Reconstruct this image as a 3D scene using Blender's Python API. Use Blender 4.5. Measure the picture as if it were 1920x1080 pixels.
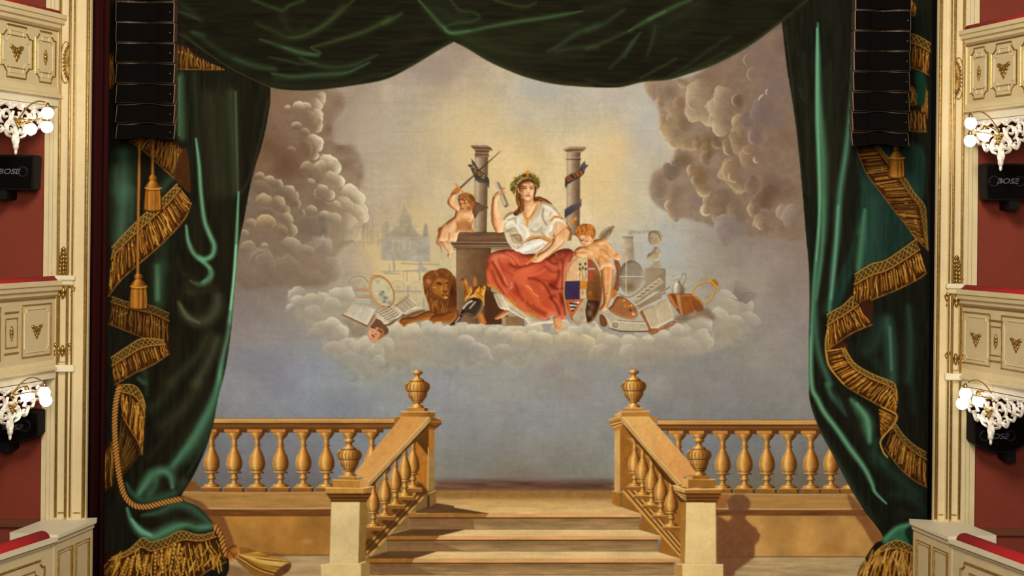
# Painted stage curtain of an old theatre, seen from the boxes opposite the stage
import bpy, bmesh, math, random
import numpy as np
from mathutils import Vector, Matrix

for _o in list(bpy.data.objects):
    bpy.data.objects.remove(_o, do_unlink=True)
scene = bpy.context.scene
COL = scene.collection
random.seed(7)
RNG = np.random.default_rng(7)
PI = math.pi

# ------------------------------------------------------------------ camera
F_PX = 2900.0                       # focal length in pixels of the 1920x1080 frame
EYE = Vector((0.0, -16.0, 5.2))     # proscenium plane is y = 0, auditorium floor z = 0
ROLL = math.radians(0.62)
HORIZON = 420.0                     # pixel row of the eye level (upright lens shifted down)
cam_data = bpy.data.cameras.new('camera')
cam_data.sensor_width = 36.0
cam_data.lens = 36.0 * F_PX / 1920.0
cam_data.clip_end = 200
cam_data.shift_y = (HORIZON - 540.0) / 1920.0
cam = bpy.data.objects.new('camera', cam_data)
COL.objects.link(cam)
CAM_R = Matrix.Rotation(PI / 2, 3, 'X') @ Matrix.Rotation(ROLL, 3, 'Z')
cam.matrix_world = Matrix.Translation(EYE) @ CAM_R.to_4x4()
scene.camera = cam

def ray(px, py):
    return CAM_R @ Vector(((px - 960) / F_PX, -(py - HORIZON) / F_PX, -1.0))

def at(px, py, y=0.0):
    """point of the plane Y = y that shows at pixel (px, py)"""
    d = ray(px, py)
    t = (y - EYE.y) / d.y
    return EYE + d * t

# ------------------------------------------------------------------ light
scene.view_settings.view_transform = 'Standard'
scene.view_settings.look = 'None'
scene.view_settings.gamma = 1.0
scene.view_settings.use_curve_mapping = False
scene.view_settings.exposure = -0.2
world = bpy.data.worlds.new('auditorium_air')
scene.world = world
world.use_nodes = True
world.node_tree.nodes['Background'].inputs[0].default_value = (0, 0, 0, 1)
world.node_tree.nodes['Background'].inputs[1].default_value = 0.0      # indoors: only the hall's lamps give light

def area_light(name, loc, target, size, watts, col):
    l = bpy.data.lights.new(name, 'AREA')
    l.shape = 'DISK'; l.size = size; l.energy = watts; l.color = col
    o = bpy.data.objects.new(name, l); COL.objects.link(o)
    o.location = loc
    o.rotation_euler = (Vector(target) - Vector(loc)).to_track_quat('-Z', 'Y').to_euler()
    return o
# the hall's chandelier, and the lamps on the box fronts that go on round the hall behind the camera
area_light('house_chandelier_offscreen', (0, -9.5, 10.5), (0, 1, 4.8), 3.0, 1330, (1.0, 0.955, 0.89))
area_light('box_lamps_opposite_offscreen', (0, -17.5, 7.2), (0, 1, 4.8), 4.0, 1330, (1.0, 0.955, 0.89))

# ------------------------------------------------------------------ scene helpers
def tag(o, label=None, cat=None, group=None, kind=None):
    if label: o['label'] = label
    if cat: o['category'] = cat
    if group: o['group'] = group
    if kind: o['kind'] = kind
    return o

def empty(name, loc=(0, 0, 0)):
    o = bpy.data.objects.new(name, None); COL.objects.link(o)
    o.empty_display_size = 0.1
    o.location = loc
    return o

def world_of(o):
    if o.parent is None: return o.matrix_basis.copy()
    return world_of(o.parent) @ o.matrix_parent_inverse @ o.matrix_basis

def link_mesh(name, me, mat=None, parent=None, smooth=False):
    o = bpy.data.objects.new(name, me); COL.objects.link(o)
    if mat is not None and len(me.materials) == 0: me.materials.append(mat)
    if smooth:
        me.polygons.foreach_set('use_smooth', [True] * len(me.polygons))
    if parent is not None:
        o.parent = parent
        o.matrix_parent_inverse = world_of(parent).inverted()
    return o

def bm_link(name, bm, mat=None, parent=None, smooth=False):
    me = bpy.data.meshes.new(name)
    bmesh.ops.recalc_face_normals(bm, faces=bm.faces)
    bm.to_mesh(me); bm.free()
    return link_mesh(name, me, mat, parent, smooth)

def srgb(r, g, b):
    f = lambda c: c / 12.92 if c <= 0.04045 else ((c + 0.055) / 1.055) ** 2.4
    return (f(r / 255), f(g / 255), f(b / 255), 1.0)

def material(name, col, rough=0.6, metal=0.0, noise=0.0, nscale=20.0, bump=0.0, bscale=200.0, emit=None, espow=0.0, col2=None, stretch=None, spec=0.5):
    m = bpy.data.materials.new(name); m.use_nodes = True
    nt = m.node_tree; p = nt.nodes['Principled BSDF']
    p.inputs['Base Color'].default_value = col
    p.inputs['Roughness'].default_value = rough
    p.inputs['Metallic'].default_value = metal
    p.inputs['Specular IOR Level'].default_value = spec
    tc = nt.nodes.new('ShaderNodeTexCoord')
    src = tc.outputs['Object']
    if stretch:
        mp = nt.nodes.new('ShaderNodeMapping'); mp.inputs['Scale'].default_value = stretch
        nt.links.new(src, mp.inputs['Vector']); src = mp.outputs['Vector']
    if noise > 0:
        n = nt.nodes.new('ShaderNodeTexNoise'); n.inputs['Scale'].default_value = nscale
        n.inputs['Detail'].default_value = 6; n.inputs['Roughness'].default_value = 0.65
        nt.links.new(src, n.inputs['Vector'])
        r = nt.nodes.new('ShaderNodeValToRGB')
        r.color_ramp.elements[0].position = 0.32; r.color_ramp.elements[1].position = 0.68
        a = col2 if col2 else tuple(c * (1 - noise) for c in col[:3]) + (1,)
        r.color_ramp.elements[0].color = a; r.color_ramp.elements[1].color = col
        nt.links.new(n.outputs['Fac'], r.inputs['Fac'])
        nt.links.new(r.outputs['Color'], p.inputs['Base Color'])
    if bump > 0:
        n2 = nt.nodes.new('ShaderNodeTexNoise'); n2.inputs['Scale'].default_value = bscale
        n2.inputs['Detail'].default_value = 3
        nt.links.new(src, n2.inputs['Vector'])
        b = nt.nodes.new('ShaderNodeBump'); b.inputs['Strength'].default_value = bump
        b.inputs['Distance'].default_value = 0.01
        nt.links.new(n2.outputs['Fac'], b.inputs['Height'])
        nt.links.new(b.outputs['Normal'], p.inputs['Normal'])
    if emit:
        p.inputs['Emission Color'].default_value = emit
        p.inputs['Emission Strength'].default_value = espow
    return m
# ================================================================== the painted curtain
# The curtain is a flat painted cloth: the painting is worked out here as paint colours
# (numpy, in the frame's pixel units) and laid on flat cloth meshes as colour attributes.
PX0, PY0, PX1, PY1 = 176, -60, 1766, 1118
CURTAIN_Y = 1.0
PW, PH = PX1 - PX0, PY1 - PY0
IM = np.zeros((PH, PW, 3), np.float32)
ID = np.zeros((PH, PW), np.int16)
PARTS = [('sky', None, None, False)]         # name, label, parent index, fine

def part(name, label=None, parent=None, fine=True):
    PARTS.append((name, label, parent, fine))
    return len(PARTS) - 1

class View:
    """coordinates read off an enlarged crop of the photograph"""
    def __init__(s, ox, oy, k): s.o = np.array([ox, oy], float); s.k = k
    def __call__(s, *v):
        a = np.array(v, float).reshape(-1, 2)
        return a / s.k + s.o
PXV = View(0, 0, 1)

def C(c): return np.array(c, np.float32) / 255.0

def spl(p, closed=False, n=6):
    p = np.asarray(p, float)
    if len(p) < 3: return p
    if closed: q = np.vstack([p[-1], p, p[0], p[1]])
    else: q = np.vstack([2 * p[0] - p[1], p, 2 * p[-1] - p[-2]])
    t = np.linspace(0, 1, n, endpoint=False)[:, None]
    out = []
    for i in range(len(q) - 3):
        a, b, c, d = q[i:i + 4]
        out.append(0.5 * ((2 * b) + (c - a) * t + (2 * a - 5 * b + 4 * c - d) * t ** 2 + (3 * b - a - 3 * c + d) * t ** 3))
    if not closed: out.append(p[-1:])
    return np.vstack(out)

def box_blur1(a, r, ax):
    if r < 1: return a
    r = int(r)
    pad = [(0, 0)] * a.ndim; pad[ax] = (r + 1, r)
    c = np.cumsum(np.pad(a, pad, mode='edge'), axis=ax, dtype=np.float64)
    n = a.shape[ax]
    hi = np.take(c, range(2 * r + 1, 2 * r + 1 + n), ax); lo = np.take(c, range(0, n), ax)
    return ((hi - lo) / (2 * r + 1)).astype(np.float32)

def blur(a, r):
    r = int(round(r))
    if r < 1: return a
    h = max(1, int(round(r * 0.58)))
    for _ in range(3):
        a = box_blur1(box_blur1(a, h, 0), h, 1)
    return a

def fbm(h, w, cell, octs=4, seed=0, ax=1.0, ay=1.0):
    g = np.random.default_rng(seed)
    out = np.zeros((h, w), np.float32); amp = 1.0; tot = 0
    for o in range(octs):
        cx, cy = max(cell * ax / 2 ** o, 1.5), max(cell * ay / 2 ** o, 1.5)
        nx, ny = int(w / cx) + 3, int(h / cy) + 3
        r = g.random((ny, nx), dtype=np.float32)
        yy = np.arange(h) / cy; xx = np.arange(w) / cx
        iy = yy.astype(int); ix = xx.astype(int)
        fy = (yy - iy)[:, None]; fx = (xx - ix)[None, :]
        fy = fy * fy * (3 - 2 * fy); fx = fx * fx * (3 - 2 * fx)
        v = (r[iy][:, ix] * (1 - fx) + r[iy][:, ix + 1] * fx) * (1 - fy) + (r[iy + 1][:, ix] * (1 - fx) + r[iy + 1][:, ix + 1] * fx) * fy
        out += amp * v; tot += amp; amp *= 0.55
    return out / tot

NZ = fbm(PH, PW, 10, 3, 3)                     # brush noise
NF = fbm(PH, PW, 46, 4, 4)                     # slow mottling
NH = fbm(PH, PW, 9, 3, 5, 5.0, 0.5)            # horizontal brush drag
NV = fbm(PH, PW, 9, 3, 6, 0.5, 5.0)            # vertical brush drag

class Mask:
    def __init__(s, x, y, a): s.x, s.y, s.a = x, y, a          # x, y are array coordinates of the box corner
    def full(s, x0, y0, w, h):
        out = np.zeros((h, w), np.float32)
        ax, ay = max(x0, s.x), max(y0, s.y)
        bx, by = min(x0 + w, s.x + s.a.shape[1]), min(y0 + h, s.y + s.a.shape[0])
        if bx > ax and by > ay:
            out[ay - y0:by - y0, ax - x0:bx - x0] = s.a[ay - s.y:by - s.y, ax - s.x:bx - s.x]
        return out

def raster(p, pad=2):
    p = np.asarray(p, float) - (PX0, PY0)
    x0 = int(max(0, math.floor(p[:, 0].min()) - pad)); x1 = int(min(PW, math.ceil(p[:, 0].max()) + pad))
    y0 = int(max(0, math.floor(p[:, 1].min()) - pad)); y1 = int(min(PH, math.ceil(p[:, 1].max()) + pad))
    if x1 <= x0 or y1 <= y0: return Mask(0, 0, np.zeros((1, 1), np.float32))
    w, h = x1 - x0, y1 - y0
    a = np.zeros((h, w), np.float32)
    q = np.roll(p, -1, 0)
    xa, ya, xb, yb = p[:, 0], p[:, 1], q[:, 0], q[:, 1]
    ss = 3
    ii = np.arange(w)
    dy = np.where(np.abs(yb - ya) < 1e-9, 1e-9, yb - ya)
    for j in range(h * ss):
        y = y0 + (j + 0.5) / ss
        m = ((ya <= y) & (yb > y)) | ((yb <= y) & (ya > y))
        if not m.any(): continue
        xs = np.sort(xa[m] + (y - ya[m]) / dy[m] * (xb[m] - xa[m])) - x0
        row = a[j // ss]
        for k in range(0, len(xs) - 1, 2):
            l, r = xs[k], xs[k + 1]
            i0, i1 = max(0, int(l)), min(w, int(r) + 1)
            if i1 > i0:
                sl = ii[i0:i1]
                row[i0:i1] += np.clip(r - sl, 0, 1) - np.clip(l - sl, 0, 1)
    return Mask(x0, y0, np.clip(a / ss, 0, 1))

def comp(x, y, a, col, pid=None, thr=0.5):
    h, w = a.shape
    if np.ndim(col) == 1: col = np.asarray(col, np.float32)[None, None, :]
    r = IM[y:y + h, x:x + w]
    r += (col - r) * a[..., None]
    if pid is not None:
        ID[y:y + h, x:x + w][a > thr] = pid

def fill(p, col, pid=None, smooth=True, a=1.0, soft=0, col2=None, grad=None, clip=None, mott=0.05, nz=None):
    """fill an outline with paint; col2 with grad=((x,y),(x,y)) blends along that line"""
    p = np.asarray(p, float)
    if smooth: p = spl(p, True)
    m = raster(p, 2 + int(soft * 2))
    al = blur(m.a, soft) if soft else m.a
    al = al * a
    h, w = al.shape
    if clip is not None: al = al * clip.full(m.x, m.y, w, h)
    c = np.broadcast_to(C(col), (h, w, 3)).copy()
    if col2 is not None:
        if grad is None:
            grad = ((p[:, 0].mean(), p[:, 1].min()), (p[:, 0].mean(), p[:, 1].max()))
        (gx0, gy0), (gx1, gy1) = grad
        yy, xx = np.mgrid[0:h, 0:w]
        d = np.array([gx1 - gx0, gy1 - gy0]); L = d @ d
        t = ((xx + m.x + PX0 - gx0) * d[0] + (yy + m.y + PY0 - gy0) * d[1]) / L
        t = np.clip(t, 0, 1)[..., None].astype(np.float32)
        c = c * (1 - t) + C(col2) * t
    if mott:
        n = (nz if nz is not None else NZ)[m.y:m.y + h, m.x:m.x + w]
        c = c * (1 + (n - 0.5)[..., None] * 2 * mott * 2)
    comp(m.x, m.y, al, c, pid)
    return m

def stroke(p, w, col, a=1.0, soft=0.35, clip=None, smooth=True, pid=None, n=6, brk=0.0):
    """brush stroke; w is one width or widths spread along the stroke; soft is the share of the width that fades"""
    p = np.asarray(p, float)
    if smooth and len(p) > 2: p = spl(p, False, n)
    p = p - (PX0, PY0)
    ws = np.atleast_1d(np.asarray(w, float))
    s = np.concatenate([[0], np.cumsum(np.hypot(*np.diff(p, axis=0).T))])
    if s[-1] <= 0: return
    wi = np.interp(s / s[-1], np.linspace(0, 1, len(ws)), ws) if len(ws) > 1 else np.full(len(p), ws[0])
    R = wi.max() / 2 + 1.5
    x0 = int(max(0, p[:, 0].min() - R)); x1 = int(min(PW, p[:, 0].max() + R + 1))
    y0 = int(max(0, p[:, 1].min() - R)); y1 = int(min(PH, p[:, 1].max() + R + 1))
    if x1 <= x0 or y1 <= y0: return
    al = np.zeros((y1 - y0, x1 - x0), np.float32)
    for i in range(len(p) - 1):
        A, B = p[i], p[i + 1]
        ra, rb = wi[i] / 2, wi[i + 1] / 2
        rm = max(ra, rb) + 1.2
        bx0 = int(max(x0, min(A[0], B[0]) - rm)); bx1 = int(min(x1, max(A[0], B[0]) + rm + 1))
        by0 = int(max(y0, min(A[1], B[1]) - rm)); by1 = int(min(y1, max(A[1], B[1]) + rm + 1))
        if bx1 <= bx0 or by1 <= by0: continue
        yy, xx = np.mgrid[by0:by1, bx0:bx1]
        xx = xx + 0.5 - A[0]; yy = yy + 0.5 - A[1]
        d = B - A; L = d @ d + 1e-9
        t = np.clip((xx * d[0] + yy * d[1]) / L, 0, 1)
        dist = np.hypot(xx - t * d[0], yy - t * d[1])
        r = ra + (rb - ra) * t
        f = np.maximum(r * 2 * soft, 0.9)
        v = np.clip((r + 0.45 - dist) / f, 0, 1)
        v = v * np.minimum(1, (r * 2 + 0.2))
        sub = al[by0 - y0:by1 - y0, bx0 - x0:bx1 - x0]
        np.maximum(sub, v, out=sub)
    if soft > 0.3: al = al * al * (3 - 2 * al)
    if brk: al = al * np.clip(1 - brk + 2 * brk * (NZ[y0:y1, x0:x1] - 0.2), 0, 1)
    if clip is not None: al = al * clip.full(x0, y0, x1 - x0, y1 - y0)
    comp(x0, y0, al * a, C(col), pid)

def blob(cx, cy, rx, ry, col, a=1.0, rot=0.0, hard=0.0, clip=None, noisy=0.0):
    cx -= PX0; cy -= PY0
    R = max(rx, ry) * 1.05
    x0, x1 = int(max(0, cx - R)), int(min(PW, cx + R + 1)); y0, y1 = int(max(0, cy - R)), int(min(PH, cy + R + 1))
    if x1 <= x0 or y1 <= y0: return
    yy, xx = np.mgrid[y0:y1, x0:x1]
    xx = xx + 0.5 - cx; yy = yy + 0.5 - cy
    c, s = math.cos(rot), math.sin(rot)
    d = np.hypot((xx * c + yy * s) / rx, (-xx * s + yy * c) / ry)
    if noisy: d = d + (NF[y0:y1, x0:x1] - 0.5) * noisy
    v = np.clip((1 - d) / max(1 - hard, 1e-3), 0, 1); v = v * v * (3 - 2 * v)
    if clip is not None: v = v * clip.full(x0, y0, x1 - x0, y1 - y0)
    comp(x0, y0, (v * a).astype(np.float32), C(col))

def puffshade(m, r, hi, lo, k=1.0, light=(-0.6, -0.8)):
    """round a filled shape off towards its edge: lit side to hi, far side to lo"""
    P = int(r * 2)
    a = np.pad(m.a, P)
    b = blur(a, r)
    gy, gx = np.gradient(b)
    s = (gx * light[0] + gy * light[1]) * -r * 2.2 * k
    s = s[P:-P or None, P:-P or None]
    h, w = m.a.shape
    comp(m.x, m.y, np.clip(s, 0, 1) * m.a, C(lo)) if lo is not None else None
    comp(m.x, m.y, np.clip(-s, 0, 1) * m.a, C(hi)) if hi is not None else None

def ramp(t, stops):
    t = np.clip(t, 0, 1)
    xs = [s[0] for s in stops]
    cs = np.array([s[1] for s in stops], np.float32) / 255.0
    return np.stack([np.interp(t, xs, cs[:, i]) for i in range(3)], -1).astype(np.float32)

STONE = [(0, (190, 148, 86)), (0.12, (176, 126, 62)), (0.32, (228, 182, 108)), (0.5, (192, 136, 66)), (0.74, (130, 84, 34)), (0.92, (84, 50, 20)), (1, (110, 72, 36))]
def lathe(prof, pid=None, stops=STONE, sharp=True, noise=0.10, clip=None, rows=None):
    """turned shape: prof is a list of (cx, y, r) from top to bottom, painted as a lit round body"""
    pr = np.array(prof, float)
    y0, y1 = int(math.floor(pr[0, 1] - PY0)), int(math.ceil(pr[-1, 1] - PY0))
    ys = np.arange(max(0, y0), min(PH, y1))
    if len(ys) == 0: return None
    yc = ys + 0.5 + PY0
    cx = np.interp(yc, pr[:, 1], pr[:, 0]); rr = np.interp(yc, pr[:, 1], pr[:, 2])
    x0 = int(max(0, (cx - rr).min() - PX0 - 2)); x1 = int(min(PW, (cx + rr).max() - PX0 + 3))
    xx = np.arange(x0, x1)[None, :] + 0.5 + PX0
    t = (xx - cx[:, None]) / np.maximum(rr[:, None], 0.3)
    al = np.clip((rr[:, None] - np.abs(xx - cx[:, None])) + 0.5, 0, 1)
    c = ramp((t + 1) / 2, stops)
    sl = (slice(ys[0], ys[-1] + 1), slice(x0, x1))
    dr = np.gradient(rr)                                   # widening downwards catches light, narrowing is in shade
    c = c * (1 + np.clip(dr, -1.2, 1.2) * 0.16)[:, None, None]
    c = c * (1 + (NZ[sl] - 0.5)[..., None] * 2 * noise)
    al = al.astype(np.float32)
    if clip is not None: al = al * clip.full(x0, ys[0], x1 - x0, len(ys))
    comp(x0, ys[0], al, np.clip(c, 0, 1), pid)
    return Mask(x0, int(ys[0]), al)

def along(p, s):
    """points at shares s of a polyline's length, and unit tangents"""
    L = np.concatenate([[0], np.cumsum(np.hypot(*np.diff(p, axis=0).T))])
    q = np.stack([np.interp(np.asarray(s) * L[-1], L, p[:, i]) for i in (0, 1)], -1)
    e = 0.01
    d = np.stack([np.interp(np.clip(np.asarray(s) + e, 0, 1) * L[-1], L, p[:, i]) - np.interp(np.clip(np.asarray(s) - e, 0, 1) * L[-1], L, p[:, i]) for i in (0, 1)], -1)
    d = d / (np.hypot(d[:, 0], d[:, 1])[:, None] + 1e-9)
    return q, d, L[-1]

GOLDS = [(158, 100, 32), (176, 120, 42), (128, 78, 24), (190, 136, 54), (142, 92, 24), (108, 62, 20), (178, 112, 48)]
def fringe(top, bot, pid, band=0.26, dark=(58, 34, 12), lat=True, dim=1.0, seed=0, edge=True, dens=1.0, bandcol=(112, 84, 34), pidband=None, curly=0.6, gold=None):
    """trimming: a latticed braid along the curve top, tassel strands hanging from it to the curve bot"""
    g = random.Random(seed)
    tp, bt = spl(top, False, 8), spl(bot, False, 8)
    out = np.vstack([tp, bt[::-1]])
    m = fill(out, dark, pid, smooth=False, mott=0.12)
    puff = gold or GOLDS
    s = np.linspace(0, 1, 60)
    T, dT, L = along(tp, s); B, dB, LB = along(bt, s)
    n = int(max(L, LB) / 2.3 * dens)
    dm = lambda c, k=1.0: tuple(min(255, v * dim * k) for v in c)
    ix = lambda arr, t: np.array([np.interp(t, s, arr[:, 0]), np.interp(t, s, arr[:, 1])])
    b0 = band if lat else 0.02
    for i in range(n):                                      # fine threads behind
        t = (i + g.random()) / n
        a, b = ix(T, t), ix(B, t)
        e0 = b0 + g.uniform(0, 0.2); e1 = g.uniform(0.8, 1.0)
        stroke([a + (b - a) * e0, a + (b - a) * e1], g.choice([1.0, 1.4]), dm(g.choice(puff), g.uniform(0.45, 0.8)), a=0.8, clip=m)
    nb = max(3, int(max(L, LB) / 5.6 * dens))
    for i in range(nb):                                     # twisted bullion strands
        t = (i + 0.5 + g.uniform(-.3, .3)) / nb
        a, b = ix(T, t), ix(B, min(1, max(0, t + g.uniform(-0.012, 0.012))))
        e0 = b0 + g.uniform(0.02, 0.14); e1 = g.uniform(0.80, 1.0)
        wob = g.uniform(-1, 1) * curly * 2.6; ph = g.uniform(0, 6)
        pts = [a + (b - a) * (e0 + (e1 - e0) * k / 4) + np.array([math.sin(k * 1.7 + ph) * wob, 0]) for k in range(5)]
        w = g.choice([2.4, 3.0, 3.6, 4.6])
        ws = np.array([0.6, 1.0, 0.8, 1.1, 0.9]) * w
        c = g.choice(puff); kk = g.uniform(0.75, 1.12)
        stroke([p + (1.2, 0.6) for p in pts], ws + 1.2, dm((44, 24, 8)), a=0.75, clip=m, n=3)
        stroke(pts, ws, dm(c, kk), a=0.92, clip=m, n=3)
        stroke([p + (-w * .18, 0) for p in pts[:4]], w * 0.34, dm((216, 162, 72), g.uniform(0.75, 1.05)), a=0.7, clip=m, n=3)
        if g.random() < 0.35:
            q = pts[1]; blob(q[0], q[1], w * .75, w * .75, dm((206, 156, 76)), 0.85, hard=0.3, clip=m)
    for i in range(int(n * 0.16)):
        t = g.random(); a, b = ix(T, t), ix(B, t)
        u = g.uniform(b0 + 0.2, 0.9)
        q = a + (b - a) * u; q2 = a + (b - a) * min(1, u + g.uniform(0.08, 0.2))
        stroke([q, q2], 1.5, dm((222, 166, 76), g.uniform(0.8, 1.1)), a=0.8, clip=m)
    if lat:
        inner = T + (B - T) * band
        bp = np.vstack([T, inner[::-1]])
        mb = fill(bp, dm(bandcol, 0.62), pidband if pidband is not None else pid, smooth=False, mott=0.1)
        nx = max(3, int(L / 9))
        for i in range(nx):
            for sg in (0, 1):
                t0, t1 = i / nx, (i + 1) / nx
                if sg: t0, t1 = t1, t0
                stroke([ix(T, t0) * 0.85 + ix(inner, t0) * 0.15, ix(T, t1) * 0.15 + ix(inner, t1) * 0.85], 1.5, dm((176, 138, 66), g.uniform(0.75, 1.1)), a=0.85, clip=mb)
        stroke(T, 2.0, dm((184, 136, 62)), a=0.9)
        stroke(inner, 2.6, dm((176, 120, 52)), a=0.95)
        stroke(inner + (0, 2.0), 1.4, dm((60, 34, 14)), a=0.6)
    if edge:
        stroke(B, 2.0, dm((178, 124, 58)), a=0.85, brk=0.4)
    return m

def rope(p, w, pid, col=(150, 98, 40), hi=(206, 150, 78), lo=(84, 48, 18), sp=5.0):
    q = spl(p, False, 8)
    stroke(q, w + 1.2, lo, a=0.9, smooth=False, soft=0.15, pid=pid)
    stroke(q, w, col, smooth=False, soft=0.3, pid=pid)
    L = np.hypot(*np.diff(q, axis=0).T).sum()
    n = int(L / sp)
    c, d, _ = along(q, (np.arange(n) + 0.5) / n)
    for i in range(n):
        nn = np.array([-d[i, 1], d[i, 0]])
        stroke([c[i] - nn * w * 0.42 - d[i] * w * 0.3, c[i] + nn * w * 0.42 + d[i] * w * 0.3], w * 0.3, hi, a=0.8, soft=0.3)
        cc = c[i] + d[i] * sp * 0.5
        stroke([cc - nn * w * 0.45 - d[i] * w * 0.3, cc + nn * w * 0.45 + d[i] * w * 0.3], w * 0.2, lo, a=0.8, soft=0.3)
# ------------------------------------------------------------------ painted sky
def sky_field(pts, sig):
    h, w = PH // 6 + 2, PW // 6 + 2
    yy, xx = np.mgrid[0:h, 0:w]
    xx = xx * 6 + PX0; yy = yy * 6 + PY0
    num = np.zeros((h, w, 3)); den = np.zeros((h, w)) + 1e-9
    for x, y, r, g, b in pts:
        d2 = ((xx - x) ** 2 + (yy - y) ** 2) / sig ** 2
        wt = np.exp(-d2) + 0.02 / (1 + d2 * d2)
        num += wt[..., None] * np.array([r, g, b]) / 255.0; den += wt
    v = num / den[..., None]
    Y = np.arange(PH) / 6; X = np.arange(PW) / 6
    iy, ix = Y.astype(int), X.astype(int); fy = (Y - iy)[:, None, None]; fx = (X - ix)[None, :, None]
    return ((v[iy][:, ix] * (1 - fx) + v[iy][:, ix + 1] * fx) * (1 - fy) + (v[iy + 1][:, ix] * (1 - fx) + v[iy + 1][:, ix + 1] * fx) * fy).astype(np.float32)

SKY = [(515,180,122,94,72),(540,250,116,86,62),(600,200,150,130,108),(660,220,142,122,100),(700,250,160,144,118),(760,180,162,148,124),
(790,130,142,124,104),(848,110,142,124,108),(860,200,180,160,114),(950,180,174,158,122),(1000,150,156,150,136),(1080,170,160,156,140),
(1150,180,168,158,136),(1200,200,162,154,140),(1220,280,160,152,136),(1150,260,182,162,120),(1050,230,168,156,124),(960,240,182,162,120),
(870,270,184,164,118),(780,260,162,148,118),(700,330,162,146,118),(780,340,172,154,118),(850,330,194,172,122),(960,330,208,178,116),
(1040,300,204,176,118),(1110,330,204,176,118),(1180,340,178,164,126),(1140,400,204,182,130),(1190,420,184,176,146),(1240,430,168,164,148),
(1300,440,152,142,126),(1240,480,162,162,152),(1200,500,172,168,148),(720,400,170,150,116),(780,430,180,160,116),(820,470,194,176,126),
(700,460,182,158,112),(740,520,192,168,116),(660,480,160,142,118),(600,500,154,142,120),(480,470,130,114,96),(480,520,130,112,96),
(530,560,134,118,102),(460,600,132,116,106),(470,680,130,124,130),(440,740,128,126,130),(500,640,130,120,120),(560,600,142,132,116),
(570,700,128,130,140),(650,750,130,132,136),(700,700,138,136,132),(760,660,146,140,128),(820,700,134,132,134),(870,740,136,132,130),
(900,700,138,132,126),(960,660,148,140,128),(980,720,140,132,126),(1000,760,132,130,132),(1100,700,142,134,124),(1150,740,134,128,122),
(1250,700,138,128,118),(1350,690,130,120,112),(1300,750,130,122,116),(1450,720,130,120,112),(1500,780,130,122,116),(1420,640,140,128,116),
(1480,600,134,120,108),(1500,500,136,118,104),(1500,400,130,108,94),(1480,300,118,98,86),(1460,200,114,94,82),(1450,120,106,88,78),
(1400,420,132,114,100),(1400,520,142,130,116),(1350,560,152,142,126),(850,800,130,128,128),(950,830,130,126,120),(1100,830,130,126,118),
(1100,890,124,114,100),(850,880,126,118,106),(450,840,120,118,124),(560,830,122,122,130),(650,820,116,118,126),(1250,830,112,116,126),
(1380,840,114,116,122),(1500,840,112,114,120),(1400,900,116,98,72),(1520,900,112,92,64),(450,905,108,98,92),(560,905,108,98,96),(960,900,122,104,86)]
IM[:] = sky_field(SKY, 62.0)
_g = IM.mean(-1, keepdims=True)
IM[:] = (_g + (IM - _g) * 0.84) * 1.02
IM *= (1 + (NF - 0.5) * 0.14 + (NZ - 0.5) * 0.05 + (NH - 0.5) * 0.05 + (NV - 0.5) * 0.03)[..., None]
IM[:] += ((fbm(PH, PW, 60, 4, 31) - 0.5)[..., None] * np.array([0.02, 0.005, -0.06], np.float32) * 0.7)
for x, y, rx, ry, c, a in [(1130,320,100,130,(208,178,120),.6),(1150,270,60,60,(204,172,116),.5),(880,250,120,80,(200,174,122),.45),(930,300,90,70,(208,178,120),.5),(800,420,70,60,(200,174,120),.5),(740,520,70,50,(204,178,122),.5),
        (1010,165,80,45,(152,152,150),.6),(985,215,50,30,(156,154,148),.5),(1215,230,70,100,(160,160,156),.6),(1190,330,40,60,(166,162,150),.5),(1240,460,60,40,(160,164,162),.6),(830,140,60,40,(142,126,112),.5),(690,240,60,70,(166,152,128),.5),(660,300,40,50,(150,142,134),.4),
        (610,170,60,30,(150,134,118),.4),(760,300,70,60,(168,152,122),.4),(640,420,50,60,(160,146,122),.4),(690,400,30,50,(164,154,140),.4)]:
    blob(x, y, rx, ry, c, a=a, noisy=0.9)
for y in (245, 340, 432, 700, 770):                       # seams of the cloth
    stroke([(470, y), (900, y + 3), (1520, y - 2)], 1.2, (110, 98, 82), a=0.12, brk=0.5)
for x in (622, 696, 843, 990, 1110, 1236, 1390):
    stroke([(x, 120), (x + 1, 460), (x, 800)], 1.2, (112, 100, 84), a=0.11, brk=0.5)

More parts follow.
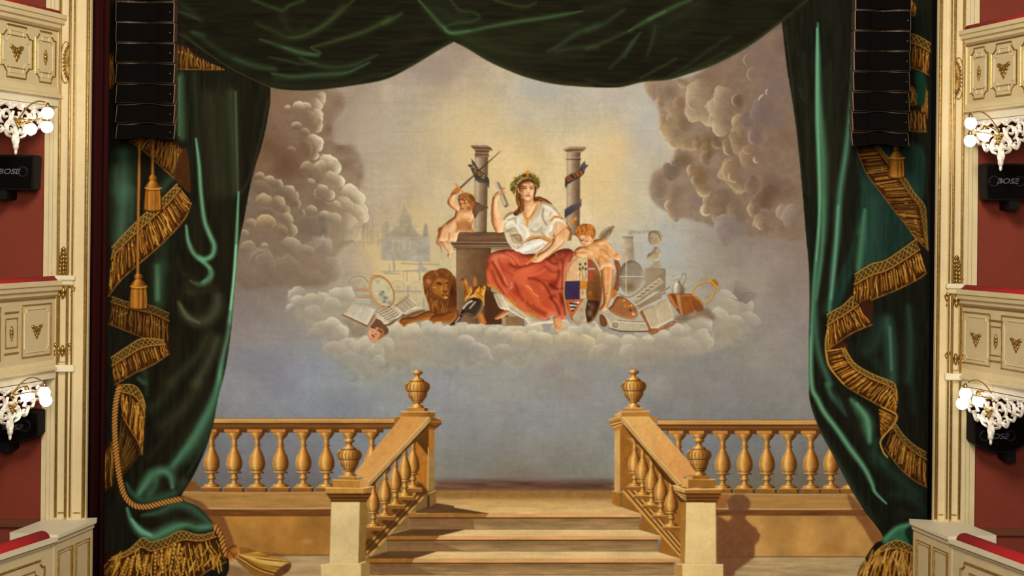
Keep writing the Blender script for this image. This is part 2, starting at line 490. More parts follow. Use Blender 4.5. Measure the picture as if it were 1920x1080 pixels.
NP = fbm(PH, PW, 13, 3, 9)
def _cool():
    k = np.clip((np.arange(PH) + PY0 - 560) / 120.0, 0, 1)[:, None]
    IM[..., 0] *= 1 + 0.02 * k; IM[..., 1] *= 1 + 0.06 * k; IM[..., 2] *= 1 + 0.07 * k
_cool()
def puff(cx, cy, r, hi, lo, ang=-50, a=1.0, sq=1.0, diss=0.55):
    """one cloud billow: crisp lit rim on the side ang (degrees), dissolving on the other"""
    cx -= PX0; cy -= PY0
    x0, x1 = int(max(0, cx - r - 2)), int(min(PW, cx + r + 3)); y0, y1 = int(max(0, cy - r - 2)), int(min(PH, cy + r + 3))
    if x1 <= x0 or y1 <= y0: return
    yy, xx = np.mgrid[y0:y1, x0:x1]
    u = (xx + 0.5 - cx) / r; v = (yy + 0.5 - cy) / (r * sq)
    d = np.hypot(u, v) * (1 + (NP[y0:y1, x0:x1] - 0.5) * 0.55)
    t = math.radians(ang)
    f = (u * math.cos(t) + v * math.sin(t))
    al = np.clip((1 - d) * r / 1.6, 0, 1) * np.clip((f + diss) / 0.9, 0, 1)
    k = np.clip((f + 0.35) / 1.15, 0, 1) * (0.72 + 0.28 * d ** 2)
    k = k + 0.22 * np.clip((f - 0.45) * 3, 0, 1) * np.clip((d - 0.72) * 5, 0, 1)
    k = np.clip(k + (NP[y0:y1, x0:x1] - 0.5) * 0.5 + (NH[y0:y1, x0:x1] - 0.5) * 0.2, 0, 1.12)[..., None]
    comp(x0, y0, (al * a).astype(np.float32), C(lo) * (1 - k) + C(hi) * k)

def rim(cx, cy, r, a0, a1, w, col, a=0.9):
    t = np.radians(np.linspace(a0, a1, 9))
    stroke(np.stack([cx + r * np.cos(t), cy + r * np.sin(t)], -1), (0.6, w, w, 0.6), col, a=a, smooth=False, soft=0.4)

P_CL = part('cloud_billows', 'brown and cream storm clouds painted beside the green drape with tassel ropes', None, False)
P_CR = part('cloud_billows', 'tan and mauve storm clouds painted under the swag', None, False)
P_CB = part('cloud_bank', 'pale grey cloud bank painted under the group of figures', None, False)

H4 = View(420, 160, 2.843)
m = fill(H4(245,15, 540,10, 640,60, 640,130, 580,200, 590,310, 700,330, 745,470, 720,560, 770,690, 720,800, 600,900, 560,1060, 300,1070, 70,1060, 90,760, 170,440, 220,200), (118, 92, 68), P_CL, soft=5, a=0.55)
for x, y, r, c, a in [(270,110,110,(126,96,72),.8),(230,330,150,(104,76,52),.85),(330,430,130,(100,70,48),.8),(600,100,60,(118,98,78),.7),(620,330,60,(112,86,64),.75),
                      (650,420,70,(118,94,70),.75),(720,480,32,(128,106,82),.9),(660,350,48,(122,96,72),.7),(560,230,40,(116,86,64),.8),(500,640,130,(112,94,74),.85),(440,760,130,(112,96,78),.85),
                      (260,800,140,(124,106,86),.7),(600,840,110,(146,130,106),.6),(360,960,150,(134,112,92),.6),(150,960,120,(132,116,98),.6)]:
    q = H4(x, y)[0]; blob(q[0], q[1], r / 2.843, r / 2.843 * 0.95, c, a=a, noisy=0.6, clip=m)
HIW, MID = (204, 190, 164), (140, 116, 90)
for x, y, r, hi, lo, ang in [
    (505,75,36,(186,168,140),MID,-10),(480,105,40,(184,166,138),MID,0),(400,118,34,(200,184,158),MID,-90),(435,120,30,(190,172,146),MID,-80),(340,122,20,(190,172,146),MID,-90),
    (478,170,46,(192,174,146),(134,108,82),-15),(490,215,36,(188,170,144),(126,98,72),20),(450,180,40,(150,128,100),(124,98,74),-30),
    (385,225,30,(176,156,130),(112,84,60),-90),(430,255,28,(166,146,120),(112,84,60),-60),(475,310,48,(204,188,160),(140,112,84),-40),(500,325,28,(210,196,168),(150,124,96),10),
    (480,375,26,(196,178,150),(130,104,78),20),(430,340,40,(140,114,88),(108,80,56),-20),(360,350,26,(150,126,104),(110,82,60),-80),
    (555,425,52,(206,194,164),(160,142,112),-60),(590,440,34,(208,196,166),(160,142,112),10),(510,435,34,(190,174,142),(150,130,100),-100),(440,440,34,(172,152,124),(126,102,78),-100),
    (470,470,50,(146,128,98),(120,100,76),-60),(610,515,34,(214,204,176),(150,132,104),-20),(570,500,40,(180,164,132),(140,122,94),-60),
    (525,560,32,(188,172,140),(132,114,90),-70),(560,585,30,(196,182,150),(140,122,96),0),(598,640,26,(200,186,156),(148,130,102),-60),(462,520,22,(190,172,140),(122,102,78),-70),
    (665,575,44,(206,192,160),(168,150,118),-70),(705,610,44,(206,194,162),(172,154,122),-30),(730,665,36,(204,192,162),(170,152,120),-10),(735,700,34,(206,196,170),(176,158,126),20),
    (690,690,62,(190,174,140),(164,146,114),-20),(640,640,50,(180,162,130),(156,138,108),-50),(640,760,70,(184,168,136),(160,144,116),0),(690,780,44,(186,170,138),(164,148,120),40),
    (190,490,30,(170,150,120),(122,100,76),-80),(238,512,34,(182,164,132),(124,104,80),-70),(285,530,30,(176,158,126),(124,104,80),-40),(345,562,32,(186,168,136),(122,102,78),-60),
    (372,592,28,(176,158,126),(120,100,76),-20),(380,630,30,(164,146,118),(116,98,76),-10),(190,560,56,(130,110,88),(110,92,72),-70),(320,610,60,(128,110,88),(110,92,72),-50),
    (212,622,44,(178,156,118),(126,104,78),-85),(290,632,40,(176,154,118),(126,104,78),-50),(320,665,30,(172,150,116),(122,100,76),0),(225,690,40,(134,112,86),(116,96,74),-80),
    (225,745,50,(184,160,116),(140,112,78),-85),(140,745,34,(168,146,112),(122,100,76),-60),(330,720,36,(178,158,124),(124,104,80),-40),(355,770,36,(182,162,128),(126,106,82),-10),
    (300,780,34,(150,128,98),(120,100,78),-60),(105,795,28,(172,152,122),(124,104,82),-80),(128,870,40,(168,148,118),(128,110,88),-90),(215,862,24,(174,156,126),(130,112,90),-80),
    (360,870,54,(166,150,124),(128,112,92),-70),(440,890,40,(158,142,118),(128,112,92),-70),(465,672,34,(180,162,130),(116,98,76),-70),(535,705,36,(184,166,134),(122,104,82),-70),
    (412,680,20,(170,150,120),(112,94,74),-20),(520,760,44,(138,122,102),(112,98,82),0),(580,720,40,(176,158,126),(140,124,100),-60),(520,870,60,(160,146,122),(136,122,104),-50),(560,980,70,(160,146,122),(140,126,108),-20),
    (330,990,80,(140,120,98),(130,112,96),-80),(190,950,80,(142,124,102),(128,112,96),-60)]:
    lo = tuple(v * 0.9 for v in lo); q = H4(x, y)[0]; puff(q[0], q[1], r / 2.6, hi, lo, ang, a=0.95)
for x0, y0, x1, y1, c in [(425,850,480,800,(160,146,130)),(440,860,505,795,(160,146,130)),(455,870,525,790,(162,148,132)),(470,880,535,785,(168,152,136))]:
    a, b = H4(x0, y0)[0], H4(x1, y1)[0]; stroke([a, (a + b) / 2 + (4, 4), b], (0.8, 1.6, 0.8), c, a=0.8)
for x, y, r, a0, a1 in [(500,570,18,120,260),(512,575,30,90,230),(560,590,40,20,140),(195,940,60,170,300),(210,940,40,170,290),(225,740,52,185,355),(290,775,38,190,330)]:
    q = H4(x, y)[0]; rim(q[0], q[1], r / 2.843, a0, a1, 1.6, (170, 152, 124), 0.55)

# right hand clouds
H5 = View(1160, 60, 2.8425)
m = fill(H5(140,265, 330,250, 500,190, 700,75, 870,-10, 905,240, 960,650, 1000,1080, 800,1090, 640,1080, 420,1010, 260,960, 170,880, 180,760, 270,700, 300,620, 230,540, 215,420), (128, 104, 82), P_CR, soft=3, a=0.75)
for x, y, r, c, a in [(780,130,170,(116,96,86),.8),(880,60,90,(104,84,74),.8),(840,300,150,(114,96,90),.75),(820,450,130,(112,94,88),.8),(900,560,110,(118,90,70),.7),(840,840,130,(104,78,62),.85),
                      (470,240,90,(118,94,68),.7),(270,320,80,(116,92,66),.8),(640,370,60,(110,86,62),.85),(480,590,110,(104,80,56),.85),(350,680,90,(108,82,58),.85),(300,740,60,(110,92,80),.85),
                      (450,760,90,(122,94,62),.7),(560,900,120,(118,98,78),.7),(330,850,90,(126,106,88),.8),(430,900,70,(118,104,98),.7),(340,950,60,(142,112,84),.6),(900,960,100,(138,122,106),.7),(620,1040,120,(128,114,102),.8)]:
    q = H5(x, y)[0]; blob(q[0], q[1], r / 2.8425, r / 2.8425 * 0.9, c, a=a, noisy=0.6, clip=m)
TA, TB = (160, 138, 106), (132, 108, 80)
for x, y, r, hi, lo, ang in [
    (180,310,36,(150,130,100),(132,112,84),180),(225,370,30,(166,142,108),(118,94,68),170),(245,470,36,(172,146,112),(128,102,74),175),(260,530,40,(176,150,116),(130,104,76),150),
    (300,590,34,(182,158,122),(126,100,72),130),(340,440,84,(148,124,92),(130,106,78),160),(300,520,60,(152,128,96),(132,108,80),150),(350,560,60,(154,130,96),(132,108,80),100),(385,590,40,(158,134,98),(126,102,74),80),
    (330,380,40,(146,120,88),(118,94,68),190),(370,470,60,(124,102,78),(120,98,74),200),
    (345,270,30,(158,136,106),(120,96,70),120),(440,340,84,(164,144,112),(144,122,92),170),(420,420,60,(164,144,112),(142,120,92),140),(490,450,56,(166,146,114),(142,120,92),110),(540,400,70,(162,142,112),(140,118,90),180),
    (545,500,50,(170,150,118),(146,124,94),150),(560,350,60,(158,138,110),(138,116,92),200),(640,370,40,(118,94,70),(104,82,60),180),(650,480,50,(164,142,106),(134,110,80),180),(640,520,40,(156,134,100),(130,106,78),150),
    (690,470,40,(112,94,86),(112,94,86),180),(770,420,66,(120,102,96),(112,94,88),190),(740,550,50,(122,102,94),(112,92,84),180),
    (425,590,30,(148,124,92),(112,88,62),160),(480,620,44,(136,110,80),(108,84,58),170),(525,590,34,(134,110,82),(102,78,56),140),(590,610,40,(150,126,92),(112,88,62),180),(620,560,30,(152,128,94),(120,96,70),170),
    (660,600,60,(146,122,90),(122,98,72),160),(470,670,40,(148,124,92),(108,84,58),190),(310,690,22,(166,144,112),(112,88,64),180),(395,740,32,(160,138,106),(112,88,60),180),(440,760,50,(132,104,70),(118,92,62),170),
    (410,790,26,(170,148,114),(120,94,66),170),(455,835,44,(166,142,106),(126,100,70),120),(620,745,80,(156,132,98),(126,102,74),175),(640,800,50,(158,134,100),(124,100,72),120),(700,660,60,(148,124,92),(126,102,76),180),
    (230,820,56,(132,112,92),(122,104,90),180),(290,740,50,(116,98,84),(112,94,80),190),(270,925,28,(168,148,120),(128,106,86),180),(310,870,50,(136,112,86),(126,106,86),190),(300,960,40,(152,124,92),(132,110,90),150),
    (480,895,34,(166,144,110),(124,100,74),190),(470,945,32,(184,166,136),(132,108,82),180),(530,985,34,(162,140,108),(126,102,78),140),(560,920,70,(128,106,84),(116,96,76),180),(640,960,60,(136,112,84),(118,96,74),160),
    (720,820,44,(130,110,96),(106,82,64),180),(730,940,44,(160,136,104),(106,80,62),170),(770,1010,50,(158,136,106),(116,94,76),170),(800,880,60,(112,84,62),(100,74,56),190),(880,960,44,(156,138,116),(128,110,94),190),(930,980,60,(146,130,112),(128,112,96),200),
    (590,1050,80,(140,126,116),(126,112,104),200)]:
    hi = tuple(v * 1.06 for v in hi); lo = tuple(v * 0.93 for v in lo); q = H5(x, y)[0]; puff(q[0], q[1], r / 2.6, hi, lo, ang, a=0.9, diss=0.7)
for x, y, r, a0, a1, w, c in [(700,150,34,120,250,2.2,(158,138,116)),(725,225,40,110,260,2.4,(154,134,112)),(640,365,36,110,260,2.4,(168,146,118)),(800,320,16,120,260,2.6,(186,168,142)),(790,375,46,190,250,3.2,(190,172,146)),
    (735,560,42,110,230,2.6,(158,140,124)),(590,625,30,90,220,3.0,(188,164,124)),(735,680,16,60,240,4.0,(196,172,130)),(615,740,62,110,260,2.6,(178,152,112)),(615,770,30,60,220,4.0,(182,158,118)),(640,820,40,20,150,2.4,(176,150,112)),
    (395,735,30,120,250,3.0,(180,156,120)),(455,840,38,40,170,3.0,(186,160,122)),(465,950,28,30,260,5.0,(190,174,146)),(275,925,28,110,270,4.0,(184,164,134)),(290,970,26,60,200,2.4,(176,152,116)),(300,585,34,70,190,2.6,(196,172,134)),
    (255,530,40,90,200,2.2,(190,162,124)),(228,470,34,110,230,2.2,(184,158,122)),(222,375,28,120,240,1.8,(178,152,116)),(520,470,40,150,250,2.4,(172,158,130)),(545,510,44,90,200,3.0,(178,158,124)),(440,350,80,120,200,2.0,(176,156,122)),
    (730,950,40,110,230,3.0,(172,146,112)),(770,1020,36,100,200,2.4,(180,156,120)),(690,620,30,60,200,2.2,(170,144,104)),(300,690,24,120,240,3.0,(182,158,124)),(530,590,30,50,150,2.4,(156,132,100))]:
    q = H5(x, y)[0]; rim(q[0], q[1], r / 2.8425, a0, a1, w, c, 0.85)
for y in range(10):
    q = H5(500 + y * 6, 870 - y * 8)[0]; stroke([q, q + (5, -6)], 1.0, (150, 126, 94), a=0.4)

# cloud bank that carries the figures
H6 = View(400, 500, 3.4286)
H7 = View(960, 500, 3.2)
bank = np.vstack([PXV(540,566, 566,545, 612,548, 640,548, 690,540, 740,600, 830,612, 900,610, 1000,618, 1100,615, 1230,630, 1300,590, 1350,545, 1396,560, 1412,590, 1390,640, 1330,660, 1250,672, 1190,690, 1120,678, 1040,672, 990,690, 930,682, 880,690, 800,690, 740,700, 680,712, 630,676, 600,640, 566,610)])
m = fill(bank, (150, 144, 128), P_CB, soft=7, a=0.75)
for x, y, r, a in [(620,580,50,.6),(760,640,70,.7),(900,640,60,.6),(1050,650,70,.6),(1180,650,70,.6),(1300,640,60,.6),(1360,580,46,.6)]:
    blob(x, y, r * 1.4, r * 0.8, (160, 152, 134), a=a, noisy=0.6, clip=m)
for x, y, r, hi, lo, ang in [
    (540,190,56,(166,158,140),(138,128,114),-120),(545,235,50,(170,164,146),(140,130,116),-100),(500,270,34,(172,168,152),(134,124,112),-120),(640,230,60,(168,160,142),(142,132,118),-90),(700,215,50,(170,164,146),(146,138,122),-60),
    (800,195,56,(174,170,152),(152,144,128),-90),(860,190,50,(176,172,154),(158,150,132),-60),(760,260,60,(164,156,138),(146,138,122),-80),(640,310,60,(156,148,132),(140,130,118),-90),
    (760,390,60,(178,172,154),(150,142,126),-80),(820,430,50,(180,174,156),(150,142,126),-50),(700,410,60,(160,152,136),(142,134,120),-100),(650,450,50,(150,142,128),(134,128,120),-90),
    (860,520,60,(170,162,144),(150,142,128),-60),(900,500,46,(180,176,158),(158,150,132),-50),(960,520,70,(176,170,152),(154,146,130),-90),(1040,560,60,(172,166,148),(150,142,126),-70),(1100,520,60,(172,166,146),(150,142,126),-80),
    (780,560,80,(158,150,136),(142,136,126),-90),(880,620,70,(150,146,136),(136,132,128),-80),(1060,620,46,(160,156,144),(138,134,128),-70),(900,690,40,(142,140,134),(130,130,132),-60),(990,690,34,(144,142,136),(130,130,130),-60),
    (1180,440,80,(180,174,152),(158,150,132),-90),(1280,430,60,(182,176,156),(160,152,134),-90),(1380,410,40,(188,184,168),(156,150,136),-100),(1440,415,40,(188,184,168),(156,150,136),-90),(1500,430,50,(184,180,162),(156,148,132),-90),
    (1620,390,50,(192,188,172),(164,158,140),-80),(1680,400,44,(190,186,170),(164,158,140),-70),(1560,420,50,(182,176,158),(156,148,132),-80),(1780,390,50,(192,188,170),(164,156,138),-90),(1860,410,50,(190,184,164),(162,154,136),-80),
    (1620,500,60,(172,166,150),(148,140,128),-70),(1700,560,70,(166,162,148),(140,134,126),-60),(1760,590,34,(160,156,146),(136,130,126),-40),(1860,560,60,(160,154,140),(142,134,122),-90),(1250,560,80,(154,144,126),(144,134,118),-90),(1180,620,70,(150,140,122),(140,132,120),-80)]:
    hi = tuple(min(214, v + 14 + 0.25 * (v - 160)) for v in hi); q = H6(x, y)[0]; puff(q[0], q[1], r / 3.0, hi, lo, ang, a=0.9, diss=0.55)
for x, y, r, hi, lo, ang in [
    (20,410,60,(190,180,152),(164,152,128),-90),(130,400,60,(196,184,152),(166,154,128),-90),(60,460,60,(176,164,136),(154,142,120),-90),(180,440,50,(188,178,148),(162,150,126),-70),
    (300,380,60,(196,184,150),(168,156,128),-90),(400,370,50,(196,186,154),(168,156,130),-80),(480,400,60,(194,182,148),(166,154,128),-60),(330,450,70,(182,168,136),(160,148,122),-90),(440,470,60,(186,172,140),(160,148,124),-60),
    (560,460,60,(176,168,146),(152,142,124),-90),(540,520,60,(166,156,138),(146,136,120),-120),(720,480,60,(176,170,152),(150,142,128),-90),(700,520,50,(168,162,146),(146,138,124),-120),(800,440,70,(172,164,146),(150,140,124),-90),
    (880,430,60,(180,174,154),(154,144,128),-80),(1000,400,70,(176,170,152),(154,144,128),-90),(1090,340,50,(180,176,158),(152,142,126),-90),(1140,350,56,(180,176,158),(152,142,126),-60),(1050,500,80,(160,152,136),(144,136,122),-70),
    (1130,450,70,(170,162,146),(148,138,124),-40),(1240,310,60,(172,166,148),(150,140,124),-80),(1280,230,80,(162,156,140),(146,138,122),-60),(1390,240,60,(164,158,142),(146,138,122),-50),(1420,330,60,(158,150,134),(142,132,118),-60),
    (1340,340,50,(164,156,140),(146,136,122),-90),(1300,420,80,(148,140,124),(140,130,116),-80),(960,520,90,(150,142,128),(140,132,120),-90),(820,570,80,(146,138,124),(136,128,118),-90),(360,560,90,(148,140,126),(138,130,120),-90),
    (330,690,60,(150,144,130),(138,130,122),-90),(240,640,70,(142,134,124),(134,126,120),-90),(1180,120,60,(142,134,120),(138,128,114),-60),(1400,140,70,(118,108,102),(128,118,108),120)]:
    hi = tuple(min(214, v + 12 + 0.25 * (v - 160)) for v in hi); q = H7(x, y)[0]; puff(q[0], q[1], r / 2.9, hi, lo, ang, a=0.85, diss=0.55)
for V, x, y, r, a0, a1, w, c in [(H6,890,700,34,20,120,2.6,(118,112,106)),(H6,985,680,36,10,110,2.6,(120,114,108)),(H6,1080,600,50,20,110,2.4,(124,118,110)),(H6,840,420,40,-80,10,2.0,(190,184,166)),(H6,900,480,36,-70,20,2.0,(190,186,168)),
    (H7,1110,430,100,-70,40,1.6,(184,176,158)),(H7,1350,150,50,20,140,2.4,(112,102,98)),(H7,1420,195,40,200,330,2.6,(112,102,98)),(H7,1250,290,50,180,260,2.0,(184,180,162)),(H7,720,490,60,150,260,1.6,(180,174,156)),(H7,550,520,40,150,260,1.6,(176,166,146))]:
    q = V(x, y)[0]; rim(q[0], q[1], r / V.k, a0, a1, w, c, 0.6)
blob(500, 690, 110, 70, (124, 126, 140), a=0.45, noisy=0.7); blob(640, 745, 120, 50, (126, 130, 140), a=0.4, noisy=0.7); blob(1060, 720, 120, 50, (136, 128, 118), a=0.4, noisy=0.7)
blob(690, 700, 50, 26, (150, 146, 134), a=0.5, noisy=0.8); blob(865, 660, 60, 30, (128, 128, 134), a=0.4, noisy=0.8)

# horizon, terrace floor behind the steps
fill([(815, 900), (1152, 900), (1152, 926), (815, 924)], (104, 68, 50), soft=5, a=0.85, smooth=False, nz=NH, mott=0.2)
stroke([(815, 914), (900, 918), (1000, 912), (1150, 918)], 5, (96, 58, 42), a=0.5, soft=0.9)
stroke([(940, 893), (985, 890), (1010, 896)], 3, (150, 126, 98), a=0.5, soft=0.9)

for x, y, rx, ry, c, a in [(740,500,70,60,(210,184,128),.55),(700,470,40,40,(204,176,120),.5),(790,520,40,50,(208,186,134),.5)]: blob(x, y, rx, ry, c, a=a, noisy=0.9)
# far city, ships and telegraph painted in faint grey
P_CITY = part('city_view', 'faint grey domed palace, ships and gun carriage painted in the haze', None)
GB, GC, GL = (158, 148, 124), (148, 142, 128), (204, 182, 128)
F = View(620, 480, 6.354)
m = fill(H4(835,870, 840,740, 868,720, 880,740, 885,790, 925,760, 935,700, 960,645, 1000,700, 1005,760, 1028,790, 1060,800, 1072,735, 1085,740, 1092,830, 1100,940, 840,930), (150, 140, 122), P_CITY, smooth=False, a=0.6, soft=1)
fill(H4(888,800, 905,765, 930,752, 1000,752, 1020,770, 1030,805), (146, 138, 118), P_CITY, a=0.75)
fill(H4(935,752, 938,712, 950,690, 962,668, 980,690, 995,712, 998,752), (150, 140, 116), P_CITY, smooth=False, a=0.7)
stroke(H4(963,670, 963,640), 1.2, (150, 120, 90), a=0.8)
fill(H4(840,820, 1098,815, 1098,930, 840,930), (148, 146, 138), P_CITY, smooth=False, a=0.6)
for x in (900, 930, 960, 990): stroke(H4(x,830, x,880), 3, (186,168,122), a=0.5)
for y in (752, 808, 818): stroke(H4(890,y, 1040,y), 1.2, (138, 130, 112), a=0.6)
fill(H4(1060,810, 1064,760, 1075,735, 1086,760, 1088,810), (142, 136, 122), P_CITY, smooth=False, a=0.7)
fill(H4(858,810, 862,750, 870,722, 878,750, 882,810), (146, 138, 122), P_CITY, smooth=False, a=0.6)
for x, y0, y1 in [(765,730,840),(795,690,840),(820,780,860),(745,790,870),(780,760,850)]: stroke(H4(x,y0, x,y1), 1.1, (146, 126, 92), a=0.7)
for x, y, l in [(795,750,30),(795,800,40),(765,790,26),(820,830,24),(780,840,60),(745,850,30)]: stroke(H4(x-l,y, x+l,y+2), 0.9, (150, 130, 96), a=0.6)
for x0,y0,x1,y1,w in [(850,90,1290,100,2.0),(600,185,880,180,1.4),(880,180,1160,165,2.4),(700,100,700,180,1.6),(870,190,870,260,1.6),(910,170,910,290,1.8),(1060,165,1060,290,3.0),(750,30,760,170,5),(640,205,820,210,2.5),
    (720,415,1070,420,3.0),(920,360,920,480,4.0),(1110,500,1110,610,2.5)]:
    stroke(F(x0,y0, x1,y1), w, (140, 138, 130), a=0.75, pid=P_CITY)
fill(F(1040,170, 1050,60, 1080,50, 1100,110, 1150,160, 1160,190, 1000,190), (156,150,138), P_CITY, smooth=False, a=0.7)
fill(F(970,0, 1130,0, 1130,60, 970,60), (160,156,144), P_CITY, smooth=False, a=0.7)
for x, y, r in [(800,370,80),(1020,380,75)]:
    t = np.linspace(0, 2*PI, 30); c = F(x, y)[0]
    stroke(np.stack([c[0]+r/6.354*np.cos(t), c[1]+r/6.354*0.95*np.sin(t)], -1), 2.2, (158,152,136), a=0.7, smooth=False)
    for k in range(10): stroke([c, c + np.array([math.cos(k*0.628), math.sin(k*0.628)])*r/6.354], 1.0, (160,152,134), a=0.6)
for x, y in [(855,85),(1280,100)]: q = F(x,y)[0]; blob(q[0],q[1],3,3,(148,142,128),0.8)
# ------------------------------------------------------------------ painted figures
A = View(800, 250, 5.4); B = View(960, 250, 5.4); Cv = View(780, 430, 5.4); D = View(920, 430, 5.4)
E = View(1040, 400, 4.695); G = View(1120, 410, 4.696)
GREY = [(0, (148, 130, 104)), (0.22, (172, 154, 126)), (0.5, (134, 114, 90)), (0.8, (102, 82, 62)), (1, (92, 72, 54))]
FH, FM, FL, FD = (232, 194, 150), (208, 160, 112), (160, 104, 60), (112, 66, 34)

def flesh(p, col, pid, **k):
    m = fill(p, col, pid, **k)
    puffshade(m, 5, (240, 204, 160) if col[0] > 190 else None, (118, 68, 36), 0.9, (-0.75, -0.6))
    puffshade(m, 2, None, (96, 54, 28), 0.55, (-0.75, -0.6))
    return m

def lathev(V, rows, **k):
    return lathe([(V.o[0] + x / V.k, V.o[1] + y / V.k, r / V.k) for x, y, r in rows], **k)

# --- columns and ribbons
P_COL1 = part('column', 'grey stone column painted behind the cherub with a raised sword')
lathev(A, [(553,240,68),(545,1002,64)], pid=P_COL1, stops=GREY)
fill(A(440,126, 470,119, 600,121, 640,138, 674,168, 632,178, 625,205, 632,240, 488,245, 488,215, 496,182, 465,150), (112, 88, 64), P_COL1, smooth=False)
for y0, x0, x1, c in [(124,445,610,(164,144,114)),(142,465,650,(70,50,36)),(160,480,660,(128,104,78)),(182,495,632,(66,46,32)),(196,492,630,(142,120,94)),(218,490,630,(74,54,38)),(232,490,630,(138,116,90))]:
    stroke(A(x0,y0, x1,y0+ (10 if y0 < 170 else 2)), 1.6, c, a=0.8)
P_RIB1 = part('ribbon', 'dark ribbon lettered PLUS', P_COL1)
fill(A(450,253, 485,295, 530,365, 590,415, 628,455, 636,490, 630,555, 600,510, 520,495, 485,450, 455,380, 440,345, 412,326, 440,312, 462,322), (64, 58, 56), P_RIB1, smooth=False)
stroke(A(490,470, 560,490, 630,520), 3.0, (92, 78, 66), a=0.7)
def letters(V, txt, p0, p1, h, col, w=1.2):
    gl = {'P': [[(0,1),(0,0),(.7,.05),(.7,.45),(0,.5)]], 'L': [[(0,0),(0,1),(.7,1)]], 'U': [[(0,0),(0,.8),(.35,1),(.7,.8),(.7,0)]], 'S': [[(.7,.1),(.2,0),(0,.25),(.7,.7),(.5,1),(0,.9)]],
          'T': [[(0,0),(.8,0)],[(.4,0),(.4,1)]], 'R': [[(0,1),(0,0),(.6,.1),(.6,.4),(0,.5),(.7,1)]], 'A': [[(0,1),(.35,0),(.7,1)],[(.1,.65),(.6,.65)]]}
    p0, p1 = np.array(p0, float), np.array(p1, float); d = (p1 - p0) / len(txt); u = d / np.hypot(*d); n = np.array([-u[1], u[0]])
    for i, ch in enumerate(txt):
        for s in gl[ch]:
            stroke(V(*[c for x, y in s for c in (p0 + d * i + u * x * np.hypot(*d) * 0.8 + n * (y - 0.5) * h)]), w, col, a=0.95, smooth=False)
letters(A, 'PLUS', (462, 338), (598, 462), 34, (196, 146, 50))
P_COL2 = part('column', 'grey stone column painted to the other side of the seated woman')
lathev(B, [(625,190,70),(620,245,68),(622,250,76),(620,268,76),(622,272,68),(618,940,68),(618,1030,68)], pid=P_COL2, stops=GREY)
fill(B(513,162, 600,134, 750,138, 748,158, 700,192, 560,192, 540,180), (120, 98, 74), P_COL2, smooth=False)
for pts, c in [((520,166, 600,146, 745,150),(176,156,126)),((545,178, 620,166, 720,170),(72,52,38)),((560,190, 700,186),(150,130,104)),((556,262, 692,258),(60,42,30)),((556,250, 692,246),(164,144,116))]:
    stroke(B(*pts), 1.5, c, a=0.8, smooth=False)
P_RIB2 = part('ribbon', 'dark ribbon lettered ULTRA', P_COL2)
fill(B(538,448, 600,408, 680,380, 700,320, 740,276, 742,318, 775,320, 742,360, 728,410, 690,446, 610,488, 560,520, 546,562, 536,530), (62, 52, 50), P_RIB2, smooth=False)
fill(B(693,330, 740,278, 742,318, 772,320, 742,358, 725,395), (78, 72, 84), P_RIB2, smooth=False)
letters(B, 'ULTRA', (560, 466), (722, 388), 44, (176, 92, 34), 1.5)
fill(B(532,772, 600,728, 690,700, 692,660, 703,668, 700,740, 620,800, 545,850, 540,880, 532,840), (84, 74, 82), P_RIB2, smooth=False, col2=(62, 52, 58))

# --- pedestal
P_PED = part('pedestal', 'brown stone pedestal painted beside the seated woman')
fill(Cv(405,185, 760,185, 760,960, 405,960), (128, 102, 74), P_PED, smooth=False, col2=(92, 64, 42), grad=((855, 0), (915, 0)))
fill(Cv(405,32, 905,32, 950,135, 405,135), (104, 76, 54), P_PED, smooth=False, nz=NH, mott=0.1)
fill(Cv(345,130, 960,130, 970,185, 385,185), (92, 68, 48), P_PED, smooth=False)
for y, c in [(131,(164,140,112)),(145,(70,48,34)),(160,(150,126,98)),(176,(134,110,84)),(190,(70,48,32)),(206,(96,70,48))]:
    stroke(Cv(380,y, 960,y+4), 1.6, c, a=0.8)
stroke(Cv(405,30, 900,32), 1.4, (70,46,32), a=0.8)
fill(Cv(690,610, 800,640, 870,790, 1000,960, 700,965), (78, 48, 30), P_PED, smooth=False)
blob(920, 570, 22, 40, (70, 42, 26), a=0.6)

# --- cherub with the sword
P_CH1 = part('cherub', 'naked cherub raising a sword, painted on the brown pedestal')
P_WG1 = part('wing', None, P_CH1)
fill(A(470,700, 520,700, 560,725, 625,748, 575,780, 530,800, 490,862, 462,815), (98, 68, 48), P_WG1)
for i in range(5): stroke(A(490,720+i*22, 560-i*12,745+i*22), 1.2, (132,104,82), a=0.7)
fill(Cv(228,20, 205,110, 200,150, 240,175, 262,246, 258,170, 240,100, 250,30), (168, 116, 92), P_CH1)
leg = flesh(Cv(240,-20, 430,-30, 440,20, 415,60, 340,125, 330,140, 372,205, 350,255, 355,285, 328,296, 318,255, 330,235, 285,185, 245,125, 232,70), (200, 152, 110), P_CH1)
stroke(Cv(330,60, 320,110, 330,140), 10, (128, 74, 40), a=0.7, soft=0.8, clip=leg)
blob(Cv(270,40)[0][0], Cv(270,40)[0][1], 7, 12, (232, 196, 158), a=0.8, clip=leg); stroke(Cv(290,150, 330,210, 340,240), 4, (226,182,138), a=0.7, soft=0.7, clip=leg)
body = flesh(A(300,770, 350,760, 420,775, 470,815, 476,880, 460,940, 500,995, 430,1000, 330,1000, 305,1080, 290,1090, 215,1085, 170,1090, 112,1080, 130,1000, 150,950, 215,890, 280,840), (206, 158, 112), P_CH1)
stroke(A(475,880, 440,960, 480,995), 12, (140, 84, 46), a=0.8, soft=0.7, clip=body)
fill(A(300,890, 370,880, 440,900, 450,980, 380,1005, 320,985), (132, 78, 42), P_CH1, a=0.6, soft=3, clip=body)
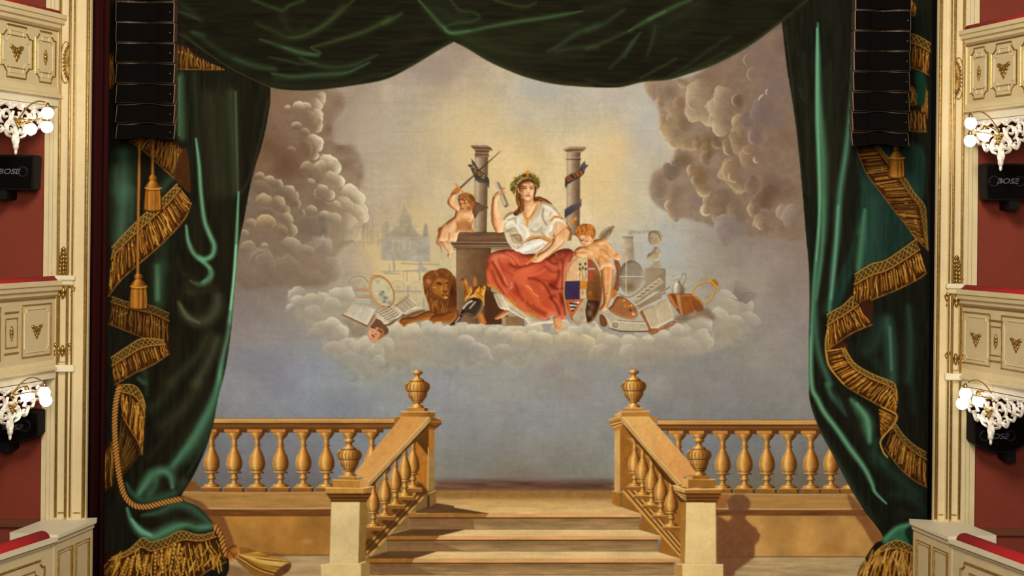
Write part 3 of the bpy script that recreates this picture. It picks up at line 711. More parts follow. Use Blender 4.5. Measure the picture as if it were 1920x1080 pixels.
stroke(A(290,900, 250,990, 215,1050), 16, (230, 192, 148), a=0.75, soft=0.8, clip=body); stroke(A(190,930, 160,1000, 150,1080), 12, (226, 184, 140), a=0.7, soft=0.8, clip=body)
stroke(A(300,900, 320,940, 300,1000), 6, (150, 92, 52), a=0.8, soft=0.7, clip=body)
stroke(A(230,1010, 225,1080), 5, (140, 84, 48), a=0.7, soft=0.7, clip=body)
blob(A(390,830)[0][0], A(390,830)[0][1], 10, 6, (228, 186, 138), a=0.6, clip=body); blob(A(440,840)[0][0], A(440,840)[0][1], 5, 5, (226, 184, 140), a=0.6, clip=body)
stroke(A(350,860, 400,875, 440,865), 3, (170, 112, 66), a=0.7, soft=0.8, clip=body)
arm = flesh(A(245,620, 262,585, 300,555, 335,560, 330,580, 285,640, 275,690, 330,745, 318,790, 255,760, 215,720, 210,690, 232,640), (204, 152, 104), P_CH1)
stroke(A(215,700, 250,745, 310,785), 5, (128, 76, 40), a=0.8, soft=0.7, clip=arm); stroke(A(250,620, 235,690, 300,740), 5, (230, 188, 142), a=0.7, soft=0.8, clip=arm)
fill(A(262,590, 300,548, 338,565, 325,600, 275,625), (168, 104, 60), P_CH1)
P_HA1 = part('hair', None, P_CH1)
fill(A(312,660, 330,620, 380,600, 440,610, 485,650, 490,700, 470,750, 440,780, 420,700, 370,660, 330,690), (132, 82, 42), P_HA1, mott=0.2)
face = flesh(A(320,680, 350,660, 400,680, 440,720, 450,770, 400,795, 360,780, 335,745), (186, 130, 84), P_CH1)
blob(A(430,760)[0][0], A(430,760)[0][1], 8, 8, (120, 70, 38), a=0.8, clip=face)
for x0,y0,x1,y1,w,c in [(335,715,352,720,1.6,(96,54,30)),(378,712,400,706,1.6,(96,54,30)),(365,725,368,748,1.8,(214,162,112)),(352,765,375,762,1.5,(130,58,38)),(345,690,400,690,3.0,(212,160,110))]:
    stroke(A(x0,y0, x1,y1), w, c, a=0.85)
for i in range(14):
    x = 330 + (i * 37) % 150; y = 615 + (i * 53) % 70; stroke(A(x,y, x+16,y+8, x+20,y+26), 1.3, [(176,122,66),(92,54,26)][i % 2], a=0.8)
P_SW = part('sword', 'dark bladed sword with gilt guard', P_CH1)
stroke(A(342,550, 560,350, 745,183), (3.6, 2.6, 1.0), (66, 48, 34), pid=P_SW); stroke(A(350,538, 520,385), 1.0, (150,124,96), a=0.7)
stroke(A(296,514, 330,555, 376,602), (3.4, 2.2, 3.0), (186, 128, 54), pid=P_SW); stroke(A(285,600, 250,630), 3.0, (150, 74, 44), pid=P_SW)

# --- lion
P_LION = part('lion', 'brown maned lion painted lying at the foot of the pedestal')
back = fill(F(1180,650, 1300,690, 1500,640, 1530,700, 1500,760, 1300,800, 1190,790), (112, 62, 26), P_LION)
paw = fill(F(820,775, 850,738, 900,728, 1000,718, 1150,655, 1235,672, 1200,740, 1100,770, 960,800, 905,842, 850,832, 822,805), (140, 84, 36), P_LION)
puffshade(paw, 3, (178, 118, 58), (78, 44, 20), 1.0, (-0.3, -0.9))
for x in (850, 875, 905): stroke(F(x,790, x+6,830), 1.2, (70,38,18), a=0.8)
paw = fill(F(1190,735, 1230,705, 1330,690, 1480,640, 1500,720, 1440,790, 1300,802, 1215,800), (136, 80, 34), P_LION)
puffshade(paw, 3, (172, 112, 54), (72, 40, 18), 1.0, (-0.3, -0.9))
P_MANE = part('mane', None, P_LION)
mane = fill(F(1100,300, 1105,240, 1150,195, 1200,172, 1262,168, 1300,150, 1372,150, 1420,180, 1460,230, 1492,290, 1497,640, 1420,662, 1330,692, 1250,702, 1190,662, 1170,600, 1140,500, 1115,430), (112, 66, 30), P_MANE, mott=0.14)
blob(F(1460,450)[0][0], F(1460,450)[0][1], 14, 40, (64, 34, 16), a=0.85, clip=mane); blob(F(1160,300)[0][0], F(1160,300)[0][1], 9, 14, (140, 86, 42), a=0.7, clip=mane)
g = random.Random(5)
for i in range(110):
    t = g.random(); side = g.random()
    if side < .35: x, y = g.uniform(1110, 1200), g.uniform(230, 560); dx, dy = g.uniform(-12, 10), 55
    elif side < .75: x, y = g.uniform(1160, 1380), g.uniform(500, 640); dx, dy = g.uniform(-14, 18), 60
    else: x, y = g.uniform(1400, 1480), g.uniform(230, 600); dx, dy = g.uniform(-4, 16), 60
    stroke(F(x,y, x+dx*1.2,y+dy*.5, x+dx,y+dy), (0.8,1.6,0.7), g.choice([(150,94,44),(170,112,54),(78,44,20),(128,76,34)] if x < 1390 else [(60,32,14),(88,50,24),(104,62,30)]), a=0.75, clip=mane)
for i in range(40):
    x = 1150 + i * 8; y = 215 + 25 * math.sin(i * 0.5) + (i - 20) ** 2 * 0.12; stroke(F(x,y, x+g.uniform(-10,14),y-30), 1.4, g.choice([(150,96,46),(90,52,24),(128,78,36)]), a=0.7, clip=mane)
face = flesh(F(1185,330, 1215,280, 1270,255, 1340,260, 1395,290, 1415,360, 1405,430, 1400,490, 1370,512, 1320,500, 1280,470, 1220,430, 1195,390), (158, 100, 44), P_LION, a=0.9, soft=1)
blob(F(1400,360)[0][0], F(1400,360)[0][1], 4, 12, (86, 48, 22), a=0.8, clip=face); blob(F(1330,400)[0][0], F(1330,400)[0][1], 7, 8, (188, 130, 62), a=0.7, clip=face); blob(F(1290,285)[0][0], F(1290,285)[0][1], 8, 5, (176, 118, 58), a=0.7, clip=face)
for pts, w, c in [((1265,330, 1290,318, 1320,335),2.4,(58,30,14)),((1370,325, 1395,318),2.2,(58,30,14)),((1280,338, 1310,340),1.6,(40,22,12)),((1340,300, 1350,360, 1345,410),1.6,(104,60,26)),((1340,415, 1362,432, 1385,415),2.6,(62,32,16)),((1330,470, 1365,455, 1395,480),2.0,(84,42,20)),((1360,497, 1385,494),2.6,(206,178,140)),((1220,370, 1260,380),3,(184,126,66))]:
    stroke(F(*pts), w, c, a=0.85)
fill(F(1140,290, 1165,270, 1195,300, 1190,330, 1150,330), (168, 106, 74), P_LION, a=0.8)

# --- helmet and armour
P_ARM = part('armour', 'gilt hilt, belt and dark steel helmet painted against the pedestal')
fill(Cv(625,870, 660,840, 690,890, 712,940, 700,958, 650,958), (176, 104, 44), P_ARM)
stroke(Cv(655,880, 680,940), 1.6, (222,160,84), a=0.8)
m = fill(Cv(452,520, 470,492, 505,500, 525,560, 560,580, 568,620, 560,670, 525,690, 500,730, 488,690, 490,600, 470,550), (176, 112, 48), P_ARM)
puffshade(m, 3, (226,176,98), (96,56,24), 1.2)
stroke(Cv(470,505, 500,590, 520,670), 1.4, (96,56,26), a=0.7)
m = fill(Cv(565,640, 590,590, 640,570, 690,560, 705,590, 690,680, 690,770, 660,760, 610,690, 560,690, 525,700), (184, 124, 40), P_ARM)
puffshade(m, 4, (218,168,76), (90,52,22), 1.2)
fill(Cv(576,540, 595,475, 615,520, 610,570, 590,575), (172, 104, 50), P_ARM)
for pts, c in [((560,665, 620,640, 680,690),(120,72,28)),((640,580, 610,640, 540,690),(226,178,90)),((690,600, 660,590, 650,640),(92,54,26))]: stroke(Cv(*pts), 1.8, c, a=0.8)
m = fill(Cv(470,815, 500,750, 560,705, 640,695, 680,740, 670,810, 630,870, 590,905, 500,880, 440,960, 370,978, 345,965, 420,900), (62, 48, 38), P_ARM)
puffshade(m, 4, (124,104,82), (36,24,16), 1.0)
for pts, w, c in [((480,800, 520,750, 565,725),4.5,(206,196,178)),((545,800, 575,765, 600,735),3,(188,172,150)),((400,945, 440,890),3.4,(168,156,138)),((600,690, 670,720, 672,800, 630,860),1.8,(150,116,78)),((440,870, 520,850, 580,870),2,(110,90,70))]: stroke(Cv(*pts), w, c, a=0.85)

# --- seated woman
P_W = part('woman', 'seated crowned woman in white blouse and red skirt painted on the clouds')
P_STL = part('stool', None, P_W)
fill(D(110,880, 330,880, 345,975, 120,975), (128, 102, 70), P_STL, smooth=False); fill(D(110,890, 145,890, 160,975, 115,975), (160, 136, 100), P_STL, smooth=False)
P_UND = part('underskirt', 'white underskirt', P_W)
u = fill(D(30,640, 110,650, 250,770, 430,880, 560,915, 600,880, 650,865, 655,900, 628,950, 560,955, 480,962, 400,978, 345,915, 300,890, 230,850, 130,812, 85,790, 50,720), (188, 174, 146), P_UND)
puffshade(u, 4, (226, 216, 194), (122, 100, 70), 0.8)
for pts, w, c in [((60,670, 110,790),5,(150,132,102)),((120,690, 200,840),4,(222,212,188)),((200,790, 340,890),4,(150,130,100)),((360,900, 400,960),4,(226,218,196)),((430,920, 560,940),4,(160,140,110)),((480,950, 600,930),3,(226,218,196)),((600,890, 640,880, 640,930),4,(222,212,190)),((100,800, 190,800),4,(226,216,194)),((230,860, 330,900),3,(228,220,200))]:
    stroke(D(*pts), w, c, a=0.75, soft=0.7, clip=u)
P_SK = part('skirt', 'red orange skirt with gold hem', P_W)
sk = fill(D(-42,340, -35,285, 0,245, 60,220, 160,203, 262,212, 330,250, 450,250, 560,290, 640,235, 720,200, 800,198, 855,245, 810,330, 765,420, 738,560, 742,700, 762,840, 772,885, 720,915, 665,868, 600,878, 545,918, 430,880, 340,840, 250,778, 150,690, 100,640, 0,585, -35,560, -48,430), (182, 76, 48), P_SK)
puffshade(sk, 7, (214, 112, 84), (84, 28, 14), 0.8, (-0.5, -0.8))
for x, y, rx, ry, c, a in [(60,290,24,16,(206,104,74),.9),(220,250,22,10,(178,76,48),.7),(0,480,14,30,(196,80,46),.8),(380,420,28,20,(204,92,58),.9),(320,480,26,26,(204,92,56),.8),(500,460,24,16,(186,68,36),.7),(420,660,26,30,(186,72,34),.7),(560,760,18,24,(180,64,30),.6),(760,240,16,14,(112,42,26),.9),(700,300,18,14,(122,42,24),.9),(700,430,8,28,(130,42,22),.8),(720,600,6,30,(178,70,46),.8),(720,720,8,24,(110,34,18),.8),(630,560,16,16,(108,34,18),.8),(250,370,18,8,(150,52,30),.8),(250,640,20,20,(150,50,24),.6),(640,680,10,10,(112,36,20),.6),(380,800,30,12,(176,84,30),.6),(110,470,8,30,(160,54,28),.6)]:
    q = D(x, y)[0]; blob(q[0], q[1], rx, ry, c, a=a, clip=sk)
for pts, w, c, a in [((20,330, 80,440, 140,560, 200,590),6,(112,34,16),.9),((45,330, 110,440, 170,560, 210,590),4,(222,122,86),.8),((210,540, 215,590, 190,600),4,(226,130,96),.8),((80,300, 130,400, 220,470),5,(160,54,30),.8),((110,260, 200,300, 240,360),5,(220,126,92),.7),((160,230, 250,290, 300,360, 370,350),4,(218,116,84),.7),((190,350, 260,385, 350,370, 440,340),5,(104,32,16),.85),((240,420, 320,380, 450,350, 560,330),5,(140,46,24),.8),
    ((390,500, 450,505, 530,545, 580,620, 620,690),5,(98,30,14),.9),((380,490, 440,480, 520,510, 600,530, 690,520),4,(150,48,26),.8),((400,475, 480,450, 560,400),4,(222,120,84),.5),((330,540, 420,660, 540,800, 640,850),7,(216,104,56),.6),((370,570, 420,620),3,(232,160,104),.8),((420,640, 480,680),2.5,(232,150,96),.8),((250,560, 300,680, 420,790, 560,880),6,(110,36,16),.7),((350,700, 340,780, 360,830),3,(206,110,70),.6),((430,760, 480,810, 560,850),3,(100,30,14),.6),
    ((560,290, 640,350, 720,330),5,(100,34,18),.85),((560,330, 640,380, 700,400),4,(210,96,62),.7),((540,370, 620,430, 700,430),4,(110,34,18),.7),((600,560, 660,600, 720,600),5,(82,24,12),.9),((700,330, 710,450, 700,600),6,(206,104,74),.8),((735,340, 725,470, 720,600),3,(112,36,20),.8),((640,560, 690,480, 700,420),5,(104,32,16),.6),((600,690, 660,760, 700,860),5,(90,26,12),.85),((640,700, 710,780, 730,890),4,(196,84,50),.8),((700,650, 740,750, 755,860),5,(84,26,12),.8),((660,860, 600,860, 540,900),4,(206,100,60),.7),
    ((-30,430, -10,520, 60,600),6,(214,104,68),.7),((10,420, 60,540, 130,650),5,(122,40,18),.8),((60,480, 130,600, 220,710),4,(212,104,64),.6),((150,590, 260,700, 330,800),5,(206,98,54),.6),((760,210, 820,240, 800,320),6,(84,34,22),.8),((660,240, 690,290, 740,260),5,(150,92,66),.7)]:
    stroke(D(*pts), w * 1.75, c, a=a, soft=0.8, clip=sk)
for pts in [(-20,570, 30,590, 100,640), (170,705, 220,735, 280,772), (380,850, 430,870, 480,890)]:
    P_HEM = part('hem', 'gold embroidered hem', P_W)
    stroke(D(*pts), 7, (184, 106, 34), a=0.85, pid=P_HEM, clip=sk); q = spl(D(*pts), False, 6)
    for i in range(0, len(q) - 1, 1): stroke([q[i] + (-1.5, -2), q[i] + (1.5, 2)], 1.2, [(226,170,84),(130,64,20)][i % 2], a=0.9)
for pts, a in [((30,620, 120,670, 260,790, 430,895),.5)]: stroke(D(*pts), 2.0, (206,150,70), a=a)
_r = IM[sk.y:sk.y + sk.a.shape[0], sk.x:sk.x + sk.a.shape[1]]
_r *= 1 + sk.a[..., None] * (np.array([0.99, 1.10, 1.18], np.float32) - 1)
# blouse
P_BL = part('blouse', 'white blouse with puffed sleeves', P_W)
bl = fill(B(-92,880, -70,835, -20,800, 50,790, 100,780, 120,800, 165,850, 215,790, 285,690, 345,693, 425,740, 480,795, 520,860, 548,900, 592,950, 560,965, 520,950, 470,890, 430,900, 400,990, 375,1000, 372,1050, 390,1090, 330,1130, 120,1160, 60,1200, 0,1160, -40,1110, -70,1040, -85,960), (198, 188, 164), P_BL)
puffshade(bl, 5, (230, 224, 208), (122, 98, 66), 0.8, (-0.4, -0.9))
fill(D(150,15, 180,80, 208,150, 250,195, 300,195, 330,150, 320,90, 290,40, 230,0), (170, 154, 124), P_BL)
fill(D(268,212, 330,160, 380,115, 480,90, 560,108, 572,150, 470,222, 370,248, 318,243), (214, 208, 192), P_BL)
for pts, w, c, a in [((-80,900, -30,850, 20,820),5,(226,220,204),.8),((-40,880, 30,860, 40,920),4,(140,116,80),.8),((-60,940, 0,900, 50,940),5,(232,226,210),.7),((-50,990, 20,960, 60,990),4,(136,110,76),.8),((0,1010, 40,1010),4,(214,202,176),.8),((-30,1040, 40,1050, 90,1090),4,(150,124,88),.8),((60,880, 60,960, 90,1010),10,(226,220,206),.8),((100,930, 150,980, 150,1060),5,(232,228,214),.8),((190,980, 240,1000, 300,960),6,(142,120,86),.7),((200,880, 260,820, 300,740),6,(160,138,104),.6),((230,900, 280,880),8,(218,210,190),.6),
    ((320,760, 310,850, 350,930),4,(128,104,72),.85),((340,740, 400,770, 440,810),8,(232,226,210),.8),((340,810, 360,870),5,(224,216,198),.7),((420,760, 480,820, 500,860),4,(150,126,94),.7),((380,830, 400,800),4,(150,128,98),.6),((300,1000, 330,1050, 370,1080),8,(140,112,78),.7),((390,940, 400,990, 380,1040),6,(226,220,206),.8),((460,880, 530,910, 585,955),4,(226,218,198),.8),((450,900, 500,930),3,(132,108,78),.7),((170,1010, 175,1060),4,(238,234,222),.8)]:
    stroke(B(*pts), w * 1.35, c, a=a, soft=0.75, clip=bl)
for pts, w, c, a in [((170,40, 210,130, 260,180),5,(216,206,184),.8),((220,60, 290,60, 310,110),5,(112,84,52),.8),((230,150, 300,160),4,(222,214,194),.8),((250,90, 300,120),4,(134,104,68),.7),((330,220, 420,170, 520,130),5,(240,238,228),.8),((350,240, 450,200, 540,150),3,(150,144,132),.7),((320,190, 400,130, 470,100),3,(160,148,126),.7),((300,215, 360,170),5,(238,236,226),.8),((420,230, 500,180),3,(160,152,138),.6)]:
    stroke(D(*pts), w * 1.3, c, a=a, soft=0.75)
P_SASH = part('sash', None, P_W)
fill(D(330,140, 370,95, 410,72, 490,64, 560,78, 605,105, 590,132, 500,95, 420,105, 370,128), (170, 112, 62), P_SASH)
stroke(D(350,125, 420,82, 500,74, 590,108), 2, (220,164,104), a=0.7); stroke(D(370,122, 430,98, 500,90), 1.6, (96,58,30), a=0.7)
# arms, neck, face
P_SKIN = part('arm', 'arm resting on the lap', P_W)
ar = flesh(D(640,40, 690,0, 770,-20, 782,50, 745,130, 690,190, 640,235, 560,290, 500,325, 440,335, 405,315, 440,275, 490,245, 560,205, 615,150, 630,100), (208, 166, 122), P_SKIN)
stroke(D(770,10, 750,120, 640,225, 520,320), 5, (140, 86, 48), a=0.8, soft=0.7, clip=ar); stroke(D(690,40, 660,120, 590,210, 500,275), 8, (232, 198, 156), a=0.75, soft=0.8, clip=ar)
fill(B(460,895, 530,920, 590,1000, 570,1080, 500,1080, 420,1020, 420,960), (206, 160, 114), P_SKIN); stroke(B(560,960, 590,1000, 570,1080), 6, (130,80,46), a=0.8, soft=0.7)
stroke(B(470,920, 470,1000, 460,1060), 8, (228,190,148), a=0.7, soft=0.8)
fill(B(545,900, 590,950, 610,1010, 600,1080, 575,1080, 590,1000, 560,950), (110,76,48), P_BL, a=0.8)
for x0,y0,x1,y1 in [(430,300,470,290),(420,315,460,308),(440,330,480,320),(470,260,450,290)]: stroke(D(x0,y0, x1,y1), 2.2, (226,182,136), a=0.8)
for x0,y0,x1,y1 in [(425,308,465,299),(430,323,468,315)]: stroke(D(x0,y0, x1,y1), 1.0, (130,78,44), a=0.8)
P_SKIN = part('arm', 'raised arm', P_W)
ar = flesh(A(668,655, 690,620, 735,575, 770,555, 793,580, 795,620, 765,640, 740,645, 716,672, 720,760, 748,850, 782,890, 775,960, 770,1000, 705,1002, 680,960, 658,900, 652,800, 658,710), (210, 162, 114), P_SKIN)
stroke(A(665,680, 660,800, 672,920, 710,995), 6, (140, 86, 48), a=0.75, soft=0.7, clip=ar); stroke(A(700,670, 695,780, 730,900, 745,970), 8, (232, 194, 150), a=0.75, soft=0.8, clip=ar)
stroke(A(690,640, 730,600), 6, (228,184,138), a=0.7, soft=0.8, clip=ar)
P_SCR = part('scroll', 'rolled grey parchment', P_W)
m = fill(A(690,502, 712,488, 732,490, 830,722, 822,742, 798,755, 782,745), (156, 140, 116), P_SCR, smooth=False); stroke(A(700,510, 800,735), 3, (196,182,158), a=0.7); stroke(A(728,500, 824,725), 2.5, (108,90,70), a=0.8)
q = A(802,736)[0]; blob(q[0], q[1], 3, 3, (84,66,50), 0.9, hard=0.4)
for x0,y0,x1,y1 in [(745,575,785,585),(740,595,790,600),(745,615,788,618),(760,550,800,552)]: stroke(A(x0,y0, x1,y1), 2.4, (206,146,96), a=0.9, pid=P_SKIN); stroke(A(x0,y0+9, x1,y1+9), 0.9, (120,66,36), a=0.8)
P_SKIN = part('head', 'face and neck', P_W)
nk = flesh(B(112,660, 200,650, 214,690, 285,688, 240,770, 205,810, 165,858, 125,815, 105,780, 108,720), (212, 168, 126), P_SKIN)
stroke(B(120,680, 165,695, 205,670), 6, (156, 100, 60), a=0.8, soft=0.7, clip=nk); stroke(B(150,750, 200,760), 8, (230,194,154), a=0.6, soft=0.8, clip=nk); stroke(B(150,700, 150,760), 2.5, (172,118,76), a=0.6, soft=0.8, clip=nk)
P_HAIR = part('hair', 'long brown hair', P_W)
hr = fill(B(42,600, 50,540, 90,480, 160,455, 225,480, 250,540, 245,600, 232,640, 280,640, 350,670, 410,722, 330,690, 250,688, 215,680, 220,600, 210,520, 160,490, 105,510, 88,560, 92,620, 112,690, 118,760, 95,800, 45,835, 15,820, 25,790, 60,750, 40,690, 36,640), (92, 54, 26), P_HAIR, mott=0.16)
for pts in [(60,600, 80,680, 60,750, 40,800),(85,640, 105,710, 85,780),(50,620, 60,690, 85,740),(240,650, 320,680, 390,715),(70,560, 60,610),(100,770, 60,820)]: stroke(B(*pts), 1.8, (150, 100, 54), a=0.7, clip=hr)
for pts in [(70,640, 90,720, 70,790),(230,660, 300,690)]: stroke(B(*pts), 1.6, (54, 30, 14), a=0.7, clip=hr)
fc = flesh(B(90,545, 105,508, 160,486, 210,505, 226,550, 222,600, 205,645, 175,672, 140,674, 108,650, 94,600), (214, 166, 122), P_SKIN)
stroke(B(222,540, 215,620, 180,665), 6, (164, 106, 66), a=0.7, soft=0.8, clip=fc); blob(B(130,520)[0][0], B(130,520)[0][1], 9, 5, (232, 192, 150), a=0.7, clip=fc); blob(B(120,610)[0][0], B(120,610)[0][1], 5, 6, (224,166,124), a=0.6, clip=fc)
for pts, w, c in [((105,545, 125,535, 150,545),1.5,(82,46,26)),((180,545, 200,538, 215,548),1.5,(82,46,26)),((112,560, 130,556, 145,562),1.8,(60,36,24)),((184,562, 200,558, 212,564),1.8,(60,36,24)),((168,555, 172,600),1.8,(234,194,154)),((160,606, 182,606),1.3,(150,92,60)),((142,632, 160,628, 184,634),2.2,(160,66,44)),((148,642, 178,642),1.4,(190,112,84)),((58,560, 70,590, 84,600),3.0,(204,150,108))]:
    stroke(B(*pts), w, c, a=0.85)
# laurel wreath, star, necklace, brooch
P_LAU = part('laurel_wreath', None, P_W)
g = random.Random(3)
wr = spl(B(20,590, 15,540, 30,490, 80,450, 150,430, 215,445, 250,490, 255,540), False, 8)
stroke(wr, 8, (80, 66, 26), pid=P_LAU, smooth=False)
for i, q in enumerate(wr):
    for k in range(3):
        an = g.uniform(0, 6.28); stroke([q + np.array([math.cos(an), math.sin(an)]) * 1.0, q + np.array([math.cos(an), math.sin(an)]) * g.uniform(5, 8)], (2.6, 1.0), g.choice([(120,104,44),(92,80,32),(150,130,66),(70,58,22)]), a=0.9, pid=P_LAU)
P_STAR = part('star', 'gold star over the wreath', P_W)
q = B(160, 390)[0]
for k in range(8): an = k * PI / 4; stroke([q, q + np.array([math.cos(an), math.sin(an)]) * (6.5 if k % 2 == 0 else 4.5)], (2.4, 0.8), (206, 140, 54), pid=P_STAR)
stroke([q, q + (0, 8)], 3, (186, 116, 40))
P_NEC = part('necklace', 'heavy gold necklace', P_W)
stroke(B(272,690, 240,750, 200,820, 165,860, 130,845, 112,800), 3.4, (196, 128, 44), pid=P_NEC); stroke(B(130,870, 155,890, 185,865), 4, (206, 140, 54), pid=P_NEC); stroke(B(158,880, 155,915, 152,940), (5, 4, 2.5), (190, 118, 40), pid=P_NEC)
for x, y in [(140,880),(158,885),(176,875),(155,910),(152,932)]: q = B(x, y)[0]; blob(q[0], q[1], 1.8, 1.8, (246, 196, 104), 0.9)
P_BRC = part('armlet', None, P_W)
stroke(B(392,885, 430,850, 480,850, 510,862), 4, (186, 112, 40), pid=P_BRC); 
for x in range(400, 510, 22): q = B(x, 868 - (x - 400) * 0.2)[0]; blob(q[0], q[1], 2, 2, (238, 178, 92), 0.9)
P_SCE = part('sceptre', 'slim gilt sceptre', P_W)
stroke(np.vstack([B(655,852), B(400,1080), D(365,355)]), (2.0, 2.8, 3.0, 2.4), (180, 108, 50), pid=P_SCE, smooth=False); stroke(np.vstack([B(650,850), B(398,1076), D(368,350)]), 1.0, (240,180,110), a=0.8, smooth=False)
for V, x, y, r in [(B,640,868,4),(B,605,895,4.5),(D,600,125,3.5)]: q = V(x, y)[0]; blob(q[0], q[1], r, r, (196, 124, 50), 0.95, hard=0.6)
# feet
P_SKIN = part('foot', None, P_W)
ft = fill(D(42,895, 100,840, 140,820, 195,828, 190,850, 130,885, 90,905, 50,912), (176, 120, 76), P_SKIN); puffshade(ft, 3, (222,172,124), (110,64,34), 1.0)
P_SKIN = part('foot', None, P_W)
ft = fill(D(628,895, 655,876, 690,885, 720,925, 735,965, 722,1010, 692,1036, 660,1020, 645,980), (204, 150, 102), P_SKIN); puffshade(ft, 3, (234,190,142), (140,84,48), 1.0)
for x, y in [(655,960),(675,970),(695,985),(712,975)]: stroke(D(x,y, x+4,y+45), 1.0, (140,84,48), a=0.8)

# --- shield
P_SH = part('coat_of_arms', 'oval shield quartered with stripes, blue field and diagonal bands')
t = np.linspace(0, 2 * PI, 60, endpoint=False)
c0 = E(248, 682)[0]
ell = np.stack([c0[0] + 166 / 4.695 * np.cos(t), c0[1] + 302 / 4.695 * np.sin(t)], -1)
sh = fill(ell, (132, 92, 52), P_SH, smooth=False)
for pts, c, c2 in [((100,370, 215,370, 215,600, 90,600),(212,188,146),None),((205,370, 292,370, 292,600, 205,600),(192,170,128),None),((290,370, 352,370, 352,600, 290,600),(150,74,54),None),((350,370, 430,370, 430,780, 350,760),(138,94,52),(112,70,36)),
    ((85,597, 224,592, 220,762, 85,770),(58,46,72),None),((224,595, 292,597, 292,680, 222,680),(190,122,46),None),((222,668, 275,668, 280,750, 222,755),(190,172,136),None),((285,600, 355,600, 360,770, 285,760),(120,78,38),None),
    ((85,762, 255,752, 130,960, 85,960),(176,84,44),None),((280,760, 420,770, 420,1000, 260,1000),(66,42,28),None),((255,752, 290,752, 270,860, 290,1000, 140,1000, 145,930),(172,160,132),None)]:
    fill(E(*pts), c, P_SH, smooth=False, clip=sh, col2=c2)
for x in range(112, 205, 17): stroke(E(x,410, x-4,595), 1.6, (188, 110, 62), a=0.8, clip=sh)
for x in range(222, 290, 24): stroke(E(x,540, x,595), 1.4, (184, 120, 76), a=0.7, clip=sh)
for x, y in [(225,450),(270,445),(248,480),(222,490),(276,490)]: q = E(x, y)[0]; blob(q[0], q[1], 3, 4, (54, 46, 34), 0.9, clip=sh, hard=0.3)
stroke(E(210,560, 250,480, 285,560), 1.2, (120,100,70), a=0.8, clip=sh); stroke(E(245,480, 248,590), 1.6, (168,104,70), a=0.7, clip=sh)
stroke(E(300,490, 350,488), 4, (168,160,148), a=0.9, clip=sh)
for y in (815, 845, 875): stroke(E(130,y-60, 180,y-28, 200,y-40), 3.6, (34, 36, 44), a=0.0)
fill(E(125,792, 225,775, 140,880), (204,200,190), P_SH, smooth=False, clip=sh)
for k in range(3): stroke(E(128+k*10,792+k*34, 195-k*14,800+k*26), 4.0, (38, 42, 54), a=0.95, clip=sh)
stroke(E(118,780, 150,890, 248,762, 118,780), 3.0, (186, 92, 48), a=0.95, clip=sh, smooth=False)
for x, y, r, c in [(245,700,5,(176,110,58)),(290,680,4,(70,64,80)),(310,700,6,(178,100,40)),(330,640,7,(110,84,52)),(390,650,5,(100,84,72)),(375,520,6,(150,102,58)),(235,850,5,(190,116,72)),(240,920,6,(150,136,108)),(330,820,8,(104,78,52)),(310,880,7,(128,104,74)),(370,800,6,(46,28,18)),(340,930,6,(100,84,64)),(300,800,4,(120,96,66))]:
    q = E(x, y)[0]; blob(q[0], q[1], r, r * 1.3, c, 0.85, clip=sh, noisy=0.8)
blob(c0[0] + 26, c0[1], 14, 60, (70, 40, 20), a=0.35, clip=sh)
P_SHR = part('rim', 'gilt rim', P_SH)
stroke(np.vstack([ell, ell[:1]]), 2.8, (132, 88, 40), smooth=False, pid=P_SHR); stroke(ell[22:48], 1.2, (214, 168, 98), a=0.9, smooth=False)
fill(E(120,960, 180,935, 260,960, 340,960, 360,990, 250,1000), (162,150,124), a=0.9, soft=2)

# --- cherub leaning on the shield
P_CH2 = part('cherub', 'red haired cherub leaning on the oval shield')
P_WG2 = part('wing', 'grey feathered wing', P_CH2)
wg = fill(E(388,215, 410,165, 450,130, 530,107, 505,165, 470,215, 445,245, 415,235), (150, 130, 100), P_WG2)
for i in range(6): stroke(E(405+i*8,225-i*2, 440+i*12,170-i*6, 520-i*8,115+i*18), 1.2, (106,86,62), a=0.8, clip=wg)
P_DR2 = part('cloth', 'dull red cloth', P_CH2)
dr = fill(E(520,395, 560,420, 582,480, 585,560, 570,650, 545,690, 510,665, 530,600, 545,520, 530,450), (128, 72, 52), P_DR2)
fill(E(545,520, 525,640, 505,655, 520,560), (150,134,106), P_DR2); stroke(E(560,440, 572,560, 556,660), 3, (164,104,80), a=0.7, soft=0.7, clip=dr); fill(E(500,670, 545,680, 545,720, 500,750, 480,740), (176,110,54), P_CH2)
leg = flesh(E(405,480, 440,440, 500,440, 525,490, 512,590, 500,700, 490,780, 462,840, 432,862, 398,856, 400,835, 425,790, 428,720, 415,620, 408,540), (198, 142, 88), P_CH2)
stroke(E(515,500, 505,620, 490,740, 460,830), 7, (124, 70, 32), a=0.8, soft=0.8, clip=leg); stroke(E(450,480, 450,600, 455,720), 8, (226,178,124), a=0.7, soft=0.8, clip=leg); stroke(E(425,700, 440,720, 470,700), 4, (140,84,42), a=0.6, soft=0.8, clip=leg)
tor = flesh(E(240,310, 330,245, 390,225, 440,232, 480,265, 520,330, 545,350, 585,370, 586,395, 565,412, 525,408, 490,380, 500,430, 500,470, 440,470, 405,500, 385,455, 345,400, 300,380), (206, 152, 98), P_CH2)
stroke(E(385,440, 400,380, 440,400, 490,430), 10, (150, 92, 46), a=0.55, soft=0.9, clip=tor); blob(E(420,265)[0][0], E(420,265)[0][1], 10, 6, (232,188,136), a=0.8, clip=tor); blob(E(370,310)[0][0], E(370,310)[0][1], 9, 6, (230,184,132), a=0.7, clip=tor)
stroke(E(430,240, 490,300, 530,350), 4, (232,186,134), a=0.7, soft=0.8, clip=tor); stroke(E(400,320, 440,330, 490,390), 4, (150,92,48), a=0.7, soft=0.8, clip=tor); stroke(E(480,260, 530,330), 2, (96,54,28), a=0.7, clip=tor)
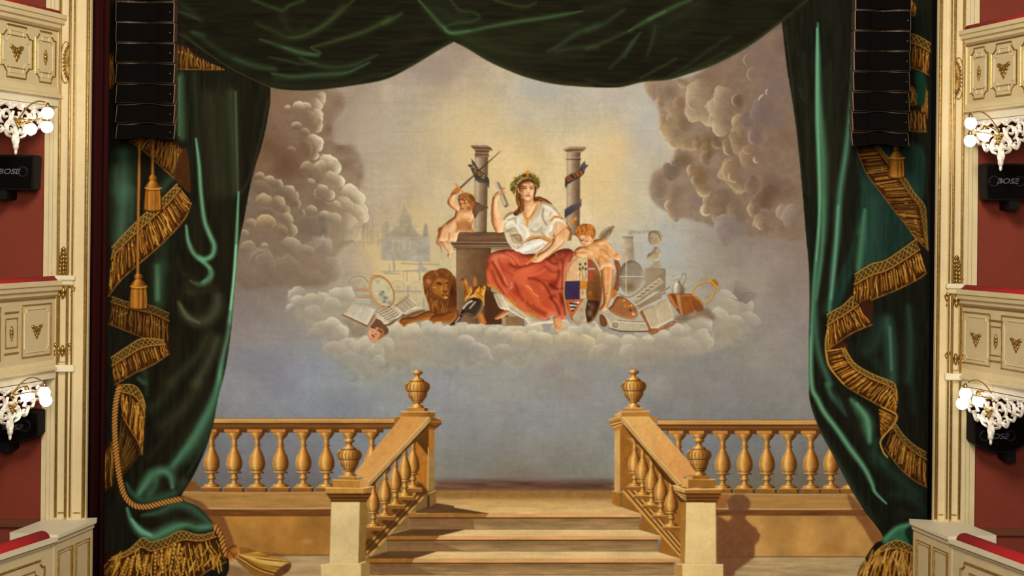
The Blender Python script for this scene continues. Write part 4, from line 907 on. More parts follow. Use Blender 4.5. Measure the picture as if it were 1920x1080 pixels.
am = flesh(E(172,345, 190,312, 240,290, 300,310, 330,335, 335,360, 340,390, 322,400, 300,385, 260,390, 200,392, 176,372), (210, 156, 106), P_CH2)
stroke(E(180,375, 240,392, 310,390), 4, (140,84,46), a=0.7, soft=0.8, clip=am); stroke(E(190,335, 250,320, 310,345), 6, (234,188,140), a=0.7, soft=0.8, clip=am); stroke(E(215,350, 270,345), 1.6, (150,92,52), a=0.7, clip=am)
for x, y in [(290,370),(308,372),(325,372)]: stroke(E(x,y, x-2,y+28), 2.2, (220,168,118), a=0.9); stroke(E(x+8,y, x+7,y+28), 0.9, (120,66,36), a=0.8)
for a0 in (0, 1, 2, 3): stroke(E(550,380, 585+a0*2-6,350+a0*16), 2.2, (214,158,108), a=0.95, pid=P_CH2)
fc = flesh(E(205,195, 240,175, 300,185, 340,215, 332,262, 290,288, 245,282, 228,255, 210,225), (212, 158, 112), P_CH2)
blob(E(240,205)[0][0], E(240,205)[0][1], 8, 5, (236,194,150), a=0.8, clip=fc); stroke(E(335,220, 320,265, 280,288), 5, (150,92,52), a=0.75, soft=0.8, clip=fc)
for pts, w, c in [((225,235, 245,240, 255,234),1.4,(86,46,26)),((272,246, 292,246),1.4,(86,46,26)),((250,245, 245,262),1.5,(228,176,128)),((250,275, 270,274),1.4,(150,60,40))]: stroke(E(*pts), w, c, a=0.85)
P_HA2 = part('hair', 'curly red hair', P_CH2)
hr = fill(E(183,180, 185,150, 205,115, 255,92, 320,98, 355,135, 360,185, 345,225, 325,215, 310,190, 270,178, 225,188, 195,205), (158, 96, 40), P_HA2, mott=0.16)
g = random.Random(9)
for i in range(60):
    x, y = g.uniform(190, 350), g.uniform(98, 200); stroke(E(x,y, x+g.uniform(-12,12),y+10, x+g.uniform(-6,10),y+20), 1.4, g.choice([(206,142,66),(110,62,24),(184,118,50)]), a=0.75, clip=hr)

# --- instruments of arts and sciences
P_STM = part('smoke_stack', 'grey factory chimney with drifting smoke painted behind the globe')
lathev(G, [(270,155,48),(268,172,42),(272,180,42),(280,400,44)], pid=P_STM, stops=[(0,(176,160,132)),(0.4,(160,146,122)),(1,(136,122,102))]); stroke(G(320,210, 330,380), 3, (160,146,122), a=0.7); stroke(G(222,158, 318,158), 1.6, (116,102,84), a=0.8); stroke(G(225,172, 315,172), 1.2, (122,108,88), a=0.8)
for x, y, r in [(290,130,26),(330,118,26),(370,120,24),(410,118,22),(450,112,22),(300,110,18)]: q = G(x, y)[0]; puff(q[0], q[1], r / 4.696, (160,146,124), (142,128,106), -90, a=0.7, diss=1)
P_GLB = part('globe', 'terrestrial globe painted in grey and brown')
gc = G(300, 520)[0]
gl = fill(np.stack([gc[0] + 112/4.696*np.cos(t), gc[1] + 152/4.696*np.sin(t)], -1), (140,128,110), P_GLB, smooth=False)
puffshade(gl, 5, (172,160,138), (104,88,68), 1.0); blob(G(290,600)[0][0], G(290,600)[0][1], 15, 12, (118,84,48), a=0.8, clip=gl, noisy=0.6); blob(G(310,430)[0][0], G(310,430)[0][1], 14, 10, (126,114,100), a=0.7, clip=gl)
stroke(G(255,335, 252,690), 2.4, (190,176,146), a=0.8); stroke(G(200,512, 430,512), 2.0, (196,182,152), a=0.9, pid=P_GLB); stroke(G(200,518, 430,518), 1.0, (96,80,62), a=0.8); stroke(G(428,515, 420,580, 370,640, 280,690, 190,665), 2.2, (128,112,90), a=0.9, pid=P_GLB); stroke(G(300,370, 360,400, 400,470), 1.2, (112,98,80), a=0.7)
P_BST = part('bust', 'pale stone bust on a square plinth painted beyond the globe')
fill(G(415,440, 480,425, 600,440, 600,610, 560,640, 415,640), (150,136,112), P_BST, smooth=False, col2=(134,118,96), grad=((1208,0),(1248,0)))
fill(G(470,425, 490,395, 500,370, 545,370, 545,395, 560,425), (158,144,118), P_BST); bs = fill(G(435,340, 450,310, 495,290, 500,255, 530,250, 560,285, 578,292, 555,340, 530,372, 490,372, 445,355), (160,146,120), P_BST)
puffshade(bs, 3, (192,178,148), (110,94,74), 1.0)
hd = fill(G(447,180, 455,125, 490,105, 540,110, 575,150, 580,190, 560,225, 530,235, 515,250, 490,235, 470,230, 455,205), (152,136,110), P_BST); puffshade(hd, 3, (190,174,144), (108,92,70), 1.0)
for pts, w, c in [((470,170, 490,172),1.4,(96,80,62)),((458,180, 452,195, 462,200),1.2,(120,104,82)),((465,215, 480,216),1.2,(100,80,62)),((510,120, 540,140, 560,190),2.4,(112,94,72)),((520,150, 545,180, 550,215),2.2,(176,160,130)),((490,270, 480,300, 460,330),2,(120,104,82))]: stroke(G(*pts), w, c, a=0.75)
P_MAP = part('rolled_map', 'rolled printed sheet leaning against the plinth')
m = fill(G(290,715, 545,518, 570,530, 588,570, 570,590, 340,755), (164,150,124), P_MAP, smooth=False)
stroke(G(310,715, 550,530), 4, (198,184,156), a=0.8, soft=0.7, clip=m); stroke(G(340,745, 580,575), 3, (112,92,68), a=0.8, soft=0.7, clip=m)
for i in range(16): x = 350 + i * 12; y = 690 - i * 9.3 + (i % 3) * 7; stroke(G(x,y, x+10,y-6), 1.4, (84,66,48), a=0.8)
for pts in [(345,775, 640,600),(370,770, 600,650),(360,790, 560,690)]: stroke(G(*pts), 2.4, (134,102,66), a=0.9, pid=P_MAP)
P_JUG = part('jug', 'silver ewer with curled handle painted behind the brown book')
lathev(G, [(708,525,20),(708,545,18),(708,562,26),(708,568,22),(712,580,40),(714,610,58),(714,640,60),(714,662,50)], pid=P_JUG, stops=[(0,(130,120,104)),(0.25,(206,198,180)),(0.5,(146,136,118)),(0.8,(104,92,76)),(1,(140,128,108))])
fill(G(625,512, 660,505, 700,520, 735,495, 752,485, 745,520, 728,545, 690,545, 670,522), (150,140,122), P_JUG); stroke(G(745,500, 765,482, 782,500, 775,545, 755,580), 1.8, (132,118,98), pid=P_JUG); stroke(G(640,512, 690,525, 740,500), 1.2, (214,206,188), a=0.8)
P_PAL = part('palette', "painter's brown palette with dabs of paint")
pl = fill(G(98,795, 130,760, 170,690, 230,690, 300,740, 345,790, 360,840, 345,875, 300,888, 220,870, 150,840), (150,98,58), P_PAL); puffshade(pl, 3, (186,130,84), (96,58,32), 1.0)
for x, y, r, c in [(235,720,3.2,(206,146,62)),(245,770,3.4,(206,120,40)),(275,770,3,(216,150,50)),(300,765,3,(214,168,62)),(270,770,2.4,(190,86,34)),(318,840,4,(206,178,142)),(290,805,4.5,(104,68,42)),(330,800,3,(120,76,46))]: q = G(x, y)[0]; blob(q[0], q[1], r, r, c, 0.95, hard=0.4)
P_PAR = part('parchment', 'curled white sheet under the palette')
fill(G(20,850, 60,850, 85,900, 80,945, 30,940), (112,72,42), P_PAR)
m = fill(G(35,835, 80,825, 130,850, 250,890, 420,900, 450,905, 440,990, 300,992, 160,985, 110,965, 90,920, 70,860), (176,164,138), P_PAR, smooth=False)
stroke(G(150,905, 300,915, 440,922), 4, (206,196,172), a=0.8, soft=0.7, clip=m); stroke(G(110,965, 200,990, 330,995, 450,992), 2.5, (84,60,40), a=0.85); stroke(G(60,850, 100,900, 120,965), 2, (214,204,180), a=0.7); stroke(G(180,895, 300,905, 430,905), 1.6, (120,100,76), a=0.8)
q = G(162, 935)[0]; th = np.linspace(0, 10, 40); stroke(np.stack([q[0] + (1 + th*0.42)*np.cos(th), q[1] + (1.4 + th*0.5)*np.sin(th)], -1), 1.2, (70,52,36), a=0.85, smooth=False)
P_BK1 = part('open_book', 'open printed book lying beside the curled sheet')
fill(G(372,825, 400,795, 470,930, 570,960, 690,905, 690,930, 480,1024, 445,1000, 450,960), (142,90,54), P_BK1, smooth=False)
for pts in [(395,800, 440,775, 500,765, 520,760, 570,935, 540,965, 470,968),(515,762, 540,735, 610,705, 640,750, 680,880, 620,915, 565,945)]:
    m = fill(G(*pts), (186,172,142), P_BK1, smooth=False); puffshade(m, 3, (210,198,170), (140,122,94), 0.8)
for i in range(11): stroke(G(418+i*6,808+i*13, 505+i*4,785+i*13), 1.0, (128,108,82), a=0.7, brk=0.5)
for i in range(10): stroke(G(536+i*6,770+i*14, 612+i*7,730+i*15), 1.0, (128,108,82), a=0.7, brk=0.5)
stroke(G(580,955, 640,915, 685,905), 2, (100,62,36), a=0.8); stroke(G(460,1010, 600,950, 690,920), 1.4, (186,128,84), a=0.7)
P_BK2 = part('closed_book', 'brown leather book standing ajar before the ewer')
m = fill(G(612,670, 640,658, 840,660, 850,700, 855,820, 745,862, 690,800, 640,730), (140,82,40), P_BK2, smooth=False)
fill(G(640,665, 720,668, 740,760, 745,860, 690,790), (118,66,32), P_BK2, smooth=False); fill(G(690,670, 725,668, 755,850, 740,862, 715,780), (170,126,82), P_BK2, smooth=False); fill(G(612,672, 640,662, 715,790, 690,798), (168,106,58), P_BK2, smooth=False)
stroke(G(735,680, 830,675), 2, (176,114,62), a=0.7); fill(G(835,690, 880,690, 930,770, 925,810, 860,810), (122,72,38), P_BK2); 
fill(G(690,860, 860,830, 960,780, 1035,860, 1020,890, 900,870, 720,930, 690,905), (112,86,64), a=0.7, soft=3)
P_LYR = part('lyre', 'golden lyre painted at the end of the group')
for pts in [(975,515, 992,528, 990,555, 940,560, 880,585, 848,625, 842,665, 870,700, 900,718),(1075,625, 1060,605, 1035,605, 1028,650, 1000,710, 960,740, 920,752)]: stroke(G(*pts), (2.6, 3.4, 3.4, 3.0), (164,116,54), pid=P_LYR); stroke(G(*[v - 3 for v in pts]), 1.0, (224,180,104), a=0.85)
fill(G(1000,555, 1030,530, 1060,560, 1062,585, 1035,600, 1005,580), (150,100,44), P_LYR); stroke(G(1000,550, 1050,600), 3, (190,140,66), pid=P_LYR); stroke(G(862,690, 900,720, 930,755), 4, (166,112,48), pid=P_LYR)
for i in range(4): stroke(G(880+i*14,690+i*10, 1005+i*12,570+i*8), 0.8, (176,152,108), a=0.5)

# --- books and mask by the lion
P_HRN = part('horn', 'pale curved horn on folded papers')
stroke(F(225,345, 245,285, 310,255, 390,265, 440,330, 450,400), (2, 7, 12, 14, 12), (172,160,138), pid=P_HRN); stroke(F(225,345, 245,275, 310,245, 390,250, 445,310), 1.4, (122,104,84), a=0.8); stroke(F(320,400, 440,405), 5, (184,120,72), a=0.7); stroke(F(330,380, 400,300), 8, (206,178,126), a=0.5, soft=0.9)
for y, c in [(440,(172,166,150)),(490,(170,130,98)),(515,(180,174,158)),(545,(176,168,150))]: stroke(F(300,y, 470,y+8), 4, c, a=0.8)
P_MIR = part('picture', 'oval landscape picture in a gilt frame with bow')
mc = F(610, 420)[0]; th = np.linspace(0, 2*PI, 50, endpoint=False); an = math.radians(-28)
ex, ey = 20*np.cos(th), 31*np.sin(th)
me_ = np.stack([mc[0] + ex*math.cos(an) - ey*math.sin(an)*1.0, mc[1] + ex*math.sin(an) + ey*math.cos(an)], -1)
m = fill(me_, (182,172,140), P_MIR, smooth=False); puffshade(m, 3, (204,190,150), (128,112,84), 0.8)
for x, y, r, c in [(600,460,7,(112,116,112)),(650,500,8,(100,104,104)),(700,560,8,(124,120,116)),(640,545,6,(84,90,92)),(560,300,6,(150,156,140)),(620,430,5,(92,98,92)),(660,470,4,(176,166,150))]: q = F(x, y)[0]; blob(q[0], q[1], r, r*.8, c, 0.85, clip=m, noisy=0.9)
stroke(np.vstack([me_, me_[:1]]), 3.0, (160,112,60), smooth=False, pid=P_MIR); stroke(me_[18:40], 1.2, (218,178,110), a=0.85, smooth=False)
for x, y in [(480,265),(505,240),(530,235),(550,250)]: q = F(x, y)[0]; blob(q[0], q[1], 3, 3, (166,122,72), 0.9, hard=0.3)
P_BK3 = part('open_book', 'open book with blue tinted pages in the cloud')
fill(F(130,700, 150,670, 430,820, 530,680, 535,710, 440,850, 400,835), (150,104,66), P_BK3, smooth=False)
m = fill(F(140,690, 240,555, 340,575, 440,590, 530,640, 440,820, 420,820, 270,750), (186,178,156), P_BK3, smooth=False); puffshade(m, 3, (204,196,172), (150,136,110), 0.8)
stroke(F(350,585, 300,660, 260,715), 7, (150,150,152), a=0.6, soft=0.8, clip=m)
for i in range(7): stroke(F(230+i*4,580+i*16, 320-i*4,600+i*16), 1.0, (150,148,142), a=0.6, brk=0.4); stroke(F(380-i*8,625+i*20, 480-i*10,660+i*20), 1.0, (140,142,146), a=0.6, brk=0.4)
stroke(F(145,700, 290,765, 430,830), 2, (120,76,44), a=0.8)
fill(F(140,740, 300,810, 440,860, 440,900, 350,980, 300,1000, 240,920, 220,860), (132,118,98), a=0.6, soft=3)
P_MSK = part('mask', "theatrical mask with dark hair dropped on the clouds")
mk = fill(F(470,845, 520,780, 545,745, 620,780, 680,860, 688,910, 640,950, 600,985, 545,1018, 490,1018, 455,980, 440,920), (198,142,108), P_MSK)
fill(F(470,850, 520,775, 540,742, 620,780, 685,865, 688,915, 640,945, 620,880, 560,850), (104,74,52), P_MSK, clip=mk)
fill(F(560,850, 620,880, 640,945, 600,985, 560,1000, 590,930), (150,96,62), P_MSK, clip=mk, soft=1)
for pts, w, c in [((495,850, 530,862),3,(72,46,34)),((570,885, 605,905),3.4,(72,46,34)),((545,880, 520,925, 545,935),2.2,(150,92,64)),((490,940, 515,960),3,(74,36,26)),((535,890, 515,925),2,(228,178,140)),((470,900, 480,960),4,(222,166,130))]: stroke(F(*pts), w, c, a=0.85, soft=0.5)
P_MUS = part('music_book', 'open book of written music beside the lion')
fill(F(640,810, 760,760, 850,690, 900,700, 1000,660, 1110,640, 1120,655, 960,720, 840,730, 720,820, 660,830), (112,84,58), P_MUS)
for pts in [(530,690, 545,640, 600,610, 700,605, 780,640, 850,695, 760,760, 650,815, 600,770, 550,740),(755,610, 800,560, 900,480, 950,470, 1010,560, 1100,620, 960,640, 860,690)]:
    m = fill(F(*pts), (188,174,148), P_MUS); puffshade(m, 3, (214,204,180), (140,120,94), 0.8)
for i in range(6):
    for k in range(9):
        x, y = 560 + i * 26 + k * 17, 672 + i * 22 - k * 8 + (k * 7) % 9
        if x + 0.5 * y < 1150: stroke(F(x,y, x+9,y-3), 1.4, (72,56,46), a=0.8)
for i in range(6):
    for k in range(7):
        x, y = 775 + i * 18 + k * 22, 590 + i * 16 - k * 14 + (k * 5) % 9
        stroke(F(x,y, x+12,y-5), 1.4, (72,56,46), a=0.8)

# billows of the bank that lap over the feet of the group
for x, y, r in [(846,619,12),(866,612,13),(884,616,12),(902,612,10),(925,622,14),(950,624,13),(972,628,12),(1000,628,12),(1022,630,11),(1075,622,15),(1096,616,12),(1120,622,12),(1060,630,12),(1148,634,12),(1180,636,13),(1215,636,12),(1246,626,12),(1270,616,12),(800,610,12),(770,616,13),(745,612,10),(822,612,11)]:
    puff(x, y + 5, r * 1.15, (200, 192, 168), (164, 155, 134), -90, a=0.85, diss=0.4)
# ------------------------------------------------------------------ painted terrace: balustrade, newels, steps
S1 = View(340, 680, 3.373); S2 = View(580, 680, 4.5); S3 = View(580, 860, 4.908); S4 = View(800, 860, 4.8)
S5 = View(1120, 680, 4.5); S6 = View(1120, 860, 4.908); S7 = View(1320, 760, 3.375); S8 = View(330, 900, 6.0)
def rect(x0, y0, x1, y1): return np.array([(x0, y0), (x1, y0), (x1, y1), (x0, y1)], float)

def baluster(cx, y0, y1, pid, w=15.0, lean=0.0, k=1.0):
    h = y1 - y0
    rows = [(0, .98), (.03, .92), (.06, .75), (.10, .50), (.125, .34), (.21, .32), (.225, .45), (.245, .45), (.255, .28), (.29, .38), (.36, .60), (.43, .84), (.50, .98), (.56, 1.02), (.62, .98), (.67, .82), (.705, .55), (.712, .88), (.735, .90), (.742, .52), (.755, .34), (.80, .36), (.825, .52), (.845, .50), (.86, .30), (.90, .30), (.925, .40), (.945, .78), (.97, 1.0), (1.0, 1.05)]
    m = lathe([(cx + lean * t, y0 + h * t, w * r) for t, r in rows], pid=pid)
    for t, c, ww in [(.215, (84, 50, 20), 1.0), (.70, (70, 42, 18), 1.4), (.748, (78, 46, 18), 1.2), (.85, (84, 50, 20), 1.0), (.94, (90, 56, 22), 1.0)]:
        r = np.interp(t, [a for a, _ in rows], [b for _, b in rows]) * w
        stroke([(cx + lean * t - r, y0 + h * t), (cx + lean * t + r, y0 + h * t + 0.4)], ww, c, a=0.7, clip=m)
    stroke([(cx - w * .28, y0 + h * .42), (cx - w * .42, y0 + h * .55), (cx - w * .3, y0 + h * .63)], (1, w * .34, 1), (236, 190, 112), a=0.6, soft=0.9, clip=m)
    stroke([(cx - w * .1, y0 + h * .13), (cx - w * .1, y0 + h * .2)], 2, (226, 176, 100), a=0.6, soft=0.8, clip=m)
    return m

def urn(cx, y0, k, pid):
    """finial: knob, gadrooned bowl, foot; y0 top, k pixels per unit"""
    rows = [(0, 8), (6, 30), (14, 46), (24, 46), (34, 30), (40, 18), (58, 17), (66, 30), (76, 52), (92, 62), (94, 56), (100, 84), (116, 102), (140, 108), (160, 102), (176, 92), (182, 82), (190, 84), (215, 80), (240, 64), (256, 50), (262, 46), (272, 46), (276, 24), (286, 24), (298, 44), (310, 56), (316, 58)]
    m = lathe([(cx, y0 + y * k, r * k) for y, r in rows], pid=pid)
    for i in range(9):
        a = -1 + 2 * (i + 0.5) / 9; x = math.sin(a * 1.45)
        stroke([(cx + x * 66 * k, y0 + 98 * k), (cx + x * 104 * k, y0 + 135 * k), (cx + x * 92 * k, y0 + 174 * k)], (1, 2.2, 1), (96, 60, 24), a=0.75, clip=m)
        stroke([(cx + x * 80 * k, y0 + 192 * k), (cx + x * 70 * k, y0 + 225 * k), (cx + x * 44 * k, y0 + 252 * k)], (1, 1.8, 0.8), (100, 64, 26), a=0.7, clip=m)
    for i in range(4): stroke([(cx + (-70 + i * 24) * k, y0 + 112 * k), (cx + (-76 + i * 26) * k, y0 + 150 * k)], 3.0, (226, 178, 104), a=0.6, soft=0.8, clip=m)
    for y, r in [(94, 60), (180, 92), (38, 22), (258, 48), (274, 34)]: stroke([(cx - r * k, y0 + y * k), (cx + r * k, y0 + y * k)], 1.6, (70, 42, 18), a=0.75, clip=m)
    stroke([(cx - 26 * k, y0 + 12 * k), (cx, y0 + 9 * k)], 2, (232, 186, 118), a=0.7, soft=0.8, clip=m)
    return m

# ground and terrace wall
P_FLR = part('floor', 'tan floor painted in front of the steps', None, False)
fill(rect(330, 1040, 1690, 1226), (176, 150, 108), P_FLR, smooth=False, nz=NH, mott=0.08)
P_TER = part('terrace_wall', 'ochre wall carrying the balustrade beside the tassel on the floor', None)
P_TE2 = part('terrace_wall', 'ochre wall carrying the balustrade with the shadow of an urn', None)
fill(rect(330, 922, 1200, 1042), (158, 106, 46), None, smooth=False)
def wall(x0, x1, ya, yb, yc, yd, ye, pid):
    """upright wall: upper face ya..yb, pale ledge, shade band to yc.., lower face to ye"""
    fill(rect(x0, ya, x1, yb), (178, 130, 64), pid, smooth=False, nz=NH, mott=0.06)
    stroke([(x0, ya), ((x0 + x1) / 2, ya + 1), (x1, ya)], 2.0, (206, 156, 84), a=0.9)
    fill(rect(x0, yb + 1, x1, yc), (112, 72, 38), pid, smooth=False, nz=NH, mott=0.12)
    fill(rect(x0, yc, x1, ye), (168, 120, 58) if x0 < 900 else (180, 136, 76), pid, smooth=False, nz=NF, mott=0.10)
    stroke([(x0, yb), ((x0 + x1) / 2, yb + 1.2), (x1, yb)], 2.4, (212, 170, 112), a=0.95)
    stroke([(x0, ye), (x1, ye)], 1.6, (104, 72, 40), a=0.8)
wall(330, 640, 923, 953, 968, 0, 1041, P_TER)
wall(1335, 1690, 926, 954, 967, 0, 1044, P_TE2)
for x, y, r, c in [(470,985,30,(184,138,72)),(560,1010,40,(158,108,46)),(575,1015,20,(192,150,86)),(430,1000,30,(178,130,66)),(1460,1000,50,(178,130,66)),(1520,985,36,(182,136,72)),(1420,1030,40,(196,156,98)),(1560,1030,40,(160,112,54))]:
    blob(x, y, r, r * 0.5, c, a=0.5, noisy=0.8)
# cast shadows painted on the wall and floor
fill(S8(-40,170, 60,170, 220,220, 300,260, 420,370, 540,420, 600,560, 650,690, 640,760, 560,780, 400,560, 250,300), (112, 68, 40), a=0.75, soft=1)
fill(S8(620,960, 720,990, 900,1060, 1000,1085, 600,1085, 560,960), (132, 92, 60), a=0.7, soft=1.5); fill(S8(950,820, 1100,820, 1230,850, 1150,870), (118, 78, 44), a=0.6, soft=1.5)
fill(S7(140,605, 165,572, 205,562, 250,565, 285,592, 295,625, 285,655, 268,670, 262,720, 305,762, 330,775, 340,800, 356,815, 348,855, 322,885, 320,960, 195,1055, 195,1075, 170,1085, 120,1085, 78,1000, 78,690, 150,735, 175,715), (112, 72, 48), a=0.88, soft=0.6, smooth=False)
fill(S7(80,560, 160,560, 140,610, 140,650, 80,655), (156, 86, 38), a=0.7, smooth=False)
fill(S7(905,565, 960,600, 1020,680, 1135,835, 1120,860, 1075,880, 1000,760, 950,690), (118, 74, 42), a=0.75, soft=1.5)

def balustrade(xs, x0, x1, yr, yb, pid, pb, light=-1):
    """rail with its blocks, balusters with plinths; yr rail top, yb plinth top"""
    for cx in xs:
        b = part('baluster', None, pid)
        baluster(cx, yr + 27, yb, b)
        fill(rect(cx - 19, yb, cx + 17, yb + 8), (140, 92, 38), b, smooth=False)
        fill(np.array([(cx + 15, yb), (cx + 19, yb + 2), (cx + 19, yb + 8.5), (cx + 15, yb + 8.5)]), (84, 52, 22), b, smooth=False)
        stroke([(cx - 19, yb + 0.6), (cx + 17, yb + 0.6)], 1.4, (216, 164, 92), a=0.9)
    fill(rect(x0, yr, x1, yr + 9), (190, 144, 82), pb, smooth=False, nz=NH, mott=0.07)
    fill(rect(x0, yr + 9, x1, yr + 20), (110, 72, 34), pb, smooth=False, nz=NH, mott=0.12)
    stroke([(x0, yr), (x1, yr)], 1.2, (128, 88, 46), a=0.9); stroke([(x0, yr + 2.4), (x1, yr + 2.4)], 1.4, (214, 170, 108), a=0.8)
    stroke([(x0, yr + 9.6), (x1, yr + 9.6)], 1.6, (60, 36, 16), a=0.8); stroke([(x0, yr + 14), (x1, yr + 14)], 1.4, (138, 94, 46), a=0.8); stroke([(x0, yr + 19), (x1, yr + 19)], 1.4, (70, 42, 18), a=0.8)
    for cx in xs:
        fill(rect(max(x0, cx - 21), yr + 20, min(x1, cx + 22), yr + 26.5), (92, 58, 26), pb, smooth=False)
        lo, hi = (cx - 19, cx + 9)
        fill(rect(max(x0, lo), yr + 20.5, min(x1, hi), yr + 26), (192, 126, 62), pb, smooth=False)
P_BAL1 = part('balustrade', 'stone balustrade painted beside the curtain with tassel ropes')
P_RL1 = part('handrail', None, P_BAL1)
balustrade([396.9, 439.3, 482.3, 526.2, 568.9, 612.2, 655, 697], 340, 742, 784.5, 913.5, P_BAL1, P_RL1)
fill(S1(30,790, 50,760, 75,750, 105,775, 118,805, 30,808), (128,84,38), P_BAL1)
P_BAL2 = part('balustrade', 'stone balustrade painted beside the urn shadow on the wall')
P_RL2 = part('handrail', None, P_BAL2)
balustrade([1272, 1311, 1355, 1396.4, 1437.9, 1479.4, 1520.6, 1558.5, 1595], 1233, 1610, 787.3, 916.0, P_BAL2, P_RL2)

# ---- steps
P_ST = part('staircase', 'flight of pale stone steps painted in the middle of the terrace')
def quad(*v): return np.array(v, float).reshape(-1, 2)
land = part('step', None, P_ST)
fill(quad(812,920, 1152,920, 1156,948, 1202,963, 765,963, 812,944), (160, 124, 72), land, smooth=False, col2=(220, 184, 124), nz=NH, mott=0.05)
fill(quad(815,918, 1150,918, 1150,936, 815,934), (140, 104, 58), land, smooth=False, soft=3, a=0.8)
sh = (96, 68, 42)
fill(np.vstack([S3(915,500, 1085,440, 1170,410, 1276,425), S4(245,425, 245,440, 575,495)]), sh, land, smooth=False, nz=NH, mott=0.1)
def step(y0, y1, y2, y3, xl0, xr0, xl, xr, rl, rr, pid, shx0, shx1):
    """tread y0..y1, lip y1..y2, riser y2..y3"""
    if y0 is not None:
        fill(quad(xl0,y0, xr0,y0, xr,y1, xl,y1), (220, 188, 132), pid, smooth=False, nz=NH, mott=0.05)
        fill(quad(xl0,y0, shx1,y0, shx0,y1, xl,y1), sh, pid, smooth=False, nz=NH, mott=0.1)
        stroke([(shx0, y1 - 0.5), (xr, y1 - 0.5)], 1.6, (226, 196, 142), a=0.8)
    fill(quad(rl,y2, rr,y2, rr,y3, rl,y3), (136, 104, 66), pid, smooth=False, col2=(166, 138, 96), nz=NH, mott=0.10)
    fill(quad(rl,y2, rl+(shx0-rl)*0.8,y2, rl+(shx1-rl)*1.0,y3, rl,y3), (120, 86, 56), pid, smooth=False, a=0.6)
    fill(quad(xl,y1, xr,y1, xr,y2, xl,y2), (214, 162, 104), pid, smooth=False, nz=NH, mott=0.06)
    fill(quad(xl,y1, shx0,y1, shx0-6,y2, xl,y2), (158, 108, 48), pid, smooth=False)
    stroke([(rl, y2 + 0.8), ((rl+rr)/2, y2 + 1.3), (rr, y2 + 0.6)], 1.8, (66, 42, 22), a=0.85)
    stroke([(rl, y3 - 0.5), (rr, y3 - 0.5)], 1.0, (96, 70, 44), a=0.6)
s4 = part('step', None, P_ST); s3 = part('step', None, P_ST); s2 = part('step', None, P_ST)
fill(quad(690,1078, 1268,1078, 1268,1226, 690,1226), (196, 162, 104), P_FLR, smooth=False)
fill(quad(690,900, 780,900, 780,1078, 690,1078), (150, 120, 74), None, smooth=False)
step(1034, 1047, 1055, 1078, 726, 1233, 685, 1276, 694, 1264, s4, 778, 820)
step(993, 1005, 1012, 1034, 767, 1198, 723.6, 1239, 726, 1233, s3, 824, 872)
step(None, 963, 970, 993, 0, 0, 765, 1202.5, 767, 1198, s2, 916, 890)
ID[963 - PY0:970 - PY0, 765 - PX0:1202 - PX0][ID[963 - PY0:970 - PY0, 765 - PX0:1202 - PX0] == s2] = land

# ---- stair flanks
P_FK1 = part('stair_flank', 'shaded stair flank with diagonal mouldings and small balusters')
P_FK2 = part('stair_flank', 'sunlit ochre stair flank with diagonal mouldings and small balusters')
# left: pier at the top, panel, side wall under the mouldings
fill(S2(970,560, 1015,540, 1055,570, 1052,1085, 1000,1085, 880,1000, 880,700), (168, 110, 44), P_FK1, smooth=False)
fill(S2(960,575, 1008,560, 1004,790, 900,655), (92, 58, 26), P_FK1, smooth=False)
fill(S3(1000,60, 1095,60, 1090,310, 960,300), (172, 114, 46), P_FK1, smooth=False, nz=NV)
fill(S3(1095,-60, 1145,-60, 1140,300, 1085,310), (146, 118, 72), P_FK1, smooth=False); stroke(S3(1095,-100, 1090,300), 2.2, (206,160,92), a=0.9)
fill(S3(1085,305, 1110,292, 1168,292, 1168,410, 1110,445, 1085,400), (128, 98, 56), P_FK1, smooth=False); stroke(S3(1090,318, 1115,312, 1160,294), 2.0, (216,166,84), a=0.9)
fill(S3(1070,330, 1105,340, 1108,440, 1080,445), (66,44,26), P_FK1, smooth=False, a=0.9)
fill(S3(515,905, 515,690, 1000,200, 1085,330, 1085,440, 915,500, 915,545, 910,640, 710,690, 705,750, 700,850, 560,890), (150, 122, 72), P_FK1, smooth=False, col2=(120, 92, 54), grad=((690, 1040), (790, 930)))
fill(S3(515,690, 940,240, 1060,330, 515,900), (128, 88, 40), P_FK1, smooth=False)
# mouldings: diagonal light lines broken by the shadows of the balusters
for k in range(5):
    o = k * 17
    a, b = S3(500 + o * 0.9, 835 + o * 0.75)[0], S3(985 + o * 0.9, 305 + o * 0.75)[0]
    stroke([a, b], 3.4 if k % 2 == 0 else 1.8, [(206, 160, 92), (92, 58, 26)][k % 2], a=0.9, clip=None)
for i in range(6):
    q = S3(560 + i * 92, 790 - i * 100)[0]
    fill(np.array([q + (-17, -3), q + (2, -14), q + (17, 5), q + (-2, 13)]), (76, 46, 22), None, smooth=False, a=0.8, soft=0.6)
P_BF1 = [part('baluster', None, P_FK1) for _ in range(5)]
def flank_baluster(V, cx, ytop, ybase, r, pid, sgn, clipm=None):
    """stair baluster with plinth; V crop coordinates"""
    c = V(cx, ytop)[0]; b = V(cx, ybase)[0]
    baluster(c[0], c[1] - 6, b[1], pid, w=r)
    w = r * 1.25
    fill(np.array([(b[0] - w, b[1]), (b[0] + w * 1.05, b[1]), (b[0] + w * 1.2, b[1] + 2), (b[0] + w * 1.1, b[1] + 8), (b[0] - w, b[1] + 7)]), (140, 96, 44), pid, smooth=False)
    stroke([(b[0] - w, b[1] + 0.6), (b[0] + w, b[1] + 0.6)], 1.8, (216, 166, 90), a=0.9)
for i, (cx, yt, yb) in enumerate([(955, -170, 268), (880, -130, 345), (792, -10, 425), (697, 110, 528), (590, 190, 625)]):
    flank_baluster(S3, cx, yt, yb, 12.0, P_BF1[i], 1)
